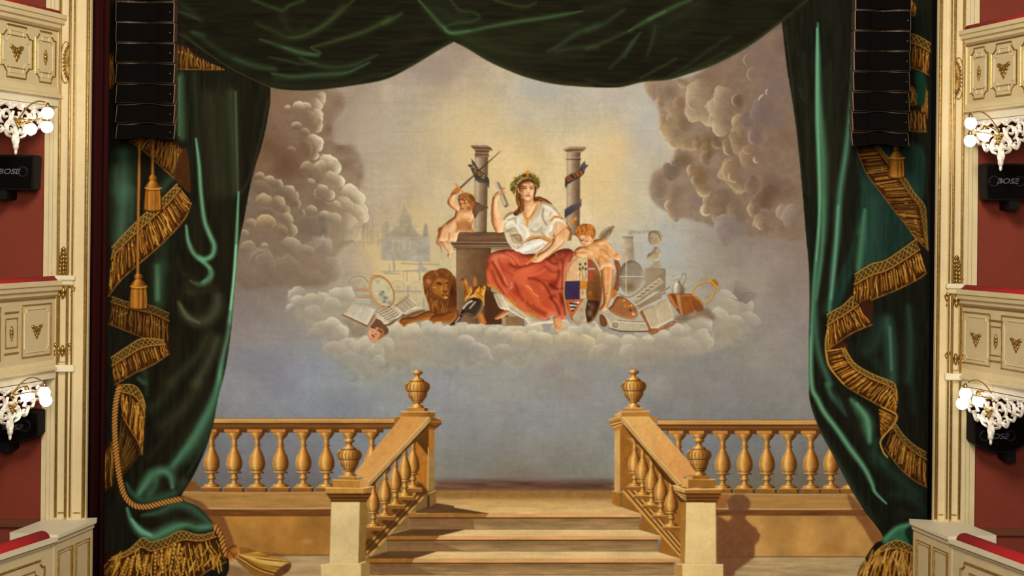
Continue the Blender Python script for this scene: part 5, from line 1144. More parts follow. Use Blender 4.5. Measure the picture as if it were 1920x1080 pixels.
# right flank
fill(S6(157,-330, 210,-330, 210,300, 157,300), (196, 156, 96), P_FK2, smooth=False, nz=NV); fill(S6(210,-330, 300,-260, 480,-60, 480,60, 300,230, 240,285, 210,305), (150, 98, 40), P_FK2, smooth=False)
fill(S6(137,295, 235,308, 228,442, 190,440, 137,410), (162, 108, 48), P_FK2, smooth=False); stroke(S6(137,296, 190,308, 235,308), 2.0, (214,166,92), a=0.9); fill(S6(205,310, 240,308, 232,440, 205,440), (134,96,50), P_FK2, smooth=False)
fill(S6(235,300, 480,30, 775,330, 775,920, 750,915, 560,860, 590,745, 580,705, 385,650, 410,545, 400,500, 230,440), (152, 102, 46), P_FK2, smooth=False, nz=NF, mott=0.08)
fill(S6(230,315, 260,290, 760,860, 760,910), (172, 122, 58), P_FK2, smooth=False)
for k in range(6):
    o = k * 16
    stroke([S6(238 + o, 298 - o * 0.8)[0], S6(760 + o * 0.3, 892 - o * 1.2)[0]], 2.6 if k % 2 == 0 else 1.6, [(216, 170, 96), (96, 60, 26)][k % 2], a=0.9)
P_BF2 = [part('baluster', None, P_FK2) for _ in range(6)]
for i, (cx, yt, yb) in enumerate([(345, -160, 255), (418, -100, 335), (500, 0, 425), (585, 90, 520), (680, 200, 625)]):
    flank_baluster(S6, cx, yt, yb, 13.0, P_BF2[i], -1)
fill(S6(735,500, 760,470, 760,620, 740,600), (156,104,46), P_BF2[5])

# ---- sloping rails, newel posts and urns
P_NW1 = part('newel', 'cream newel post with urn beside the shaded stair flank')
P_NW2 = part('newel', 'cream newel post with urn casting its shadow on the wall')
P_UP1 = part('pier', 'upper pier with urn above the shaded stair flank')
P_UP2 = part('pier', 'upper pier with urn above the sunlit stair flank')
# left upper pier cap
fill(S2(715,455, 780,452, 780,530, 715,520), (150, 104, 50), P_UP1, smooth=False); fill(S2(1020,455, 1062,460, 1120,482, 1112,520, 1060,565, 1000,560, 960,540), (122, 80, 36), P_UP1, smooth=False)
stroke(S2(1062,462, 1118,485), 2.0, (200,152,86), a=0.9); stroke(S2(1000,520, 1060,540, 1110,515), 1.6, (60,36,16), a=0.8); stroke(S2(1030,500, 1115,498), 1.6, (176,124,62), a=0.8); stroke(S2(716,458, 780,455), 1.6, (214,168,98), a=0.8)
fill(S2(776,412, 1060,412, 1060,455, 776,455), (170, 116, 54), P_UP1, smooth=False, col2=(130, 84, 38), grad=((752, 0), (816, 0))); stroke(S2(776,413, 1060,413), 2.2, (226,182,116), a=0.9); stroke(S2(1010,415, 1010,455), 1.2, (104,66,30), a=0.8)
fill(S2(830,378, 1000,378, 1000,410, 830,410), (176, 120, 54), P_UP1, smooth=False); fill(S2(970,378, 1000,378, 1000,408, 970,408), (96,60,28), P_UP1, smooth=False); stroke(S2(830,379, 1000,379), 1.6, (226,176,104), a=0.9)
u1 = part('urn', None, P_UP1); urn(580 + 912 / 4.5, 680 + 64 / 4.5, 1 / 4.5, u1)
# left sloping rail
P_RP1 = part('sloping_rail', 'broad sloping handrail', P_FK1)
fill(S2(785,455, 1015,458, 1020,490, 510,1042, 490,1035, 470,985, 430,960, 380,935, 470,830, 640,630), (200, 144, 78), P_RP1, smooth=False, col2=(212, 158, 92), mott=0.03)
fill(S2(1003,462, 1024,470, 1022,498, 520,1040, 500,1030, 498,1005), (176, 142, 88), P_RP1, smooth=False); stroke(S2(1003,464, 750,740, 498,1008), 1.6, (232,190,122), a=0.9, smooth=False)
fill(S2(1022,496, 1000,560, 900,655, 780,770, 580,985, 540,1040, 510,1042), (72, 46, 22), P_RP1, smooth=False, a=0.92); stroke(S2(1010,545, 800,760, 560,1010), 1.2, (130,88,44), a=0.7, smooth=False); stroke(S2(385,930, 780,458), 1.4, (216,160,90), a=0.8)
# left newel
fill(S3(200,395, 462,395, 445,968, 182,968), (216, 192, 138), P_NW1, smooth=False, nz=NF, mott=0.05); fill(S3(462,395, 530,395, 515,935, 445,968), (138, 106, 56), P_NW1, smooth=False); stroke(S3(461,400, 446,965), 1.6, (226,200,146), a=0.8); stroke(S3(200,400, 183,965), 1.4, (150,116,66), a=0.7)
fill(S3(150,315, 578,315, 535,385, 525,400, 200,400, 195,375), (96, 62, 28), P_NW1, smooth=False, nz=NH, mott=0.12)
for y, c in [(330,(70,42,18)),(345,(140,94,42)),(362,(66,40,18)),(376,(128,84,38)),(392,(70,44,20))]: stroke(S3(172 + (y-320)*0.4,y, 560 - (y-320)*0.5,y), 1.8, c, a=0.85)
fill(S3(148,262, 578,255, 575,300, 500,320, 150,318), (188, 138, 66), P_NW1, smooth=False); fill(S3(495,275, 578,255, 575,300, 498,320), (160,110,50), P_NW1, smooth=False); stroke(S3(150,268, 495,272, 575,256), 2.2, (232,196,130), a=0.95, smooth=False)
fill(S3(215,192, 470,196, 465,270, 215,265), (178, 126, 58), P_NW1, smooth=False); fill(S3(460,205, 530,187, 530,250, 462,270), (196,152,86), P_NW1, smooth=False); stroke(S3(215,194, 440,200, 530,186), 1.8, (230,184,112), a=0.9, smooth=False)
fill(S3(272,160, 472,165, 470,195, 272,192), (168, 118, 58), P_NW1, smooth=False); stroke(S3(272,163, 470,166), 1.6, (230,186,116), a=0.9); stroke(S3(425,168, 425,194), 1.4, (96,60,28), a=0.8)
fill(S3(108,975, 185,962, 445,965, 480,975, 478,1240, 105,1240), (216, 190, 132), P_NW1, smooth=False, nz=NF, mott=0.05); fill(S3(475,975, 515,945, 552,960, 555,1240, 475,1240), (154, 122, 70), P_NW1, smooth=False); stroke(S3(108,985, 185,968, 440,970, 515,948), 2.0, (236,208,150), a=0.9, smooth=False)
u2 = part('urn', None, P_NW1); urn(580 + 337 / 4.5, 680 + 640 / 4.5, 1 / 4.5, u2)
# right upper pier
fill(S5(97,482, 160,458, 205,462, 205,560, 145,580, 110,520), (176, 124, 56), P_UP2, smooth=False); stroke(S5(100,485, 160,462, 205,465), 1.8, (226,178,104), a=0.9, smooth=False); stroke(S5(120,520, 200,500), 2.4, (220,172,98), a=0.9); stroke(S5(135,545, 205,520), 2.4, (220,172,98), a=0.9); stroke(S5(112,510, 200,488), 1.6, (80,48,20), a=0.8); stroke(S5(130,535, 205,510), 1.4, (80,48,20), a=0.8)
fill(S5(440,455, 505,455, 512,490, 480,495, 440,470), (170,118,54), P_UP2, smooth=False)
fill(S5(205,412, 440,410, 440,455, 205,455), (172, 118, 52), P_UP2, smooth=False); fill(S5(152,440, 205,414, 205,455, 155,462), (206,158,88), P_UP2, smooth=False); stroke(S5(152,440, 205,413, 440,411), 2.0, (228,184,114), a=0.9, smooth=False)
fill(S5(215,392, 235,380, 382,380, 382,404, 215,406), (178, 126, 60), P_UP2, smooth=False); stroke(S5(235,382, 382,381), 1.6, (226,180,108), a=0.9)
u3 = part('urn', None, P_UP2); urn(1120 + 307 / 4.5, 680 + 59 / 4.5, 1 / 4.5, u3)
P_RP2 = part('sloping_rail', 'broad sloping handrail', P_FK2)
fill(S5(205,455, 435,453, 560,590, 770,830, 835,915, 815,945, 745,955, 710,985, 705,1032, 690,1028), (214, 168, 100), P_RP2, smooth=False, col2=(212, 150, 88), mott=0.03)
fill(S5(200,462, 215,455, 705,1015, 700,1032, 660,1025, 203,500), (190, 150, 92), P_RP2, smooth=False); stroke(S5(214,458, 450,740, 704,1018), 1.6, (236,196,128), a=0.9, smooth=False)
fill(S5(203,500, 662,1025, 640,1040, 560,980, 430,790, 300,640, 270,600), (74, 46, 20), P_RP2, smooth=False, a=0.92); stroke(S5(250,570, 430,770, 640,1010), 1.2, (136,92,44), a=0.7, smooth=False)
# right newel
fill(S6(820,402, 1090,402, 1096,968, 808,968), (226, 198, 138), P_NW2, smooth=False, nz=NF, mott=0.05); fill(S6(768,400, 822,405, 810,968, 762,925), (160, 112, 48), P_NW2, smooth=False, col2=(176,128,62)); stroke(S6(822,408, 810,966), 1.8, (236,206,150), a=0.9); stroke(S6(1090,408, 1095,965), 1.4, (150,112,62), a=0.8)
fill(S6(800,310, 1142,310, 1105,385, 1100,405, 770,400, 740,370, 700,300), (100, 64, 28), P_NW2, smooth=False, nz=NH, mott=0.12)
for y, c in [(328,(72,44,18)),(345,(142,96,44)),(360,(66,40,18)),(376,(134,88,40)),(392,(72,44,20))]: stroke(S6(815,y, 1140 - (y-320)*0.5,y), 1.8, c, a=0.85)
for y in (325, 345, 365): stroke(S6(715 + (y-320)*1.1,y-15, 815,y+18), 2.0, (216,172,104), a=0.9)
fill(S6(800,275, 1146,275, 1140,318, 805,318), (158, 106, 46), P_NW2, smooth=False); fill(S6(697,243, 802,278, 806,318, 700,285), (204,160,92), P_NW2, smooth=False); stroke(S6(698,246, 802,282, 1145,278), 2.4, (236,200,136), a=0.95, smooth=False)
fill(S6(835,192, 1086,190, 1086,268, 835,268), (152, 104, 44), P_NW2, smooth=False); fill(S6(773,186, 835,192, 835,268, 773,262), (206,162,92), P_NW2, smooth=False); stroke(S6(775,188, 1085,192), 1.8, (226,182,110), a=0.9)
fill(S6(815,158, 860,152, 1030,158, 1028,190, 875,190, 815,180), (150,102,44), P_NW2, smooth=False); fill(S6(815,158, 878,160, 876,190, 815,182), (200,152,84), P_NW2, smooth=False)
fill(S6(780,970, 1158,972, 1160,1240, 780,1240), (226, 196, 134), P_NW2, smooth=False, nz=NF, mott=0.05); fill(S6(712,992, 740,965, 782,972, 782,1240, 712,1240), (190, 146, 80), P_NW2, smooth=False); stroke(S6(735,968, 780,974, 1155,976), 2.0, (240,212,152), a=0.9, smooth=False)
u4 = part('urn', None, P_NW2); urn(1120 + 858 / 4.5, 680 + 638 / 4.5, 1 / 4.5, u4)
# ------------------------------------------------------------------ painted drapery
L1 = View(160, 0, 3); L2 = View(160, 360, 3); L3 = View(160, 720, 3)
R1 = View(1440, 0, 3); R2 = View(1440, 360, 3); R3 = View(1440, 720, 3)
H1 = View(330, 0, 3); H2 = View(720, 0, 3.8575); H3 = View(1100, 0, 3.272)
BLK, DOL, OLV, MGR, GRN, BGR = (20, 14, 8), (30, 25, 14), (46, 44, 28), (40, 58, 42), (66, 104, 78), (94, 150, 112)

# ---- left hanging drape
P_DL = part('drape', 'green drape with gold fringe and tassel ropes painted at the side of the sky', None, False)
edge = [(507,160), (503,215), (492,268), (477,318), (467,360), (458,410), (450,447), (444,490), (441,530), (437,580), (431,640), (421,700), (410,742), (400,795), (390,830), (377,862), (360,897), (340,930), (345,938), (372,950), (393,972), (407,990), (420,1010), (430,1060), (420,1100)]
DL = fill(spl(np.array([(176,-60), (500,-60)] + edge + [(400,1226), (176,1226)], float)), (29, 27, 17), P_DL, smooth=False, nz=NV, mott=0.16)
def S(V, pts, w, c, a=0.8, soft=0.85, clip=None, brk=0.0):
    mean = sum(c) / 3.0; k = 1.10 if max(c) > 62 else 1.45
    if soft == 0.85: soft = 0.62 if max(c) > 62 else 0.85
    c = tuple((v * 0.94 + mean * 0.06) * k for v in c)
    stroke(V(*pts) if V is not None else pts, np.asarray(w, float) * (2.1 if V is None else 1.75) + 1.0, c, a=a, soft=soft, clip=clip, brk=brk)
# left green panel behind the fringes
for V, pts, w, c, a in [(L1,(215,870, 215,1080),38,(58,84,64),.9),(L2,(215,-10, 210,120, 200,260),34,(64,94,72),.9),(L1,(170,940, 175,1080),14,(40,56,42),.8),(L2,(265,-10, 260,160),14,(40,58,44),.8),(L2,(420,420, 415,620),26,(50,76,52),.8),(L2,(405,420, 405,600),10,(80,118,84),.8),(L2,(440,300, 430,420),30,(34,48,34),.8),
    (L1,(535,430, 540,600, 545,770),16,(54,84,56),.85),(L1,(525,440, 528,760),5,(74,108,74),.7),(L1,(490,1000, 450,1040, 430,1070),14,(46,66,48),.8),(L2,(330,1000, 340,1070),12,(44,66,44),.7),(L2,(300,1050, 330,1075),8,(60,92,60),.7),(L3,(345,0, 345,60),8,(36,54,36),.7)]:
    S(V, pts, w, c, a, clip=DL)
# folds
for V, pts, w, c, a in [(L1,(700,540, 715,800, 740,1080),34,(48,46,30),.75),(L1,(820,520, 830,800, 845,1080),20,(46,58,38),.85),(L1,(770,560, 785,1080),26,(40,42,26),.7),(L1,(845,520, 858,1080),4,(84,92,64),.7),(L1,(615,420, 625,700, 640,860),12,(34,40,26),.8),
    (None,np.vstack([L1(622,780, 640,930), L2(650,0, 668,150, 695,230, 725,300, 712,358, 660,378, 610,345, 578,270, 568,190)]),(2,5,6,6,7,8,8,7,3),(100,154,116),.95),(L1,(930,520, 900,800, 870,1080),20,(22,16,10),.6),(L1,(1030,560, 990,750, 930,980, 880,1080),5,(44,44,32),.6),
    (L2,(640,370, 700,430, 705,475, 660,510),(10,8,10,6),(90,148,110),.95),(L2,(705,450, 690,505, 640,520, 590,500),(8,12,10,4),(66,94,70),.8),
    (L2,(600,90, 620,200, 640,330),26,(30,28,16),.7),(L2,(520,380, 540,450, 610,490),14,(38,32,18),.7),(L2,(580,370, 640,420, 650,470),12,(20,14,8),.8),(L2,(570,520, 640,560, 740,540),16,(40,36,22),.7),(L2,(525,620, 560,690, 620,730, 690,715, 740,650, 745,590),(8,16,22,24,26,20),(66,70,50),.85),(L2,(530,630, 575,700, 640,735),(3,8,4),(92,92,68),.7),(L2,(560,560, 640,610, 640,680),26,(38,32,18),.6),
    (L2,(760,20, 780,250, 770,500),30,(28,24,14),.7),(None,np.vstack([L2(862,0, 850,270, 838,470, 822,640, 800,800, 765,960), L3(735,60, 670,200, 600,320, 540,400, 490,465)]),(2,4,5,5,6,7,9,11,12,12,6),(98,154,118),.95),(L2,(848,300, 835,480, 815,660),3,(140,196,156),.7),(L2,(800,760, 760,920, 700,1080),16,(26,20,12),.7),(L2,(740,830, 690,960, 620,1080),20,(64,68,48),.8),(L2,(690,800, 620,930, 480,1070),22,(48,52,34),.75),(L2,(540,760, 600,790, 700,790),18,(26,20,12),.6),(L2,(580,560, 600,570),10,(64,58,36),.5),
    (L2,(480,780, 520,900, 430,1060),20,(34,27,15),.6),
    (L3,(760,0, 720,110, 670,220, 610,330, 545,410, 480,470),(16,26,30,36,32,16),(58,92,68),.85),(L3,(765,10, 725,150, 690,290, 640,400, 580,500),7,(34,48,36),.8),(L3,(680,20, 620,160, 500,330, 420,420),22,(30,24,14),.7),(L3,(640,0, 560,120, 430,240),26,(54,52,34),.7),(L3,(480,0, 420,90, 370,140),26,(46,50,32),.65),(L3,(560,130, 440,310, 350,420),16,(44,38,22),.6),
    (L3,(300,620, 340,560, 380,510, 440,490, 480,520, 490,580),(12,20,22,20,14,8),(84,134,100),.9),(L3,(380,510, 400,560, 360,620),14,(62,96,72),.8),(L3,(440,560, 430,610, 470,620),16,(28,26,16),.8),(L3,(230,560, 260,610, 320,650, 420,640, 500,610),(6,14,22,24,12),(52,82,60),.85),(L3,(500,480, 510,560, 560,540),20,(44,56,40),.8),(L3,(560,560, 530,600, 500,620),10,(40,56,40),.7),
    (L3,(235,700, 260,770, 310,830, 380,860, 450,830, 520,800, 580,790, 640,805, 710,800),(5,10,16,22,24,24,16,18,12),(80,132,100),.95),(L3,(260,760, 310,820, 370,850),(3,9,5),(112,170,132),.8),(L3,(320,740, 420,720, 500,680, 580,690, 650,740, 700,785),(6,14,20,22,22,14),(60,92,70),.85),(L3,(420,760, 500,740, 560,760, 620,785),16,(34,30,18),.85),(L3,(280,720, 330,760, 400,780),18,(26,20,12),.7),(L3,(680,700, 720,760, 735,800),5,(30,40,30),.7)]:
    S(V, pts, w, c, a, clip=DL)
# fringes, ropes, tassels
P_FL = part('fringe', 'gold fringe zigzagging down the drape', P_DL)
fringe(L1(520,250, 570,262, 640,320, 780,388), L1(515,388, 600,390, 700,392, 782,392), part('fringe', None, P_DL), lat=False, dim=0.75, seed=1, edge=True)
fringe(L1(300,765, 420,770, 520,810, 575,860), L1(240,792, 330,850, 440,950, 580,1078), part('fringe', None, P_DL), lat=False, dim=0.85, seed=2, dark=(52,34,14))
fill(L1(560,830, 582,900, 592,1075, 560,1060, 500,1000, 520,900), (70,42,18), P_FL, clip=DL)
fringe(L1(130,300, 160,292), L1(130,500, 165,505), part('fringe', None, P_DL), lat=False, dim=0.85, seed=21, edge=False)
fringe(L2(515,-45, 440,30, 340,118, 250,205, 150,312), L2(597,60, 555,155, 440,282, 300,405, 200,495, 128,588), P_FL, band=0.24, seed=3)
fringe(L2(150,588, 250,622, 370,640, 470,682), L2(130,742, 250,790, 350,832, 470,900), part('fringe', None, P_DL), band=0.2, dim=0.72, seed=4)
fringe(L2(440,832, 320,825, 235,872, 145,932), L2(472,910, 390,965, 280,1018, 165,1085), part('fringe', None, P_DL), band=0.3, seed=5)
fringe(L3(195,195, 215,300, 230,400), L3(245,200, 300,340, 312,400), part('fringe', None, P_DL), lat=False, dim=0.6, seed=7)
fringe(L3(200,190, 250,250, 310,400), L3(180,420, 195,470, 212,512), part('fringe', None, P_DL), lat=False, dim=0.55, seed=8)
fringe(L3(190,5, 272,8, 318,60, 338,130), L3(205,170, 250,250, 300,330, 322,395), part('fringe', None, P_DL), band=0.22, seed=6)
fringe(L3(100,420, 130,340, 160,300), L3(70,640, 120,600, 165,560), part('fringe', None, P_DL), lat=False, dim=0.8, seed=22, edge=False)
fill(L3(-20,940, 60,1010, 40,1120, 320,1200, 700,1200, 640,1090, 540,1000, 300,960), (34, 22, 10), None, clip=None, a=0.8, soft=2)
fringe(L3(150,975, 240,935, 320,868, 370,890, 450,868, 540,828, 640,850, 725,832), L3(40,1085, 180,1160, 330,1190, 420,1180, 500,1170, 600,1120, 690,1050, 795,1000), P_FLB := part('fringe', 'heavy gold fringe spread on the painted floor', P_DL), band=0.16, seed=9, dens=0.55, curly=1.6)
g = random.Random(12)
for i in range(70):
    t = g.random(); x = 150 + 620 * t; y = 1000 + g.uniform(-60, 60) - 60 * t
    stroke(L3(x,y, x+g.uniform(-20,10),y+25, x+g.uniform(-35,15),y+60), g.choice([2.4, 3.2, 4.2]), g.choice([(178,128,44),(196,148,62),(140,92,30),(212,162,78)]), a=0.85, soft=0.4, clip=None if y > 930 else DL)
for x0, y0, x1, y1 in [(300,965,320,1080),(345,985,330,1085),(395,950,390,1080),(430,940,440,1085),(480,930,470,1010),(505,905,480,1050),(530,905,520,960),(545,930,500,1080),(560,985,545,1085),(240,985,200,1085),(270,975,250,1085),(190,1010,150,1085)]:
    for k in range(7):
        t = k / 6; q = L3(x0 + (x1 - x0) * t, y0 + (y1 - y0) * t)[0]; r_ = 4.2 - 1.6 * t
        blob(q[0] + 1.2, q[1] + 1, r_ + .8, r_ + 1.6, (46, 26, 8), 0.7, hard=0.3); blob(q[0], q[1], r_, r_ * 1.25, (196, 146, 56), 0.95, hard=0.3); blob(q[0] - 1, q[1] - 1, r_ * .5, r_ * .6, (238, 196, 104), 0.8)
P_RP = part('rope', 'gold rope hanging in a long loop', P_DL)
rope(L3(190,15, 170,120, 165,250, 175,400, 195,540, 225,635, 280,685, 350,690, 430,670, 540,645), 9.5, P_RP, sp=6)
rope(L3(725,798, 760,850, 775,910, 795,965), 10, part('rope', None, P_DL), sp=7)
def tassel(cx, y0, y1, r, pid, seed=0):
    g = random.Random(seed); h = y1 - y0
    m = lathe([(cx, y0, r * .25), (cx, y0 + h * .05, r * .45), (cx, y0 + h * .12, r * .5), (cx, y0 + h * .16, r * .35), (cx, y0 + h * .22, r * .6), (cx, y0 + h * .3, r * .82), (cx, y0 + h * .36, r * .9), (cx, y0 + h * .40, r * .82), (cx, y0 + h * .5, r * .92), (cx, y0 + h * .8, r), (cx, y1 - 2, r * 1.05), (cx, y1, r * .9)], pid=pid,
              stops=[(0, (104, 64, 24)), (.25, (182, 126, 52)), (.5, (150, 96, 36)), (.8, (96, 58, 22)), (1, (60, 34, 14))])
    for i in range(16):
        x = cx + g.uniform(-.9, .9) * r
        stroke([(x * .9 + cx * .1, y0 + h * .4), (x, y0 + h * .7), (x + g.uniform(-1, 1), y1 - 2)], g.choice([1, 1.4, 2]), g.choice(GOLDS), a=0.8, clip=m)
    stroke([(cx - r * .9, y0 + h * .36), (cx, y0 + h * .39), (cx + r * .9, y0 + h * .36)], 2.2, (206, 154, 76), a=0.9); stroke([(cx - r * .7, y0 + h * .43), (cx + r * .7, y0 + h * .43)], 1.4, (64, 36, 14), a=0.8)
    stroke([(cx - r, y1 - 2), (cx, y1 + 1), (cx + r, y1 - 2)], 3, (64, 36, 14), a=0.8)
rope(np.vstack([L1(380,770, 378,985)]), 4.6, P_R2 := part('rope', None, P_DL), sp=4); tassel(287, 328, 396, 16.5, part('tassel', None, P_DL), 1)
rope(np.vstack([L1(305,770, 300,1080), L2(295,300, 295,470)]), 4.4, part('rope', None, P_DL), sp=4); tassel(260, 513, 580, 17, part('tassel', None, P_DL), 2)
P_TF = part('tassel', 'large gold tassel lying on the painted floor', P_DL)
m = fill(L3(850,930, 880,918, 940,930, 1000,955, 1060,975, 1140,990, 1158,1015, 1145,1050, 1090,1085, 1020,1090, 940,1070, 880,1020, 850,985), (140, 96, 40), P_TF)
for i in range(34):
    t = i / 33; a = L3(850,965 + 10 * math.sin(i))[0]; b = L3(1060 + 90 * (1 - abs(t - .35)),945 + 140 * t)[0]
    stroke([a, a * .5 + b * .5 + (0, 10 * (t - .3)), b], (1.2, 2.4, 1.6), g.choice([(206,166,74),(178,130,52),(110,70,28),(220,184,104),(158,112,48)]), a=0.85, clip=m)
fill(L3(1060,1080, 1100,1030, 1140,1010, 1158,1025, 1120,1085), (104,66,40), P_TF, clip=m)
m = fill(L3(795,960, 805,925, 840,905, 865,925, 860,970, 830,995, 805,985), (164, 106, 44), P_TF); puffshade(m, 3, (210,154,82), (92,54,22), 1.1)
for k in range(3): stroke(L3(805+k*14,935+k*6, 830+k*6,965+k*10, 855,950+k*12), 1.4, (100,60,26), a=0.8)

# ---- right hanging drape
P_DR = part('drape', 'green drape with gold fringe curling beside the urn shadow', None, False)
edge = [(1466,30), (1468,60), (1475,123), (1489,211), (1498,289), (1506,377), (1511,440), (1516,493), (1518,560), (1516,660), (1517,720), (1517,740), (1523,770), (1540,813), (1567,863), (1593,913), (1620,957), (1655,1006), (1640,1020), (1622,1048), (1605,1090), (1590,1226)]
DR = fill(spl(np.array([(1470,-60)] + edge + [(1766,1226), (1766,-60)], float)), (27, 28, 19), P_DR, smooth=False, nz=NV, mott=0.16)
fill(np.vstack([R1(570,830, 860,820, 880,1080), R2(860,60, 820,250, 660,380, 490,450, 400,640, 330,680, 300,660, 470,300, 520,0), R1(520,1080, 500,840)]), (32, 52, 42), None, clip=DR, soft=4, nz=NV, mott=0.12)
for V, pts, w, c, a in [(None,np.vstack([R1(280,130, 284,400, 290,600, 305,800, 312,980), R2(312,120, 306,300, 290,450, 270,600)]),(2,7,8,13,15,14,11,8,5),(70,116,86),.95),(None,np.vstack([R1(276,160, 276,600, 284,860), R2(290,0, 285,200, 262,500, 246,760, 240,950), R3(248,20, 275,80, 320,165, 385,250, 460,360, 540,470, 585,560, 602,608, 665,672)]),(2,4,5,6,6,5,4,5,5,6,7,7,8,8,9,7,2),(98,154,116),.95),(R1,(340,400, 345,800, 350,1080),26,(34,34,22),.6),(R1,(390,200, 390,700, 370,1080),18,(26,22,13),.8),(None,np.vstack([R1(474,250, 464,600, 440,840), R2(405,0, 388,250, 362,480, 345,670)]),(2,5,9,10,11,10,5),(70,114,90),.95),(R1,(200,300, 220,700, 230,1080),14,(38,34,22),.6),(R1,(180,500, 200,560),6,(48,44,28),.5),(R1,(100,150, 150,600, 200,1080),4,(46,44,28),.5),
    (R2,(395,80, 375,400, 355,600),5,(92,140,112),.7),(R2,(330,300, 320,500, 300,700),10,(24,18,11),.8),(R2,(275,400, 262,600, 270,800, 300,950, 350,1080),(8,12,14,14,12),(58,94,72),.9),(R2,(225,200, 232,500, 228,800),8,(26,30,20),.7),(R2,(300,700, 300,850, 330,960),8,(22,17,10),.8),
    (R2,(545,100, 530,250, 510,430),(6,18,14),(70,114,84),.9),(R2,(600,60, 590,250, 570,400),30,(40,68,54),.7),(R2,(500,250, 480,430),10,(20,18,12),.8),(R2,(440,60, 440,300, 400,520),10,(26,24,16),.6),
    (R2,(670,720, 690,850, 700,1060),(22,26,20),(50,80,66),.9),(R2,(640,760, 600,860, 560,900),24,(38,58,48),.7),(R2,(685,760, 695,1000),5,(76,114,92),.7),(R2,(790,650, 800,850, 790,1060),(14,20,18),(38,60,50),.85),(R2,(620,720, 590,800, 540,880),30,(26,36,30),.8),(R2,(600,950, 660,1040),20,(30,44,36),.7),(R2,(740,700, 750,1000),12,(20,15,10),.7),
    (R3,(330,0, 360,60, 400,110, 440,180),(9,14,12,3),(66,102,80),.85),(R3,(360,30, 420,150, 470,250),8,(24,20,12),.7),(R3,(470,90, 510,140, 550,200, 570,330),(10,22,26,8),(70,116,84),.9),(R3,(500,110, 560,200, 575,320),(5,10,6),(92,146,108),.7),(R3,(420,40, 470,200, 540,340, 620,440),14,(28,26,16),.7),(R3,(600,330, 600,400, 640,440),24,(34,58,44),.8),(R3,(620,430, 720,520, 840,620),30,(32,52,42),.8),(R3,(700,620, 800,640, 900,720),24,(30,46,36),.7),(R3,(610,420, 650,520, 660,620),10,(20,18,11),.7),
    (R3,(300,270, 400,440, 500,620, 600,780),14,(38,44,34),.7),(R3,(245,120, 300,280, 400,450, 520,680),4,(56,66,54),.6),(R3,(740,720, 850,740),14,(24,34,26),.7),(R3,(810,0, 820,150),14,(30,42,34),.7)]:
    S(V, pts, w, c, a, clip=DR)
fill(R3(640,885, 700,820, 760,790, 810,788, 850,800, 850,950, 740,890, 680,900), (52, 96, 68), None, clip=DR, soft=1); S(R3, (660,870, 720,815, 790,792), 10, (84,138,102), .8, clip=DR); fill(R3(770,830, 800,800, 850,800, 850,930, 800,900), (30,46,34), None, clip=DR, soft=2)
# upper right piece behind the loudspeakers
fringe(R1(806,190, 850,205, 915,245), R1(806,380, 850,395, 905,422), part('fringe', None, P_DR), band=0.26, dim=0.9, seed=31)
fringe(R1(880,440, 900,500, 900,560), R1(860,640, 880,660, 900,680), part('fringe', None, P_DR), lat=False, dim=0.8, seed=32, edge=False)
fringe(R1(800,480, 815,480, 840,520), R1(800,590, 820,590, 840,585), part('fringe', None, P_DR), lat=False, dim=0.8, seed=33)
fringe(R1(800,620, 840,620, 890,640), R1(800,738, 850,740, 895,742), part('fringe', None, P_DR), lat=False, dim=0.8, seed=34)
fill(R1(830,410, 885,430, 880,580, 840,585, 835,520), (24,56,44), None, clip=DR, soft=1)
fringe(R1(806,0, 820,0, 835,40), R1(806,80, 820,90, 830,70), part('fringe', None, P_DR), lat=False, dim=0.8, seed=35)
# fringe 1..6
P_FR = part('fringe', None, P_DR)
fringe(np.vstack([R1(620,820, 700,915, 770,1000), R2(820,0, 880,75, 890,150, 900,330)]), np.vstack([R1(498,830, 520,900, 560,985, 630,1078), R2(715,110, 780,190, 832,268)]), part('fringe', None, P_DR), band=0.17, dim=0.8, seed=36, dark=(60,34,14))
fringe(R2(835,265, 745,330, 660,385, 580,408, 490,462), R2(892,455, 840,492, 720,552, 600,600, 475,655), P_FR, band=0.3, seed=37)
fill(R2(480,650, 560,610, 592,620, 590,690, 580,735, 520,700), (58,34,18), P_FR, clip=DR)
fringe(R2(475,588, 420,640, 380,662, 332,690), R2(585,745, 480,790, 400,842, 335,892), part('fringe', None, P_DR), band=0.3, seed=38)
fill(R2(345,890, 400,850, 440,850, 450,900, 440,960, 400,985, 360,950), (64,34,20), P_FR, clip=DR)
fringe(np.vstack([R2(430,875, 490,965, 590,1025, 700,1070), R3(722,30, 728,90)]), np.vstack([R2(330,890, 352,985, 430,1085), R3(520,62, 640,128, 722,172)]), part('fringe', None, P_DR), band=0.2, seed=39, dark=(54,32,12))
stroke(np.vstack([R2(340,760, 326,830, 328,920, 350,990, 425,1080)]), 3.5, (190,136,62), a=0.9, clip=DR)
fringe(R3(622,135, 625,190, 632,260), R3(724,180, 690,240, 642,310), part('fringe', None, P_DR), lat=False, seed=40, dens=1.3)
stroke(R3(640,130, 700,158, 726,185, 700,240, 652,290, 632,330, 650,385, 672,412), 3.0, (196,142,66), a=0.95, clip=DR)
fringe(R3(715,220, 765,290, 825,345, 890,385), R3(655,360, 740,470, 820,540, 895,582), part('fringe', None, P_DR), band=0.2, dim=0.85, seed=41)
fringe(R3(600,950, 640,915, 690,890, 750,885, 860,945), R3(480,1110, 560,1180, 650,1200, 750,1200, 870,1200), P_FRB := part('fringe', None, P_DR), band=0.13, seed=42, dens=0.7, curly=1.6)
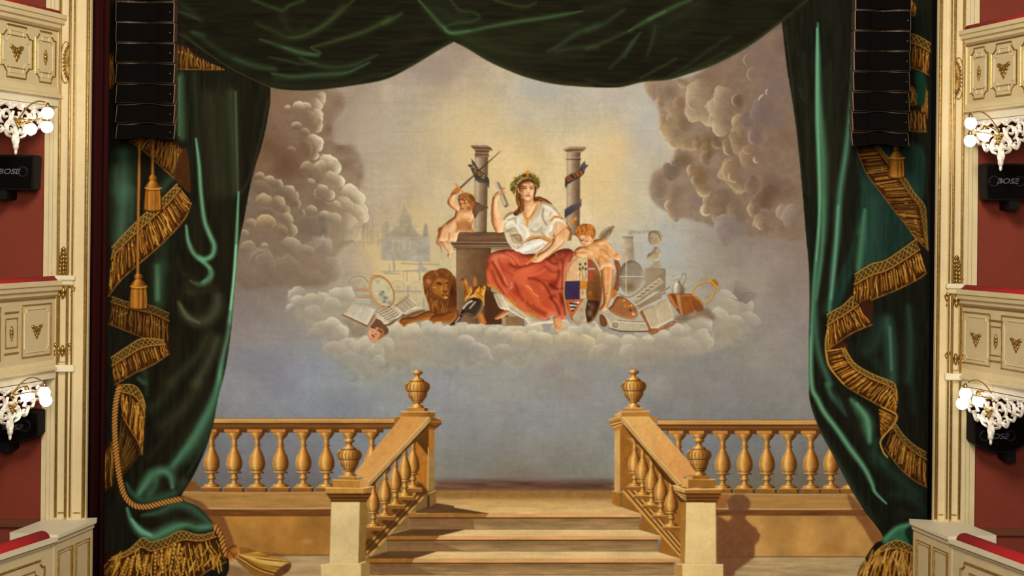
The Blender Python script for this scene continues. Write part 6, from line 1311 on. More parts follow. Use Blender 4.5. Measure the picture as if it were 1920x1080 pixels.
for i in range(60):
    t = g.random(); x = 540 + 300 * t; y = 990 + g.uniform(-50, 80) - 20 * math.sin(t * 3)
    stroke(R3(x,y, x-10+g.uniform(-14,10),y+35, x-26+g.uniform(-16,16) + 30 * t,y+80), g.choice([2, 3, 3.6]), g.choice([(178,130,52),(196,150,76),(128,84,34),(206,164,94)]), a=0.8, soft=0.4, clip=DR)
tassel(1440 + 725 / 3, 274, 334, 15.5, part('tassel', None, P_DR), 3)

# ---- swags across the top
P_SWG = part('swag', 'dark green swag looped in two deep folds over the painted sky', None, False)
lowL = spl(np.vstack([H1(-60,120, 20,190, 150,280, 300,380, 420,440, 530,490, 660,508, 800,505, 1000,480, 1180,445), H2(200,480, 400,360, 505,302)]), False)
lowR = spl(np.vstack([H2(505,302, 600,350, 750,440, 900,510, 1050,565, 1250,610, 1500,630), H3(200,535, 350,502, 500,490, 620,455, 800,390, 1000,280, 1190,140, 1290,70, 1360,0, 1420,-80)]), False)
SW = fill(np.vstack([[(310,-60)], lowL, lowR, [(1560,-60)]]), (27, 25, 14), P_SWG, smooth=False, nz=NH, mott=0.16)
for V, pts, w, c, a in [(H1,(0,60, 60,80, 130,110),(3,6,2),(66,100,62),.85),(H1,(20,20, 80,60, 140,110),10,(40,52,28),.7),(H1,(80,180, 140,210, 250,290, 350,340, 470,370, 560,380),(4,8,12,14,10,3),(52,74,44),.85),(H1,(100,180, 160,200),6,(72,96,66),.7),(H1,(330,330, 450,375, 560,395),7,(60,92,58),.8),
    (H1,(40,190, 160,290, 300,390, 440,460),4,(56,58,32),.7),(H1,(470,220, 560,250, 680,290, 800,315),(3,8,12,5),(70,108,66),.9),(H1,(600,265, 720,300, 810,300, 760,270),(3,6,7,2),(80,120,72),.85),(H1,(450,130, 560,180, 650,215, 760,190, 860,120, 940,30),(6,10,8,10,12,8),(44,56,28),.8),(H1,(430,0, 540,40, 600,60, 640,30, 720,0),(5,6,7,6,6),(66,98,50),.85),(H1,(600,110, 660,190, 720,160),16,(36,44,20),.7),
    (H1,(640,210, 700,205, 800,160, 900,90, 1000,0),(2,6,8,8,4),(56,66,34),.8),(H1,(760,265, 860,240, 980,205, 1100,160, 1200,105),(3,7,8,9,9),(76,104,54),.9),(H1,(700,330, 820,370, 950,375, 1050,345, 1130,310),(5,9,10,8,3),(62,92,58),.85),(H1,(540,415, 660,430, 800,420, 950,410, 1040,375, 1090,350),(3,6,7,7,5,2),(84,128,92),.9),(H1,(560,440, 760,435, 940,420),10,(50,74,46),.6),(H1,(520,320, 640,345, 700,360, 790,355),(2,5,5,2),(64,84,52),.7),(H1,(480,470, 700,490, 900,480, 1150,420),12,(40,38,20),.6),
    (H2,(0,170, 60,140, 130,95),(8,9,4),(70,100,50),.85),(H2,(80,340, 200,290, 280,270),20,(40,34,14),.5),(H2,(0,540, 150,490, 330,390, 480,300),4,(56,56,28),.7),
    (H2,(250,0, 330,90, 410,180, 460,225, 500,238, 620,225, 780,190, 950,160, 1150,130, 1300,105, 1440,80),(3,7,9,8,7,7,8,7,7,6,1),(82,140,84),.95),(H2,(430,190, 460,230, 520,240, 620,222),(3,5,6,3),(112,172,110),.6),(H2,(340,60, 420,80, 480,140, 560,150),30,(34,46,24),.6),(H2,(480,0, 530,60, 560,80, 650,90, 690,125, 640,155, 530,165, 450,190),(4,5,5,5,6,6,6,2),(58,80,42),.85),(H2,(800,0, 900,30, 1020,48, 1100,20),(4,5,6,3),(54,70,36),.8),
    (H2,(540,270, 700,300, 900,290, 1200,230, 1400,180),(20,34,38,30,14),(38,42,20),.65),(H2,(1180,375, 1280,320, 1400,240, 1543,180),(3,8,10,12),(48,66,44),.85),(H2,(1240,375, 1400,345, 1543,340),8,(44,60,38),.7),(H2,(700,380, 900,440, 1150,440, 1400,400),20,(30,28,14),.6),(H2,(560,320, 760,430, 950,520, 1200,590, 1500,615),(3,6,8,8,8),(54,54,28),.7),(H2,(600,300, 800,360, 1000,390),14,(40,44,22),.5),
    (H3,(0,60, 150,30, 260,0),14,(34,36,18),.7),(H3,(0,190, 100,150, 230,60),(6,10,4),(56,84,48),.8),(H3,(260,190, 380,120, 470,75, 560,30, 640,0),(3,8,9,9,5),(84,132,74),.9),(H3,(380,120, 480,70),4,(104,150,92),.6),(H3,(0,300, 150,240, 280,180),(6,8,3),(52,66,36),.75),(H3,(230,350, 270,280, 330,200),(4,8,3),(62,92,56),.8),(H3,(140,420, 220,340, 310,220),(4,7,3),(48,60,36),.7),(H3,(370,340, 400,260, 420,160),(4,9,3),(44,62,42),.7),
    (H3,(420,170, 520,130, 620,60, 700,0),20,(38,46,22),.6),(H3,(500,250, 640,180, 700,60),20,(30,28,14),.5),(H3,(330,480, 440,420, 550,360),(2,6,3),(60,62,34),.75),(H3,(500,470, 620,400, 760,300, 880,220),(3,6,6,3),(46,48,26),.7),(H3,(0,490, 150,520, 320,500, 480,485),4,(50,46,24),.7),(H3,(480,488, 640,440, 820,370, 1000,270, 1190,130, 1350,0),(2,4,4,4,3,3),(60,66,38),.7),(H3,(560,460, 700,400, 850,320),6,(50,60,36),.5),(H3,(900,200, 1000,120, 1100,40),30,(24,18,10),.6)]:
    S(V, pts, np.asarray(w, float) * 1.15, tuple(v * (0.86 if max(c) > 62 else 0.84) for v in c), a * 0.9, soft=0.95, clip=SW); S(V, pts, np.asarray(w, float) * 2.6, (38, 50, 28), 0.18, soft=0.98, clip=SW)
stroke(lowL, 1.6, (74, 72, 42), a=0.6, smooth=False); stroke(lowR[:70], 1.8, (96, 84, 46), a=0.6, smooth=False); stroke(lowR[70:], 1.4, (66, 56, 32), a=0.5, smooth=False)
# stray scraps left by overlaps go back to the cloth behind
def largest_only(pid):
    ys, xs = np.nonzero(ID == pid)
    if len(ys) == 0: return
    todo = set(zip(ys.tolist(), xs.tolist())); comps = []
    while todo:
        st = [todo.pop()]; cur = [st[0]]
        while st:
            y, x = st.pop()
            for q in ((y+1,x),(y-1,x),(y,x+1),(y,x-1)):
                if q in todo: todo.remove(q); st.append(q); cur.append(q)
        comps.append(cur)
    comps.sort(key=len)
    for c in comps[:-1]:
        for y, x in c: ID[y, x] = 0
for _i, _p in enumerate(PARTS):
    if _p[3] and (_p[0] in ('baluster', 'handrail', 'hem', 'arm', 'urn', 'underskirt', 'blouse', 'ribbon', 'sword', 'sceptre', 'horn', 'terrace_wall')): largest_only(_i)
# fine vertical weave and handling marks over the whole cloth
IM *= (1 + (fbm(PH, PW, 3, 2, 77) - 0.5)[..., None] * 0.07)
_m = np.isin(ID, [0, P_CL, P_CR])[..., None] * 0.15
_g = IM.mean(-1, keepdims=True)
IM[:] = IM + (_g - IM) * _m
IM[:] = np.clip((IM - 0.45) * 1.11 + 0.462, 0.012, 1)
# ------------------------------------------------------------------ lay the paint on cloth
def canvas_points(px, py, y):
    """vectorised at()"""
    R = np.array(CAM_R)
    d = np.stack([(px - 960) / F_PX, -(py - HORIZON) / F_PX, -np.ones_like(px)], -1) @ R.T
    t = (y - EYE.y) / d[..., 1]
    return np.array(EYE) + d * t[..., None]

def lin(c):
    return np.where(c <= 0.04045, c / 12.92, ((c + 0.055) / 1.055) ** 2.4)

def paint_material():
    m = bpy.data.materials.new('scenic_paint'); m.use_nodes = True
    nt = m.node_tree; p = nt.nodes['Principled BSDF']
    at_ = nt.nodes.new('ShaderNodeAttribute'); at_.attribute_name = 'paint'
    nt.links.new(at_.outputs['Color'], p.inputs['Base Color'])
    p.inputs['Roughness'].default_value = 0.85
    p.inputs['Specular IOR Level'].default_value = 0.08
    tc = nt.nodes.new('ShaderNodeTexCoord')
    n = nt.nodes.new('ShaderNodeTexNoise'); n.inputs['Scale'].default_value = 9; n.inputs['Detail'].default_value = 6
    nt.links.new(tc.outputs['Object'], n.inputs['Vector'])
    b = nt.nodes.new('ShaderNodeBump'); b.inputs['Strength'].default_value = 0.10; b.inputs['Distance'].default_value = 0.01
    nt.links.new(n.outputs['Fac'], b.inputs['Height']); nt.links.new(b.outputs['Normal'], p.inputs['Normal'])
    return m

def cloth_mesh(name, cells_y, cells_x, step, y, gx0, gy0, ncol):
    """quads of a step-spaced grid as one mesh with paint colours on its vertices"""
    corner = np.stack([cells_y * (ncol + 1) + cells_x, (cells_y + 1) * (ncol + 1) + cells_x,
                       (cells_y + 1) * (ncol + 1) + cells_x + 1, cells_y * (ncol + 1) + cells_x + 1], -1)
    u, inv = np.unique(corner.ravel(), return_inverse=True)
    vy, vx = u // (ncol + 1), u % (ncol + 1)
    px = gx0 + vx * step; py = gy0 + vy * step
    co = canvas_points(px, py, y)
    sx = np.clip(px - PX0 - 0.5, 0, PW - 1.001); sy = np.clip(py - PY0 - 0.5, 0, PH - 1.001)
    ix, iy = sx.astype(int), sy.astype(int); fx, fy = (sx - ix)[:, None], (sy - iy)[:, None]
    c = (IM[iy, ix] * (1 - fx) + IM[iy, np.minimum(ix + 1, PW - 1)] * fx) * (1 - fy) + (IM[np.minimum(iy + 1, PH - 1), ix] * (1 - fx) + IM[np.minimum(iy + 1, PH - 1), np.minimum(ix + 1, PW - 1)] * fx) * fy
    c = lin(np.clip(c, 0, 1))
    me = bpy.data.meshes.new(name)
    nv, nf = len(u), len(cells_y)
    me.vertices.add(nv); me.loops.add(nf * 4); me.polygons.add(nf)
    me.vertices.foreach_set('co', co.astype(np.float32).ravel())
    me.loops.foreach_set('vertex_index', inv.astype(np.int32).ravel())
    me.polygons.foreach_set('loop_start', np.arange(0, nf * 4, 4, dtype=np.int32))
    me.update(calc_edges=True)
    at_ = me.color_attributes.new('paint', 'FLOAT_COLOR', 'POINT')
    at_.data.foreach_set('color', np.concatenate([c * PAINT_GAIN, np.ones((nv, 1))], 1).astype(np.float32).ravel())
    return me

def erode(m, r):
    return blur(m.astype(np.float32), r) > 0.985

def build_curtain():
    mat = paint_material()
    base = at(960, PY1, CURTAIN_Y)
    root = empty('stage_curtain', (base.x, CURTAIN_Y, base.z))
    tag(root, 'flat painted stage curtain showing an allegory on clouds above a balustraded staircase', 'stage curtain')
    fine = np.array([p[3] for p in PARTS])
    fm = fine[ID]
    deep = erode(fm, 3)
    objs = {}
    # coarse grid: sky and drapes (and a margin under the finely painted parts)
    step = COARSE
    nx, ny = int(PW / step), int(PH / step)
    cy, cx = np.mgrid[0:ny, 0:nx]
    sy = np.minimum(((cy + 0.5) * step).astype(int), PH - 1); sx = np.minimum(((cx + 0.5) * step).astype(int), PW - 1)
    lab = ID[sy, sx].copy()
    lab[fm[sy, sx]] = 0
    lab[deep[sy, sx]] = -1
    meshes = {}
    for i in range(len(PARTS)):
        if fine[i]: continue
        s = lab == i
        if s.any(): meshes[i] = cloth_mesh(PARTS[i][0], cy[s], cx[s], step, CURTAIN_Y, PX0, PY0, nx)
    ys, xs = np.nonzero(fm)
    ids = ID[ys, xs]
    order = np.argsort(ids, kind='stable'); ys, xs, ids = ys[order], xs[order], ids[order]
    bounds = np.searchsorted(ids, np.arange(len(PARTS) + 1))
    for i in range(len(PARTS)):
        a, b = bounds[i], bounds[i + 1]
        if fine[i] and b - a > 12:
            meshes[i] = cloth_mesh(PARTS[i][0], ys[a:b], xs[a:b], 1.0, CURTAIN_Y - 0.003, PX0, PY0, PW)
    kids = {}
    for i, p in enumerate(PARTS):
        if p[2] is not None: kids.setdefault(p[2], []).append(i)
    def make(i, parent):
        if i in meshes: o = link_mesh(PARTS[i][0], meshes[i], mat, parent)
        elif i in kids:
            o = empty(PARTS[i][0], root.location); o.parent = parent
            o.matrix_parent_inverse = world_of(parent).inverted()
        else: return
        if PARTS[i][1]: o['label'] = PARTS[i][1]
        for k in kids.get(i, []): make(k, o)
    for i, p in enumerate(PARTS):
        if p[2] is None: make(i, root)
    return root
PAINT_GAIN = 1.0
COARSE = 1.6
build_curtain()
# ================================================================== the hall around the curtain
M = {}
M['cream'] = material('cream_paint', srgb(220, 197, 146), 0.5, noise=0.10, nscale=6, bump=0.05, bscale=40)
M['cream2'] = material('cream_paint_field', srgb(212, 190, 142), 0.55, noise=0.10, nscale=5, bump=0.05, bscale=40)
M['white'] = material('white_gloss_paint', srgb(228, 214, 178), 0.45, noise=0.06, nscale=7)
M['gold'] = material('gilding', srgb(196, 156, 78), 0.34, metal=0.85, noise=0.45, nscale=40, bump=0.3, bscale=120)
M['oldgold'] = material('worn_gilding', srgb(190, 150, 74), 0.42, metal=0.55, noise=0.5, nscale=30, bump=0.3, bscale=90)
M['redwall'] = material('terracotta_wall_paint', srgb(124, 43, 16), 0.85, noise=0.10, nscale=4, bump=0.25, bscale=260)
M['velvet'] = material('red_velvet', srgb(196, 14, 14), 0.85, noise=0.25, nscale=60, bump=0.2, bscale=300)
M['masking'] = material('shaded_maroon_velvet', srgb(14, 10, 9), 0.95, spec=0.03, noise=0.2, nscale=20)  # maroon velvet standing in shade, the shade put into a near-black colour
M['maroon'] = material('maroon_velvet', srgb(46, 8, 6), 0.95, spec=0.1, noise=0.3, nscale=20, stretch=(8, 8, 0.6))
M['black'] = material('black_cabinet', srgb(15, 12, 11), 0.7, spec=0.15, noise=0.2, nscale=60)
M['grille'] = material('black_grille', srgb(14, 10, 8), 0.9, spec=0.03, noise=0.3, nscale=400, bump=0.3, bscale=900)
M['rim'] = material('lit_steel_edge', srgb(126, 100, 72), 0.5, metal=0.3, noise=0.5, nscale=60)  # paler steel: light caught by the cabinet edges is put into the colour
M['rubber'] = material('dark_port', srgb(20, 18, 19), 0.6, spec=0.2, noise=0.2, nscale=80)
M['logo'] = material('silver_logo', srgb(150, 150, 154), 0.3, metal=0.6, noise=0.1, nscale=60)
M['fret'] = material('white_carved_wood', srgb(238, 226, 206), 0.4, noise=0.12, nscale=20)
M['glass'] = material('opal_glass', (1, 1, 1, 1), 0.25, noise=0.02, nscale=10, emit=(1.0, 0.97, 0.92, 1), espow=7.0)
M['brass'] = material('brass_arm', srgb(206, 168, 96), 0.25, metal=0.9, noise=0.2, nscale=50)
M['wood'] = material('brown_wood', srgb(112, 58, 30), 0.5, noise=0.3, nscale=12, stretch=(1, 1, 8))
M['stage'] = material('stage_boards', srgb(70, 48, 32), 0.6, noise=0.35, nscale=8, stretch=(1, 6, 1))
M['carpet'] = material('dark_carpet', srgb(60, 18, 16), 0.9, noise=0.3, nscale=30)
M['hallwall'] = material('hall_plaster', srgb(206, 180, 132), 0.8, noise=0.1, nscale=3)

def Z(py, px, y=0.0): return at(px, py, y).z
def X(px, y=0.0, py=540): return at(px, py, y).x

def box(bm, x0, x1, y0, y1, z0, z1):
    v = [bm.verts.new(p) for p in [(x0,y0,z0),(x1,y0,z0),(x1,y1,z0),(x0,y1,z0),(x0,y0,z1),(x1,y0,z1),(x1,y1,z1),(x0,y1,z1)]]
    for f in [(0,3,2,1),(4,5,6,7),(0,1,5,4),(1,2,6,5),(2,3,7,6),(3,0,4,7)]: bm.faces.new([v[i] for i in f])
def box_obj(name, x0, x1, y0, y1, z0, z1, mat, parent=None, bevel=0.0):
    bm = bmesh.new(); box(bm, min(x0,x1), max(x0,x1), min(y0,y1), max(y0,y1), min(z0,z1), max(z0,z1))
    if bevel: bmesh.ops.bevel(bm, geom=bm.edges[:], offset=bevel, segments=2, affect='EDGES')
    return bm_link(name, bm, mat, parent)

def sweep(name, path, prof, mat, parent=None, closed_prof=True, smooth=False, closed_path=False, caps=True):
    """profile (o, z) carried along a plan polyline; o is measured to the right hand of the path"""
    bm = bmesh.new(); P = [Vector((p[0], p[1])) for p in path]; n = len(P); rings = []
    for i in range(n):
        a = P[i] - P[i-1] if i > 0 else P[1] - P[0]
        b = P[i+1] - P[i] if i < n - 1 else P[i] - P[i-1]
        a.normalize(); b.normalize()
        na, nb = Vector((a.y, -a.x)), Vector((b.y, -b.x))
        m = (na + nb).normalized(); m = m / max(0.3, m.dot(na))
        rings.append([bm.verts.new((P[i].x + m.x * o, P[i].y + m.y * o, z)) for o, z in prof])
    k = len(prof)
    for i in range(n - 1):
        for j in range(k if closed_prof else k - 1):
            bm.faces.new([rings[i][j], rings[i+1][j], rings[i+1][(j+1) % k], rings[i][(j+1) % k]])
    if caps and closed_prof: bm.faces.new(rings[0][::-1]); bm.faces.new(rings[-1])
    return bm_link(name, bm, mat, parent, smooth)

def tube(name, pts, r, mat, parent=None, seg=8, closed=False, smooth=True, rs=None):
    bm = bmesh.new(); P = [Vector(p) for p in pts]; n = len(P); rings = []
    for i in range(n):
        if closed: t = P[(i+1) % n] - P[i-1]
        else: t = P[min(i+1, n-1)] - P[max(i-1, 0)]
        t.normalize(); up = Vector((0,0,1)) if abs(t.z) < 0.9 else Vector((0,1,0))
        u = t.cross(up).normalized(); v = u.cross(t)
        rr = rs[i] if rs else r
        rings.append([bm.verts.new(P[i] + (u * math.cos(2*PI*k/seg) + v * math.sin(2*PI*k/seg)) * rr) for k in range(seg)])
    for i in range(n if closed else n - 1):
        for k in range(seg):
            bm.faces.new([rings[i][k], rings[(i+1) % n][k], rings[(i+1) % n][(k+1) % seg], rings[i][(k+1) % seg]])
    if not closed: bm.faces.new(rings[0][::-1]); bm.faces.new(rings[-1])
    return bm_link(name, bm, mat, parent, smooth)

class Frame:
    """flat local frame: origin, unit u (along), w (up), n (out towards the hall)"""
    def __init__(s, o, u, n): s.o = Vector(o); s.u = Vector(u).normalized(); s.n = Vector(n).normalized(); s.w = Vector((0,0,1))
    def __call__(s, a, b, c=0.0): return s.o + s.u * a + s.w * b + s.n * c

def frame_line(fr, name, pts2, r, mat, parent, out=0.004, closed=True, seg=5):
    return tube(name, [fr(a, b, out) for a, b in pts2], r, mat, parent, seg=seg, closed=closed, smooth=False)

def ellipsoids(name, items, mat, parent=None, sub=2):
    """gilt leaf work: (centre, axes matrix columns) squashed balls, overlapping as one carving"""
    bm = bmesh.new()
    for c, ax in items:
        mt = Matrix.Translation(c) @ ax.to_4x4()
        bmesh.ops.create_icosphere(bm, subdivisions=sub, radius=1.0, matrix=mt)
    return bm_link(name, bm, mat, parent, True)

def leaf_ax(fr, ang, l, w, t):
    d = fr.u * math.cos(ang) + fr.w * math.sin(ang); e = fr.u * -math.sin(ang) + fr.w * math.cos(ang)
    m = Matrix((d * l, e * w, fr.n * t)).transposed()
    return m

def bouquet(fr, a, b, k, kind, parent, mat=None, name='gilt_ornament'):
    it = []
    mat = mat or M['gold']
    if kind == 'garland':                                   # two flower heads and hanging leaves
        for da, db, an, l, w in [(-.9,.5,2.9,.55,.3),(.9,.5,.2,.55,.3),(-.45,.3,2.2,.45,.32),(.45,.3,.9,.45,.32),(0,.1,1.57,.5,.42),(-.3,-.35,-2.2,.4,.26),(.3,-.35,-.9,.4,.26),(0,-.7,-1.57,.5,.28),(-.62,.05,-2.5,.35,.22),(.62,.05,-.6,.35,.22)]:
            it.append((fr(a + da * k, b + db * k, 0.008), leaf_ax(fr, an, l * k, w * k, 0.012)))
    elif kind == 'cartouche':                               # upright oval with leaf ends
        for db, l, w in [(0,.55,.42),(.6,.38,.28),(-.6,.38,.28),(1.0,.26,.16),(-1.0,.26,.16)]:
            it.append((fr(a, b + db * k, 0.008), leaf_ax(fr, 1.57, l * k, w * k, 0.014)))
        for sg in (-1, 1):
            for db in (-.45, 0, .45): it.append((fr(a + sg * .36 * k, b + db * k, 0.006), leaf_ax(fr, 1.57 - sg * .4, .3 * k, .14 * k, 0.01)))
    elif kind == 'spray':                                   # tall plant spray
        for i in range(7):
            t = i / 6
            for sg in (-1, 1):
                it.append((fr(a + sg * (.55 - .42 * t) * k, b + (t * 3.0) * k, 0.01), leaf_ax(fr, 1.57 - sg * (1.0 - .5 * t), (.55 - .25 * t) * k, .22 * k, 0.016)))
            it.append((fr(a, b + t * 3.1 * k, 0.014), leaf_ax(fr, 1.57, .38 * k, .24 * k, 0.02)))
    elif kind == 'capital':
        for i in range(5):
            x = (i - 2) / 2
            it.append((fr(a + x * .9 * k, b + .1 * k, 0.012), leaf_ax(fr, 1.57 - x * .5, .55 * k, .24 * k, 0.02)))
            it.append((fr(a + x * .8 * k, b - .35 * k, 0.012), leaf_ax(fr, -1.57 + x * .4, .4 * k, .2 * k, 0.018)))
        for sg in (-1, 1): it.append((fr(a + sg * .8 * k, b + .55 * k, 0.016), leaf_ax(fr, 0, .3 * k, .3 * k, 0.022)))
    return ellipsoids(name, it, mat, parent, 1)

# ------------------------------------------------------------------ floors and the shell of the hall
def structure(o): o['kind'] = 'structure'; return o
STAGE_Z = at(960, PY1, CURTAIN_Y).z
structure(box_obj('floor', -9, 9, -20, 6, -0.2, 0.0, M['carpet']))
structure(box_obj('trim_1', -4.6, 4.6, -0.35, 5.5, 0.0, STAGE_Z - 0.012, M['stage']))            # raised stage
TOPZ = 9.4
structure(box_obj('trim_2', -5.2, 5.2, 0.0, 0.5, 8.75, TOPZ + 0.6, M['cream']))                # head of the proscenium
batten = tube('curtain_batten', [(-4.9, CURTAIN_Y, at(960, PY0, CURTAIN_Y).z + 0.03), (4.9, CURTAIN_Y, at(960, PY0, CURTAIN_Y).z + 0.03)], 0.03, M['black'])
tag(batten, 'black pipe batten carrying the painted curtain', 'batten')

SIDES = {
 'left': dict(sg=-1, inner=166, bead=162, g2=136.5, g1=128.5, g0=110, start=107, jamb0=106, jamb1=79,
    tiers=[dict(px=105, red=(18,29), cap=(29,58), field=(58,166), base=(166,185), board=(185,200), x0=0, r=1.062),
           dict(px=105, red=(516,525), cap=(525,556), field=(556,674), base=(674,692), board=(692,708), x0=0, r=1.065)],
    ped=[(182,0.0),(111,-0.80),(0,-1.70)], pedcap=(978,1000)),
 'right': dict(sg=1, inner=1754, bead=1757.5, g2=1778, g1=1784, g0=1801, start=1804, jamb0=1805, jamb1=1833,
    tiers=[dict(px=1808, red=(46,59), cap=(59,86), field=(86,196), base=(196,212), board=(212,228), x0=1920, r=1.068),
           dict(px=1805, red=(532,542), cap=(542,572), field=(572,690), base=(690,708), board=(708,722), x0=1920, r=1.072)],
    ped=[(1714,0.0),(1786,-0.80),(1920,-1.95)], pedcap=(981,1004)),
}
EXTEND = 3.4
def tier_path(S, t):
    """plan line of a box front: from the proscenium towards the audience, and the frame of its face"""
    a = at(t['px'], 300, 0.0); a = Vector((X(t['px']), 0.0))
    dep = 16.0 / t['r']; yb = EYE.y + dep
    b = Vector((X(t['x0'], yb), yb))
    d = (b - a).normalized()
    n = Vector((d.y, -d.x)) if S['sg'] > 0 else Vector((-d.y, d.x))      # towards the hall
    if n.x * S['sg'] > 0: n = -n
    return a, d, n, (b - a).length

def on_path(a, d, px):
    """distance along the line a + d*s whose pixel column is px (at mid height)"""
    lo, hi = -0.5, 4.0
    f = lambda s: (960 + F_PX * (a.x + d.x * s - EYE.x) / (a.y + d.y * s - EYE.y)) - px
    flo = f(lo)
    for _ in range(60):
        m = (lo + hi) / 2
        if (f(m) > 0) == (flo > 0): lo = m
        else: hi = m
    return lo

def z_at(py, y, px):
    return at(px, py, y).z

def notched(a0, a1, b0, b1, c, k=0.5):
    """panel outline with stepped corners"""
    return [(a0 + c, b0), (a1 - c, b0), (a1 - c, b0 + c * k), (a1 - c * k, b0 + c), (a1, b0 + c), (a1, b1 - c), (a1 - c * k, b1 - c), (a1 - c, b1 - c * k), (a1 - c, b1), (a0 + c, b1), (a0 + c, b1 - c * k), (a0 + c * k, b1 - c), (a0, b1 - c), (a0, b0 + c), (a0 + c * k, b0 + c), (a0 + c, b0 + c * k)]

def run_on(a, d, cols, Lx):
    """panels read off the photograph, then the same rhythm on to the end of the front"""
    out = [tuple(sorted((on_path(a, d, p0), on_path(a, d, p1)))) + (k,) for p0, p1, k in cols]
    gap = max(.04, out[1][0] - out[0][1]); w = {k: s1 - s0 for s0, s1, k in out[:2]}
    out[2] = (out[2][0], out[2][0] + w[out[2][2]], out[2][2]); kind = out[1][2]; s = out[2][1] + gap
    while s + w[kind] < Lx - .05:
        out.append((s, s + w[kind], kind)); s += w[kind] + gap
        kind = [k for k in w if k != kind][0]
    return out

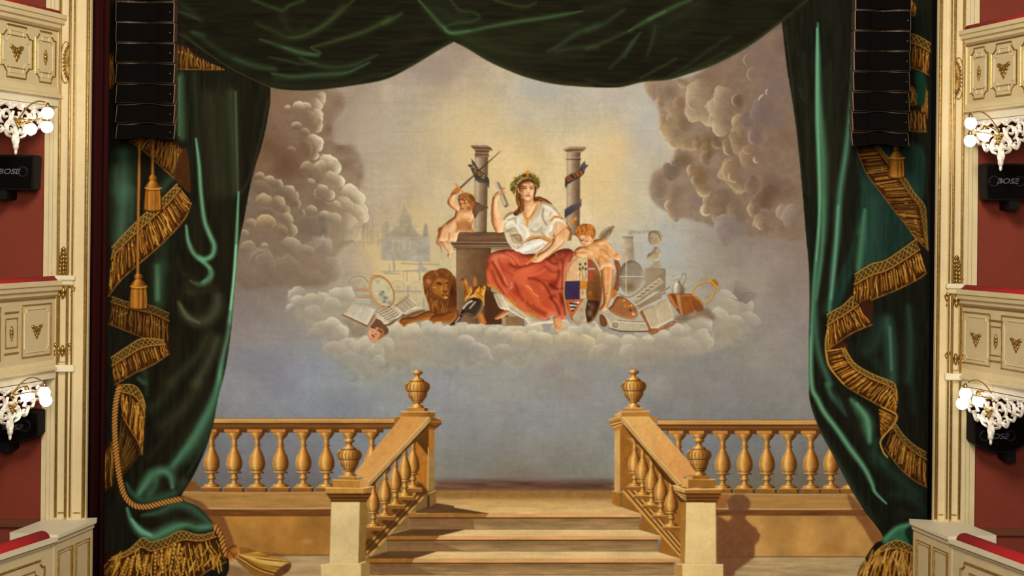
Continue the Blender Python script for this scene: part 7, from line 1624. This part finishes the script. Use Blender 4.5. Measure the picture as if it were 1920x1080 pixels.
def build_side(side):
    S = SIDES[side]; sg = S['sg']; T = 3 if side == 'left' else 4
    ztop, zb = TOPZ, 0.0
    pedz = Z(S['pedcap'][0], S['inner'])
    # proscenium pilaster: a moulded upright strip, plain outer face, fielded inner panel
    xi, x2, x1, x0, xs = X(S['inner']), X(S['g2']), X(S['g1']), X(S['g0']), X(S['start'])
    prof = [(xi, 0.05), (xi, 0.0), (xi + sg * .012, -.028), (X(S['bead']) + sg * .012, -.028), (X(S['bead']) + sg * .03, -.006), (x2 - sg * .02, -.006), (x2 - sg * .012, -.03), (x1 - sg * .012, -.03), (x1 + sg * .01, .0), (x0 - sg * .012, .0), (x0 - sg * .002, -.03), (xs, -.03), (xs, .0), (X(S['jamb0']), .01),
            (X(S['jamb0']) + sg * .002, -.012), (X(S['jamb0']) + sg * .045, -.012), (X(S['jamb0']) + sg * .05, .008), (X(S['jamb0']) + sg * .09, .008), (X(S['jamb0']) + sg * .095, .03), (X(S['jamb1']), .03), (X(S['jamb1']), .055)]
    bm = bmesh.new()
    lo = [bm.verts.new((x, y, zb)) for x, y in prof]; hi = [bm.verts.new((x, y, ztop)) for x, y in prof]
    for i in range(len(prof) - 1): bm.faces.new([lo[i], lo[i+1], hi[i+1], hi[i]])
    bm.faces.new([lo[-1], lo[0], hi[0], hi[-1]]); bm.faces.new(hi)
    tr = structure(bm_link('trim_%d' % T, bm, M['cream']))
    for px, r in [(S['bead'], .016), (S['g2'], .010), (S['g1'], .013), (S['g0'], .013)]:
        z0_ = pedz + 0.05
        tube('gilt_bead', [(X(px), -.03, z0_), (X(px), -.03, ztop)], r, M['oldgold'], tr, seg=8)
    fr = Frame((0, -.004, 0), (1, 0, 0), (0, -1, 0))
    for xa, xb in ((x1 + sg * .02, x0 - sg * .02), (X(S['bead']) + sg * .035, x2 - sg * .03)):
        frame_line(fr, 'panel_moulding', [(xa, pedz + .09), (xb, pedz + .09)], .007, M['oldgold'], tr, out=.004, closed=False)
    # fan shell high on the fielded panel
    xm = (x1 + x0) / 2
    sy = 117 if side == 'left' else 147
    zc = Z(sy, (S['g1'] + S['g0']) / 2)
    it = []
    for i in range(13):
        an = math.radians(-84 + 168 * i / 12)
        d = Vector((sg * .085 * math.cos(an), .205 * math.sin(an)))
        it.append((fr(x1 + sg * .004 + d.x * .55, zc + d.y * .55, .012), leaf_ax(fr, math.atan2(d.y, d.x), d.length * .46, .012, .016)))
    it.append((fr(x1 + sg * .012, zc, .014), leaf_ax(fr, 0, .02, .02, .02)))
    ellipsoids('gilt_shell', it, M['oldgold'], tr, 1)
    frame_line(fr, 'shell_border', [(xm + .055 * math.cos(t_ * PI / 14), zc + .215 * math.sin(t_ * PI / 14)) for t_ in range(28)], .006, M['oldgold'], tr, out=.004)
    # gilt sprays and capital at the middle box rail
    t1 = S['tiers'][1]; zr = Z(t1['red'][0], t1['px'])
    bouquet(fr, xm, zr + .03, .078, 'spray', tr)
    bouquet(fr, xm, zr - .17, .105, 'capital', tr)
    bouquet(fr, xm, Z(t1['field'][1] - 18, t1['px']), .095, 'capital', tr)
    zb_ = Z(t1['field'][1] + 4, t1['px'])
    pts = [(x1 + sg * .012, zr - .2), (x0 - sg * .012, zr - .2), (x0 - sg * .012, zb_), (x1 + sg * .012, zb_)]
    frame_line(fr, 'gilt_border', pts, .009, M['oldgold'], tr, out=.006)
    box_obj('rail_cap', X(S['jamb0']) , x2 - sg * .035, -.075, .0, zr - .05, zr, M['white'], tr, .008)
    box_obj('rail_cap', X(S['jamb0']) , x2 - sg * .02, -.055, .0, zr - .1, zr - .05, M['cream'], tr, .008)
    box_obj('rail_cap', X(S['jamb0']) , x2 - sg * .035, -.06, .0, zb_ - .10, zb_ - .03, M['white'], tr, .008)
    # end partition of the boxes, faced with red paint
    structure(box_obj('wall_' + side, X(S['jamb1']) - sg * .05, X(S['jamb1']) + sg * 2.6, .06, .3, 0, ztop, M['redwall']))
    # tiers
    names = ['upper', 'middle']
    out = {}
    for ti, t in enumerate(S['tiers']):
        a, d, n, L = tier_path(S, t)
        Lx = L + EXTEND
        fr_ = Frame((a.x, a.y, 0), (d.x, d.y, 0), (n.x, n.y, 0))
        z = lambda py: Z(py, t['px'])
        deco = {'left': ['stepped eight-sided panels', 'linked square panels'], 'right': ['stepped eight-sided panels', 'linked square panels']}[side][ti]
        where = 'beside the maroon leg curtain' if side == 'left' else 'opposite the maroon leg curtain'
        root = empty('box_parapet', (a.x, a.y, z(t['board'][1])))
        tag(root, 'cream box front with %s and red padded rail, %s' % (deco, where), 'balcony front')
        pth = [(a.x + d.x * s, a.y + d.y * s) for s in (0, Lx)]
        q = 1 if sg < 0 else -1                               # side of the path that faces the hall
        # path heads towards the audience: right hand is -x on the way for the left side
        def sw(name, prof, mat, sm=False):
            right = Vector((d.y, -d.x)); k = 1 if right.dot(n) > 0 else -1
            return sweep(name, pth, [(o * k, zz) for o, zz in prof], mat, root, smooth=sm)
        zf1, zf0 = z(t['field'][0]), z(t['field'][1])
        zc1, zc0 = z(t['cap'][0]), z(t['cap'][1])
        sw('body', [(0, zf0), (0, zc1 - .02), (-.14, zc1 - .02), (-.14, zf0)], M['cream2'])
        hc = zc1 - zc0
        sw('cornice', [(-.15, zc1), (.095, zc1), (.095, zc1 - hc * .28), (.078, zc1 - hc * .34), (.072, zc1 - hc * .58), (.045, zc1 - hc * .66), (.04, zc1 - hc * .86), (.012, zc0), (-.02, zc0), (-.15, zc1 - .03)], M['cream'])
        frame_line(fr_, 'gilt_line', [(0.0, zc0 - .004), (Lx, zc0 - .004)], .007, M['oldgold'], root, out=.012, closed=False)
        zb1, zb0, zd0 = z(t['base'][0]), z(t['base'][1]), z(t['board'][1])
        hb = zb1 - zb0
        sw('base_moulding', [(-.14, zb1), (.008, zb1), (.03, zb1 - hb * .35), (.03, zb1 - hb * .6), (.055, zb1 - hb * .75), (.055, zb0), (-.14, zb0)], M['cream'])
        sw('soffit_board', [(-.14, zb0), (.02, zb0), (.02, zd0), (-.14, zd0)], M['white'])
        # padded rail
        zr1, zr0 = z(t['red'][0]), z(t['red'][1]); hr = max(.05, zr1 - zr0)
        ss = [0.0, .01, .03] + [.03 + (Lx - .06) * i / 10 for i in range(1, 11)] + [Lx]
        right = Vector((d.y, -d.x)); k = 1 if right.dot(n) > 0 else -1
        profr = [(.06 * math.cos(v) * 1.25 - .02, zr0 - .008 + hr * 1.0 * max(0, math.sin(v))) for v in np.linspace(0, PI, 9)]
        sweep('padded_rail', [(a.x + d.x * s, a.y + d.y * s) for s in (0.02, Lx * .3, Lx * .6, Lx)], [(o * k, zz) for o, zz in profr], M['velvet'], root, smooth=True)
        # panels
        H = zf1 - zf0; zm = (zf1 + zf0) / 2
        if ti == 0:
            cols = [(62, 100, 'cartouche'), (-4, 57, 'garland'), (-52, -9, 'cartouche')] if side == 'left' else [(1817, 1850, 'cartouche'), (1856, 1904, 'garland'), (1911, 1958, 'cartouche')]
            for s0, s1, kind in run_on(a, d, cols, Lx):
                hh = H * .43
                for gi, (ins, r, mt) in enumerate([(0, .009, M['gold']), (.05, .005, M['cream'])]):
                    c = (s1 - s0) * .2
                    frame_line(fr_, 'panel_moulding', notched(s0 + ins, s1 - ins, zm - hh + ins, zm + hh - ins, c), r, mt, root, out=.004)
                for zz in (zm + hh * .62, zm - hh * .62):
                    frame_line(fr_, 'panel_bar', [(s0 + (s1 - s0) * .22, zz), (s1 - (s1 - s0) * .22, zz)], .006, M['oldgold'], root, out=.003, closed=False)
                bouquet(fr_, (s0 + s1) / 2, zm, .085 if kind == 'garland' else .062, kind, root)
        else:
            cols = [(43, 97, 'garland'), (12, 34, 'cartouche'), (-45, 2, 'garland')] if side == 'left' else [(1808, 1859, 'garland'), (1860, 1881, 'cartouche'), (1881, 1950, 'garland')]
            for s0, s1, kind in run_on(a, d, cols, Lx):
                hh = H * (.40 if kind == 'garland' else .22)
                rects = [(0, .010, M['oldgold'])] + ([(.045, .006, M['cream'])] if kind == 'garland' else [])
                for ins, r, mt in rects:
                    if kind == 'garland' and ins: pts2 = notched(s0 + ins, s1 - ins, zm - hh + ins, zm + hh - ins, .035)
                    else: pts2 = [(s0 + ins, zm - hh + ins), (s1 - ins, zm - hh + ins), (s1 - ins, zm + hh - ins), (s0 + ins, zm + hh - ins)]
                    frame_line(fr_, 'panel_moulding', pts2, r, mt, root, out=.004)
                if kind == 'cartouche':
                    for zz in (zm + H * .31, zm - H * .31): frame_line(fr_, 'panel_bar', [(s0 - .02, zz), (s1 + .02, zz)], .010, M['oldgold'], root, out=.004, closed=False)
                bouquet(fr_, (s0 + s1) / 2, zm, .075 if kind == 'garland' else .06, kind, root)
        out[ti] = (a, d, n, fr_, Lx, zd0)
        # box ceiling slab behind the parapet
        structure(sweep('trim_%d' % (T + 2 + ti * 2), pth, [(-.16 * k, zb0 + .01), (-.16 * k, zb1 + .1), (-2.2 * k, zb1 + .1), (-2.2 * k, zb0 + .01)], M['white']))
    # lowest tier: pedestal and parapet that swing out towards the audience
    P = [Vector((X(px, y), y)) for px, y in S['ped']]
    dd = (P[2] - P[1]).normalized(); P.append(P[2] + dd * EXTEND)
    zc1 = Z(S['pedcap'][0] - 4, S['inner']); zc0 = zc1 - .085
    right = Vector(((P[1] - P[0]).y, -(P[1] - P[0]).x)); ctr = Vector((-sg, -0.3)); k = 1 if right.dot(ctr) > 0 else -1
    br = empty('box_parapet', (P[1].x, P[1].y, 0)); tag(br, 'lowest cream box front curving out from its panelled pedestal, ' + ('beside the maroon leg curtain' if side == 'left' else 'opposite the maroon leg curtain'), 'balcony front')
    pr = br
    pp = [(P[0].x + sg * .02, P[0].y + .1), (P[0].x, P[0].y), (P[1].x, P[1].y)]
    sweep('pedestal', pp, [(-.02 * k, 0), (-.02 * k, zc0), (-.5 * k, zc0), (-.5 * k, 0)], M['cream2'], pr)
    sweep('pedestal_cap', pp, [(.02 * k, zc1), (.02 * k, zc1 - .035), (.0, zc1 - .05), (-.005 * k, zc0), (-.5 * k, zc0), (-.5 * k, zc1)], M['white'], pr)
    dv = (P[1] - P[0]); Lp = dv.length; dv.normalize()
    nv = Vector((dv.y, -dv.x)) * k
    fr_ = Frame((P[0].x - nv.x * .02, P[0].y - nv.y * .02, 0), (dv.x, dv.y, 0), (nv.x, nv.y, 0))
    for s0, s1 in [(.08, Lp * .47), (Lp * .55, Lp * .92)]:
        for ins, r in [(0, .011), (.03, .006)]:
            frame_line(fr_, 'panel_moulding', [(s0 + ins, .9), (s1 - ins, .9), (s1 - ins, zc0 - .09 - ins), (s0 + ins, zc0 - .09 - ins)], r, M['oldgold'], pr, out=.004)
    bp = [(P[1].x, P[1].y), (P[2].x, P[2].y), (P[3].x, P[3].y)]
    bp[0] = (P[1].x + dd.x * .004, P[1].y + dd.y * .004)
    sweep('body', bp, [(-.03 * k, .0), (-.03 * k, zc0 - .02), (-.22 * k, zc0 - .02), (-.22 * k, 0)], M['cream2'], br)
    sweep('cornice', bp, [(.02 * k, zc1 - .02), (.02 * k, zc1 - .06), (-.02 * k, zc1 - .085), (-.02 * k, zc0 - .02), (-.25 * k, zc0 - .02), (-.25 * k, zc1 - .02)], M['white'], br)
    profr = [((.085 * math.cos(v) - .115) * k, zc1 - .025 + .07 * max(0, math.sin(v))) for v in np.linspace(0, PI, 11)]
    sweep('padded_rail', [(bp[0][0] + dd.x * .06, bp[0][1] + dd.y * .06)] + bp[1:], profr, M['velvet'], br, smooth=True)
    nv = Vector((dd.y, -dd.x)) * k
    fr_ = Frame((P[1].x - nv.x * .03, P[1].y - nv.y * .03, 0), (dd.x, dd.y, 0), (nv.x, nv.y, 0))
    for s0, s1 in [(.16, 1.15), (1.3, 2.3), (2.45, 3.45)]:
        frame_line(fr_, 'panel_moulding', notched(s0, s1, .8, zc0 - .12, .07), .012, M['oldgold'], br, out=.005)
        frame_line(fr_, 'panel_moulding', notched(s0 + .1, s1 - .1, .9, zc0 - .21, .05), .007, M['oldgold'], br, out=.004)
        bouquet(fr_, s0 + .5, zc0 - .4, .06, 'garland', br)
    # wooden rail low on the red wall
    wy = 985 if side == 'left' else 1000
    dz = Z(wy, S['jamb1'])
    structure(box_obj('baseboard_' + side, X(S['jamb1']) + sg * .003, X(S['jamb1']) + sg * 2.5, .02, .07, dz - .03, dz + .05, M['wood'], None, .006))
    return out
TIERS = {s: build_side(s) for s in ('left', 'right')}
# ------------------------------------------------------------------ carved valances, lamps, loudspeakers
def ribbon(bm, fr, pts, w, th, out):
    """flat carved scroll: strip of width w along pts in the plane of fr, thickness th"""
    n = len(pts); P = np.array(pts, float)
    T = np.gradient(P, axis=0); T /= np.hypot(T[:, 0], T[:, 1])[:, None] + 1e-9
    N = np.stack([-T[:, 1], T[:, 0]], -1)
    ws = np.interp(np.linspace(0, 1, n), np.linspace(0, 1, len(w)), w) if hasattr(w, '__len__') else np.full(n, w)
    rows = []
    for i in range(n):
        a, b = P[i] + N[i] * ws[i] / 2, P[i] - N[i] * ws[i] / 2
        m = P[i]
        rows.append([bm.verts.new(fr(a[0], a[1], out)), bm.verts.new(fr(m[0], m[1], out + th)), bm.verts.new(fr(b[0], b[1], out)), bm.verts.new(fr(b[0], b[1], out - .01)), bm.verts.new(fr(a[0], a[1], out - .01))])
    for i in range(n - 1):
        for j in range(5): bm.faces.new([rows[i][j], rows[i+1][j], rows[i+1][(j+1) % 5], rows[i][(j+1) % 5]])
    bm.faces.new(rows[0]); bm.faces.new(rows[-1][::-1])

def spiral(cx, cy, r0, r1, a0, a1, n=16):
    t = np.linspace(0, 1, n); r = r0 + (r1 - r0) * t; a = np.radians(a0 + (a1 - a0) * t)
    return np.stack([cx + r * np.cos(a), cy + r * np.sin(a)], -1)

def fretwork(fr, s, ztop, label, W=.56, H=.47):
    root = empty('fretwork_valance', fr(s, ztop - H, .03))
    tag(root, label, 'carved valance')
    bm = bmesh.new()
    g = random.Random(4)
    for sx in (-1, 1):
        m = lambda arr: [(s + sx * p[0] * W, ztop + p[1] * H) for p in arr]
        for arr, w in [
            (spiral(.30, -.30, .02, .17, 200, 620), (.02, .045, .05)), (spiral(.62, -.26, .02, .15, 120, 520), (.02, .04, .045)), (spiral(.88, -.20, .02, .11, 40, 430), (.015, .035, .04)),
            (spiral(.16, -.58, .015, .13, 90, 500), (.015, .04, .045)), (spiral(.45, -.55, .015, .11, 60, 440), (.015, .035, .04)),
            ([(0,-.05),(.12,-.12),(.22,-.08),(.34,-.03)], .045), ([(.34,-.04),(.5,-.1),(.7,-.05),(1.0,-.03)], .045), ([(.02,-.95),(.07,-.8),(.05,-.68),(.14,-.6)], (.012,.05,.04,.03)), ([(.14,-.74),(.26,-.7),(.34,-.6),(.48,-.66),(.58,-.5)], (.03,.045,.03)),
            ([(.58,-.48),(.70,-.50),(.78,-.36),(.92,-.36),(1.0,-.2)], (.03,.045,.03)), ([(.08,-.2),(.12,-.36),(.04,-.5)], (.03,.05,.03)), ([(.42,-.2),(.48,-.36),(.40,-.46)], (.02,.045,.02)), ([(.72,-.14),(.74,-.3),(.66,-.4)], (.02,.04,.02)), ([(.2,-.44),(.3,-.5),(.28,-.62)], (.02,.04,.02)),
            ([(.02,-.3),(.03,-.5),(.01,-.7),(0,-.97)], (.03,.05,.05,.02)), ([(.52,-.02),(.56,-.2),(.52,-.34)], (.02,.04,.02)), ([(.2,-.02),(.18,-.16)], .03), ([(.86,-.02),(.84,-.14)], .03)]:
            p = np.array(m(arr)); p = spl(p, False, 4) if len(p) < 8 else p
            ribbon(bm, fr, p, np.asarray(w) * .78 if hasattr(w, '__len__') else w * .78, .016, .03)
    ribbon(bm, fr, [(s - W, ztop - .015), (s, ztop - .015), (s + W, ztop - .015)], .04, .012, .03)
    fw = bm_link('pierced_scrolls', bm, M['fret'], root)
    bouquet(Frame(fr(0, 0, .05), fr.u, fr.n), s, ztop - H * .42, .06, 'garland', root, M['gold'], 'gilt_rosette')
    pend = [(fr(s, ztop - H * .92, .03), leaf_ax(fr, -1.57, .05, .03, .03)), (fr(s, ztop - H * 1.04, .03), leaf_ax(fr, -1.57, .035, .016, .016))]
    ellipsoids('pendant', pend, M['fret'], root, 2)
    return root

def wall_lamp(anchor, globes, r, label):
    root = empty('wall_lamp', anchor); tag(root, label, 'wall lamp', 'opal globe lamps on the box fronts')
    A0 = Vector(anchor)
    bm = bmesh.new(); bmesh.ops.create_icosphere(bm, subdivisions=2, radius=.035, matrix=Matrix.Translation(A0)); bm_link('backplate', bm, M['brass'], root, True)
    for i, gpos in enumerate(globes):
        gp = Vector(gpos)
        mid = (A0 + gp) / 2 + Vector((0, 0, .16 if i == 0 else (.02 if i == 1 else .05))) 
        pts = []
        top = gp + Vector((0, 0, r + .03))
        for t in np.linspace(0, 1, 12):
            p = A0 * (1 - t) ** 2 + (mid + Vector((0, 0, .1 if i == 0 else 0.05))) * 2 * t * (1 - t) + top * t ** 2
            pts.append(p)
        arm = tube('arm', pts, .008, M['brass'], root)
        tube('globe_holder', [top + Vector((0, 0, .012)), top - Vector((0, 0, .01)), gp + Vector((0, 0, r * .8))], .02, M['brass'], root, rs=[.012, .022, .03])
        bm = bmesh.new(); bmesh.ops.create_uvsphere(bm, u_segments=20, v_segments=14, radius=r, matrix=Matrix.Translation(gp)); bm_link('globe', bm, M['glass'], root, True)
    return root

def text_obj(name, txt, loc, size, mat, parent, u=(1, 0, 0)):
    cu = bpy.data.curves.new(name, 'FONT'); cu.body = txt; cu.size = size; cu.extrude = .003; cu.align_x = 'CENTER'; cu.align_y = 'CENTER'; cu.shear = .25; cu.offset = .0008
    tmp = bpy.data.objects.new(name, cu)
    COL.objects.link(tmp)
    dg = bpy.context.evaluated_depsgraph_get(); me = bpy.data.meshes.new_from_object(tmp.evaluated_get(dg))
    bpy.data.objects.remove(tmp, do_unlink=True)
    R = Matrix.Rotation(PI / 2, 4, 'X'); 
    me.transform(Matrix.Translation(loc) @ R @ Matrix.Diagonal((1.25, 1, 1, 1)))
    return link_mesh(name, me, mat, parent)

def rounded_prism(name, outline, y0, y1, mat, parent, bevel=.012):
    bm = bmesh.new(); vs = [bm.verts.new((x, y0, z)) for x, z in outline]; f = bm.faces.new(vs)
    r = bmesh.ops.extrude_face_region(bm, geom=[f]); bmesh.ops.translate(bm, verts=[v for v in r['geom'] if isinstance(v, bmesh.types.BMVert)], vec=(0, y1 - y0, 0))
    bmesh.ops.recalc_face_normals(bm, faces=bm.faces)
    if bevel: bmesh.ops.bevel(bm, geom=[e for e in bm.edges if len(e.link_faces) == 2 and e.calc_face_angle(0) > .6], offset=bevel, segments=2, affect='EDGES')
    return bm_link(name, bm, mat, parent)

def loudspeaker(px0, px1, py0, py1, logo, ports, yd, label, bow=False, bracket=None):
    c = lambda px, py, yy=yd: at(px, py, yy)
    p0, p1 = c(px0, py0), c(px1, py1)
    root = empty('loudspeaker', ((p0.x + p1.x) / 2, yd, p1.z)); tag(root, label, 'loudspeaker')
    x0, x1, z1, z0 = p0.x, p1.x, p0.z, p1.z
    if bow:
        n = 10; ol = [(x0, z1), (x1, z1)] + [(x1 + (x0 - x1) * t, z0 + (z1 - z0) * .22 * (2 * t - 1) ** 2) for t in np.linspace(0, 1, n)]
    else: ol = [(x0, z1), (x1, z1), (x1 - .012, z0), (x0 + .012, z0)]
    rounded_prism('cabinet', ol, yd, yd + .26, M['black'], root)
    gr = [(x0 + .02 + (x - x0) * (x1 - x0 - .04) / (x1 - x0), z0 + .02 + (z - z0) * (z1 - z0 - .04) / (z1 - z0)) for x, z in ol]
    rounded_prism('grille', gr, yd - .012, yd + .004, M['grille'], root, .005)
    for px, py, pr in ports:
        q = c(px, py); rr = pr / (F_PX / (yd - EYE.y))
        ring = [(q.x + rr * math.cos(a), yd - .012, q.z + rr * math.sin(a)) for a in np.linspace(0, 2 * PI, 20, endpoint=False)]
        tube('port_ring', ring, rr * .22, M['rubber'], root, seg=6, closed=True)
        rounded_prism('port', [(q.x + rr * .85 * math.cos(a), q.z + rr * .85 * math.sin(a)) for a in np.linspace(0, 2 * PI, 20, endpoint=False)], yd - .016, yd - .004, M['grille'], root, 0)
    if logo:
        q = c(*logo); text_obj('logo', 'BOSE', (q.x, yd - .016, q.z), .075, M['logo'], root)
    # bracket to the wall behind
    bx = (x0 + x1) / 2 if bracket is None else c(*bracket).x
    box_obj('bracket', bx - .05, bx + .05, yd + .03, .07, z0 - .10, z0 + .04, M['black'], root, .006)
    return root

for side, ti, px, label in [('left', 0, 23, 'white pierced scroll valance hanging under the eight-sided panels beside the maroon leg curtain'), ('left', 1, 18, 'white pierced scroll valance hanging under the linked square panels beside the maroon leg curtain'),
                            ('right', 0, 1880, 'white pierced scroll valance hanging under the eight-sided panels opposite the maroon leg curtain'), ('right', 1, 1867, 'white pierced scroll valance hanging under the linked square panels opposite the maroon leg curtain')]:
    a, d, n, fr_, Lx, zd0 = TIERS[side][ti]
    fretwork(fr_, on_path(a, d, px), zd0 - .012, label)

for side, ti, anc, gl, label in [
    ('left', 0, (28, 236), [(89, 212), (88, 238), (58, 242)], 'lamp of three opal globes under the eight-sided panels beside the maroon leg curtain'),
    ('left', 1, (22, 742), [(83, 736), (86, 751), (50, 742)], 'lamp of three opal globes under the linked square panels beside the maroon leg curtain'),
    ('right', 0, (1878, 256), [(1820, 231), (1819, 264), (1846, 254)], 'lamp of three opal globes under the eight-sided panels opposite the maroon leg curtain'),
    ('right', 1, (1866, 750), [(1810, 738), (1804, 757), (1834, 751)], 'lamp of three opal globes under the linked square panels opposite the maroon leg curtain')]:
    a, d, n, fr_, Lx, zd0 = TIERS[side][ti]
    s = on_path(a, d, anc[0]); base = fr_(s, 0, .09)
    A0 = at(anc[0], anc[1], base.y)
    G_ = [at(x, y, base.y - .05 + .12 * i) for i, (x, y) in enumerate(gl)]
    wall_lamp(A0, G_, .060, label)

loudspeaker(-60, 64, 289, 356, (17, 322), [(43, 322, 9), (-20, 322, 9)], -.30, 'black loudspeaker on the red wall below the eight-sided panels beside the maroon leg curtain')
loudspeaker(-58, 71, 770, 832, (22, 801), [(47, 798, 10), (-5, 802, 10)], -.30, 'bow-bottomed black loudspeaker below the linked square panels beside the maroon leg curtain', bow=True)
loudspeaker(1848, 1956, 306, 376, (1888, 340), [(1863, 340, 9), (1912, 340, 9)], -.30, 'black loudspeaker on the red wall below the eight-sided panels opposite the maroon leg curtain', bracket=(1904, 380))
loudspeaker(1826, 1925, 768, 850, (1869, 818), [(1846, 817, 9), (1894, 817, 9)], -.26, 'bow-bottomed black loudspeaker below the linked square panels opposite the maroon leg curtain', bow=True, bracket=(1898, 850))

# ------------------------------------------------------------------ hanging line arrays
def line_array(lines, pxl, pxr, yd, label, bolts):
    """stacked cabinets; lines are the pixel rows of the joints from the top, pxl/pxr edges at top and bottom"""
    x0 = at(pxl[0], lines[0], yd).x
    root = empty('line_array', (at((pxl[1] + pxr[1]) / 2, 150, yd).x, yd, at(960, lines[-1], yd).z)); tag(root, label, 'line array')
    n = len(lines) - 1
    for i in range(n):
        t = i / (n - 1)
        tilt = math.radians(2 + 20 * t ** 1.4)
        xl = at(pxl[0] + (pxl[1] - pxl[0]) * t, lines[i], yd).x; xr = at(pxr[0] + (pxr[1] - pxr[0]) * t, lines[i], yd).x
        z1, z0 = at((pxl[0] + pxr[0]) / 2, lines[i], yd).z, at((pxl[0] + pxr[0]) / 2, lines[i + 1], yd).z
        w = (xr - xl) / 2; h = (z1 - z0) / 2 - .003; cx = (xl + xr) / 2; cz = (z0 + z1) / 2
        # plan of the front: two swelling halves with a hollow between
        def front(u): return -.10 * math.exp(-(u / .42) ** 2) + .02 * (1 - u * u)
        def mesh(name, inset, depth0, mat, parent, back):
            bm = bmesh.new(); us = np.linspace(-1, 1, 17); ww = w - inset; hh = h - inset * .55
            cols = []
            for u in us:
                f = front(u) + depth0
                row = [(cx + u * ww, -f, hh), (cx + u * ww, -f, -hh), (cx + u * ww * .9, back, -hh * .92), (cx + u * ww * .9, back, hh * .92)]
                vs = []
                for x, y, z in row:
                    y2 = y * math.cos(tilt) + z * math.sin(-tilt) * -1.0; z2 = z * math.cos(tilt) + y * math.sin(tilt)
                    vs.append(bm.verts.new((x, yd + y2, cz + z2)))
                cols.append(vs)
            for k in range(16):
                for j in range(4): bm.faces.new([cols[k][j], cols[k][(j+1) % 4], cols[k+1][(j+1) % 4], cols[k+1][j]])
            bm.faces.new(cols[0]); bm.faces.new(cols[-1][::-1])
            return bm_link(name, bm, mat, parent)
        cab = mesh('cabinet', 0.0, 0.0, M['rim'], root, .30)
        mesh('grille', .0075, .006, M['grille'], cab, .02)
        bx = bolts
        bm = bmesh.new(); fz = front(bx) + .012
        bmesh.ops.create_icosphere(bm, subdivisions=1, radius=.009, matrix=Matrix.Translation((cx + bx * w, yd - fz * math.cos(tilt), cz - fz * math.sin(tilt))))
        bm_link('bolt', bm, M['rim'], cab, True)
    top = at((pxl[0] + pxr[0]) / 2, lines[0], yd)
    for dx in (-.2, .2):
        tube('hanging_cable', [(top.x + dx, yd + .12, top.z - .02), (top.x + dx, yd + .12, TOPZ)], .008, M['rim'], root)
    return root
line_array([-36, 3, 41.5, 80, 118, 156.5, 194.5, 231.5, 262], (217, 218), (327, 328), .38, 'black line array hanging before the tassel ropes of the painted drape', .86)
line_array([-22, 19, 57.5, 95.5, 133.5, 171.5, 209.5, 247, 275], (1604, 1597), (1709, 1704), .38, 'black line array hanging over the painted drape with the single tassel', .88)

# ------------------------------------------------------------------ leg curtain between proscenium and painted cloth
def leg_curtain(x0, x1, y, z0, z1, label, folds, mat):
    bm = bmesh.new(); n = 60
    lo, hi = [], []
    for i in range(n + 1):
        t = i / n; x = x0 + (x1 - x0) * t; yy = y + .035 * math.sin(t * folds * 2 * PI) + .01 * math.sin(t * 23)
        lo.append(bm.verts.new((x, yy, z0))); hi.append(bm.verts.new((x, yy * .5 + y * .5, z1)))
    for i in range(n): bm.faces.new([lo[i], lo[i+1], hi[i+1], hi[i]])
    o = bm_link('leg_curtain', bm, mat, None, True)
    md = o.modifiers.new('thickness', 'SOLIDIFY'); md.thickness = .008
    return tag(o, label, 'curtain')
leg_curtain(-4.95, X(200, .2), .2, STAGE_Z, TOPZ, 'maroon velvet leg curtain hanging behind the proscenium edge', 7, M['maroon'])
leg_curtain(X(1744, .2), 4.95, .2, STAGE_Z, TOPZ, 'velvet masking leg darkened for shade, behind the proscenium edge with the single-tassel drape', 7, M['masking'])
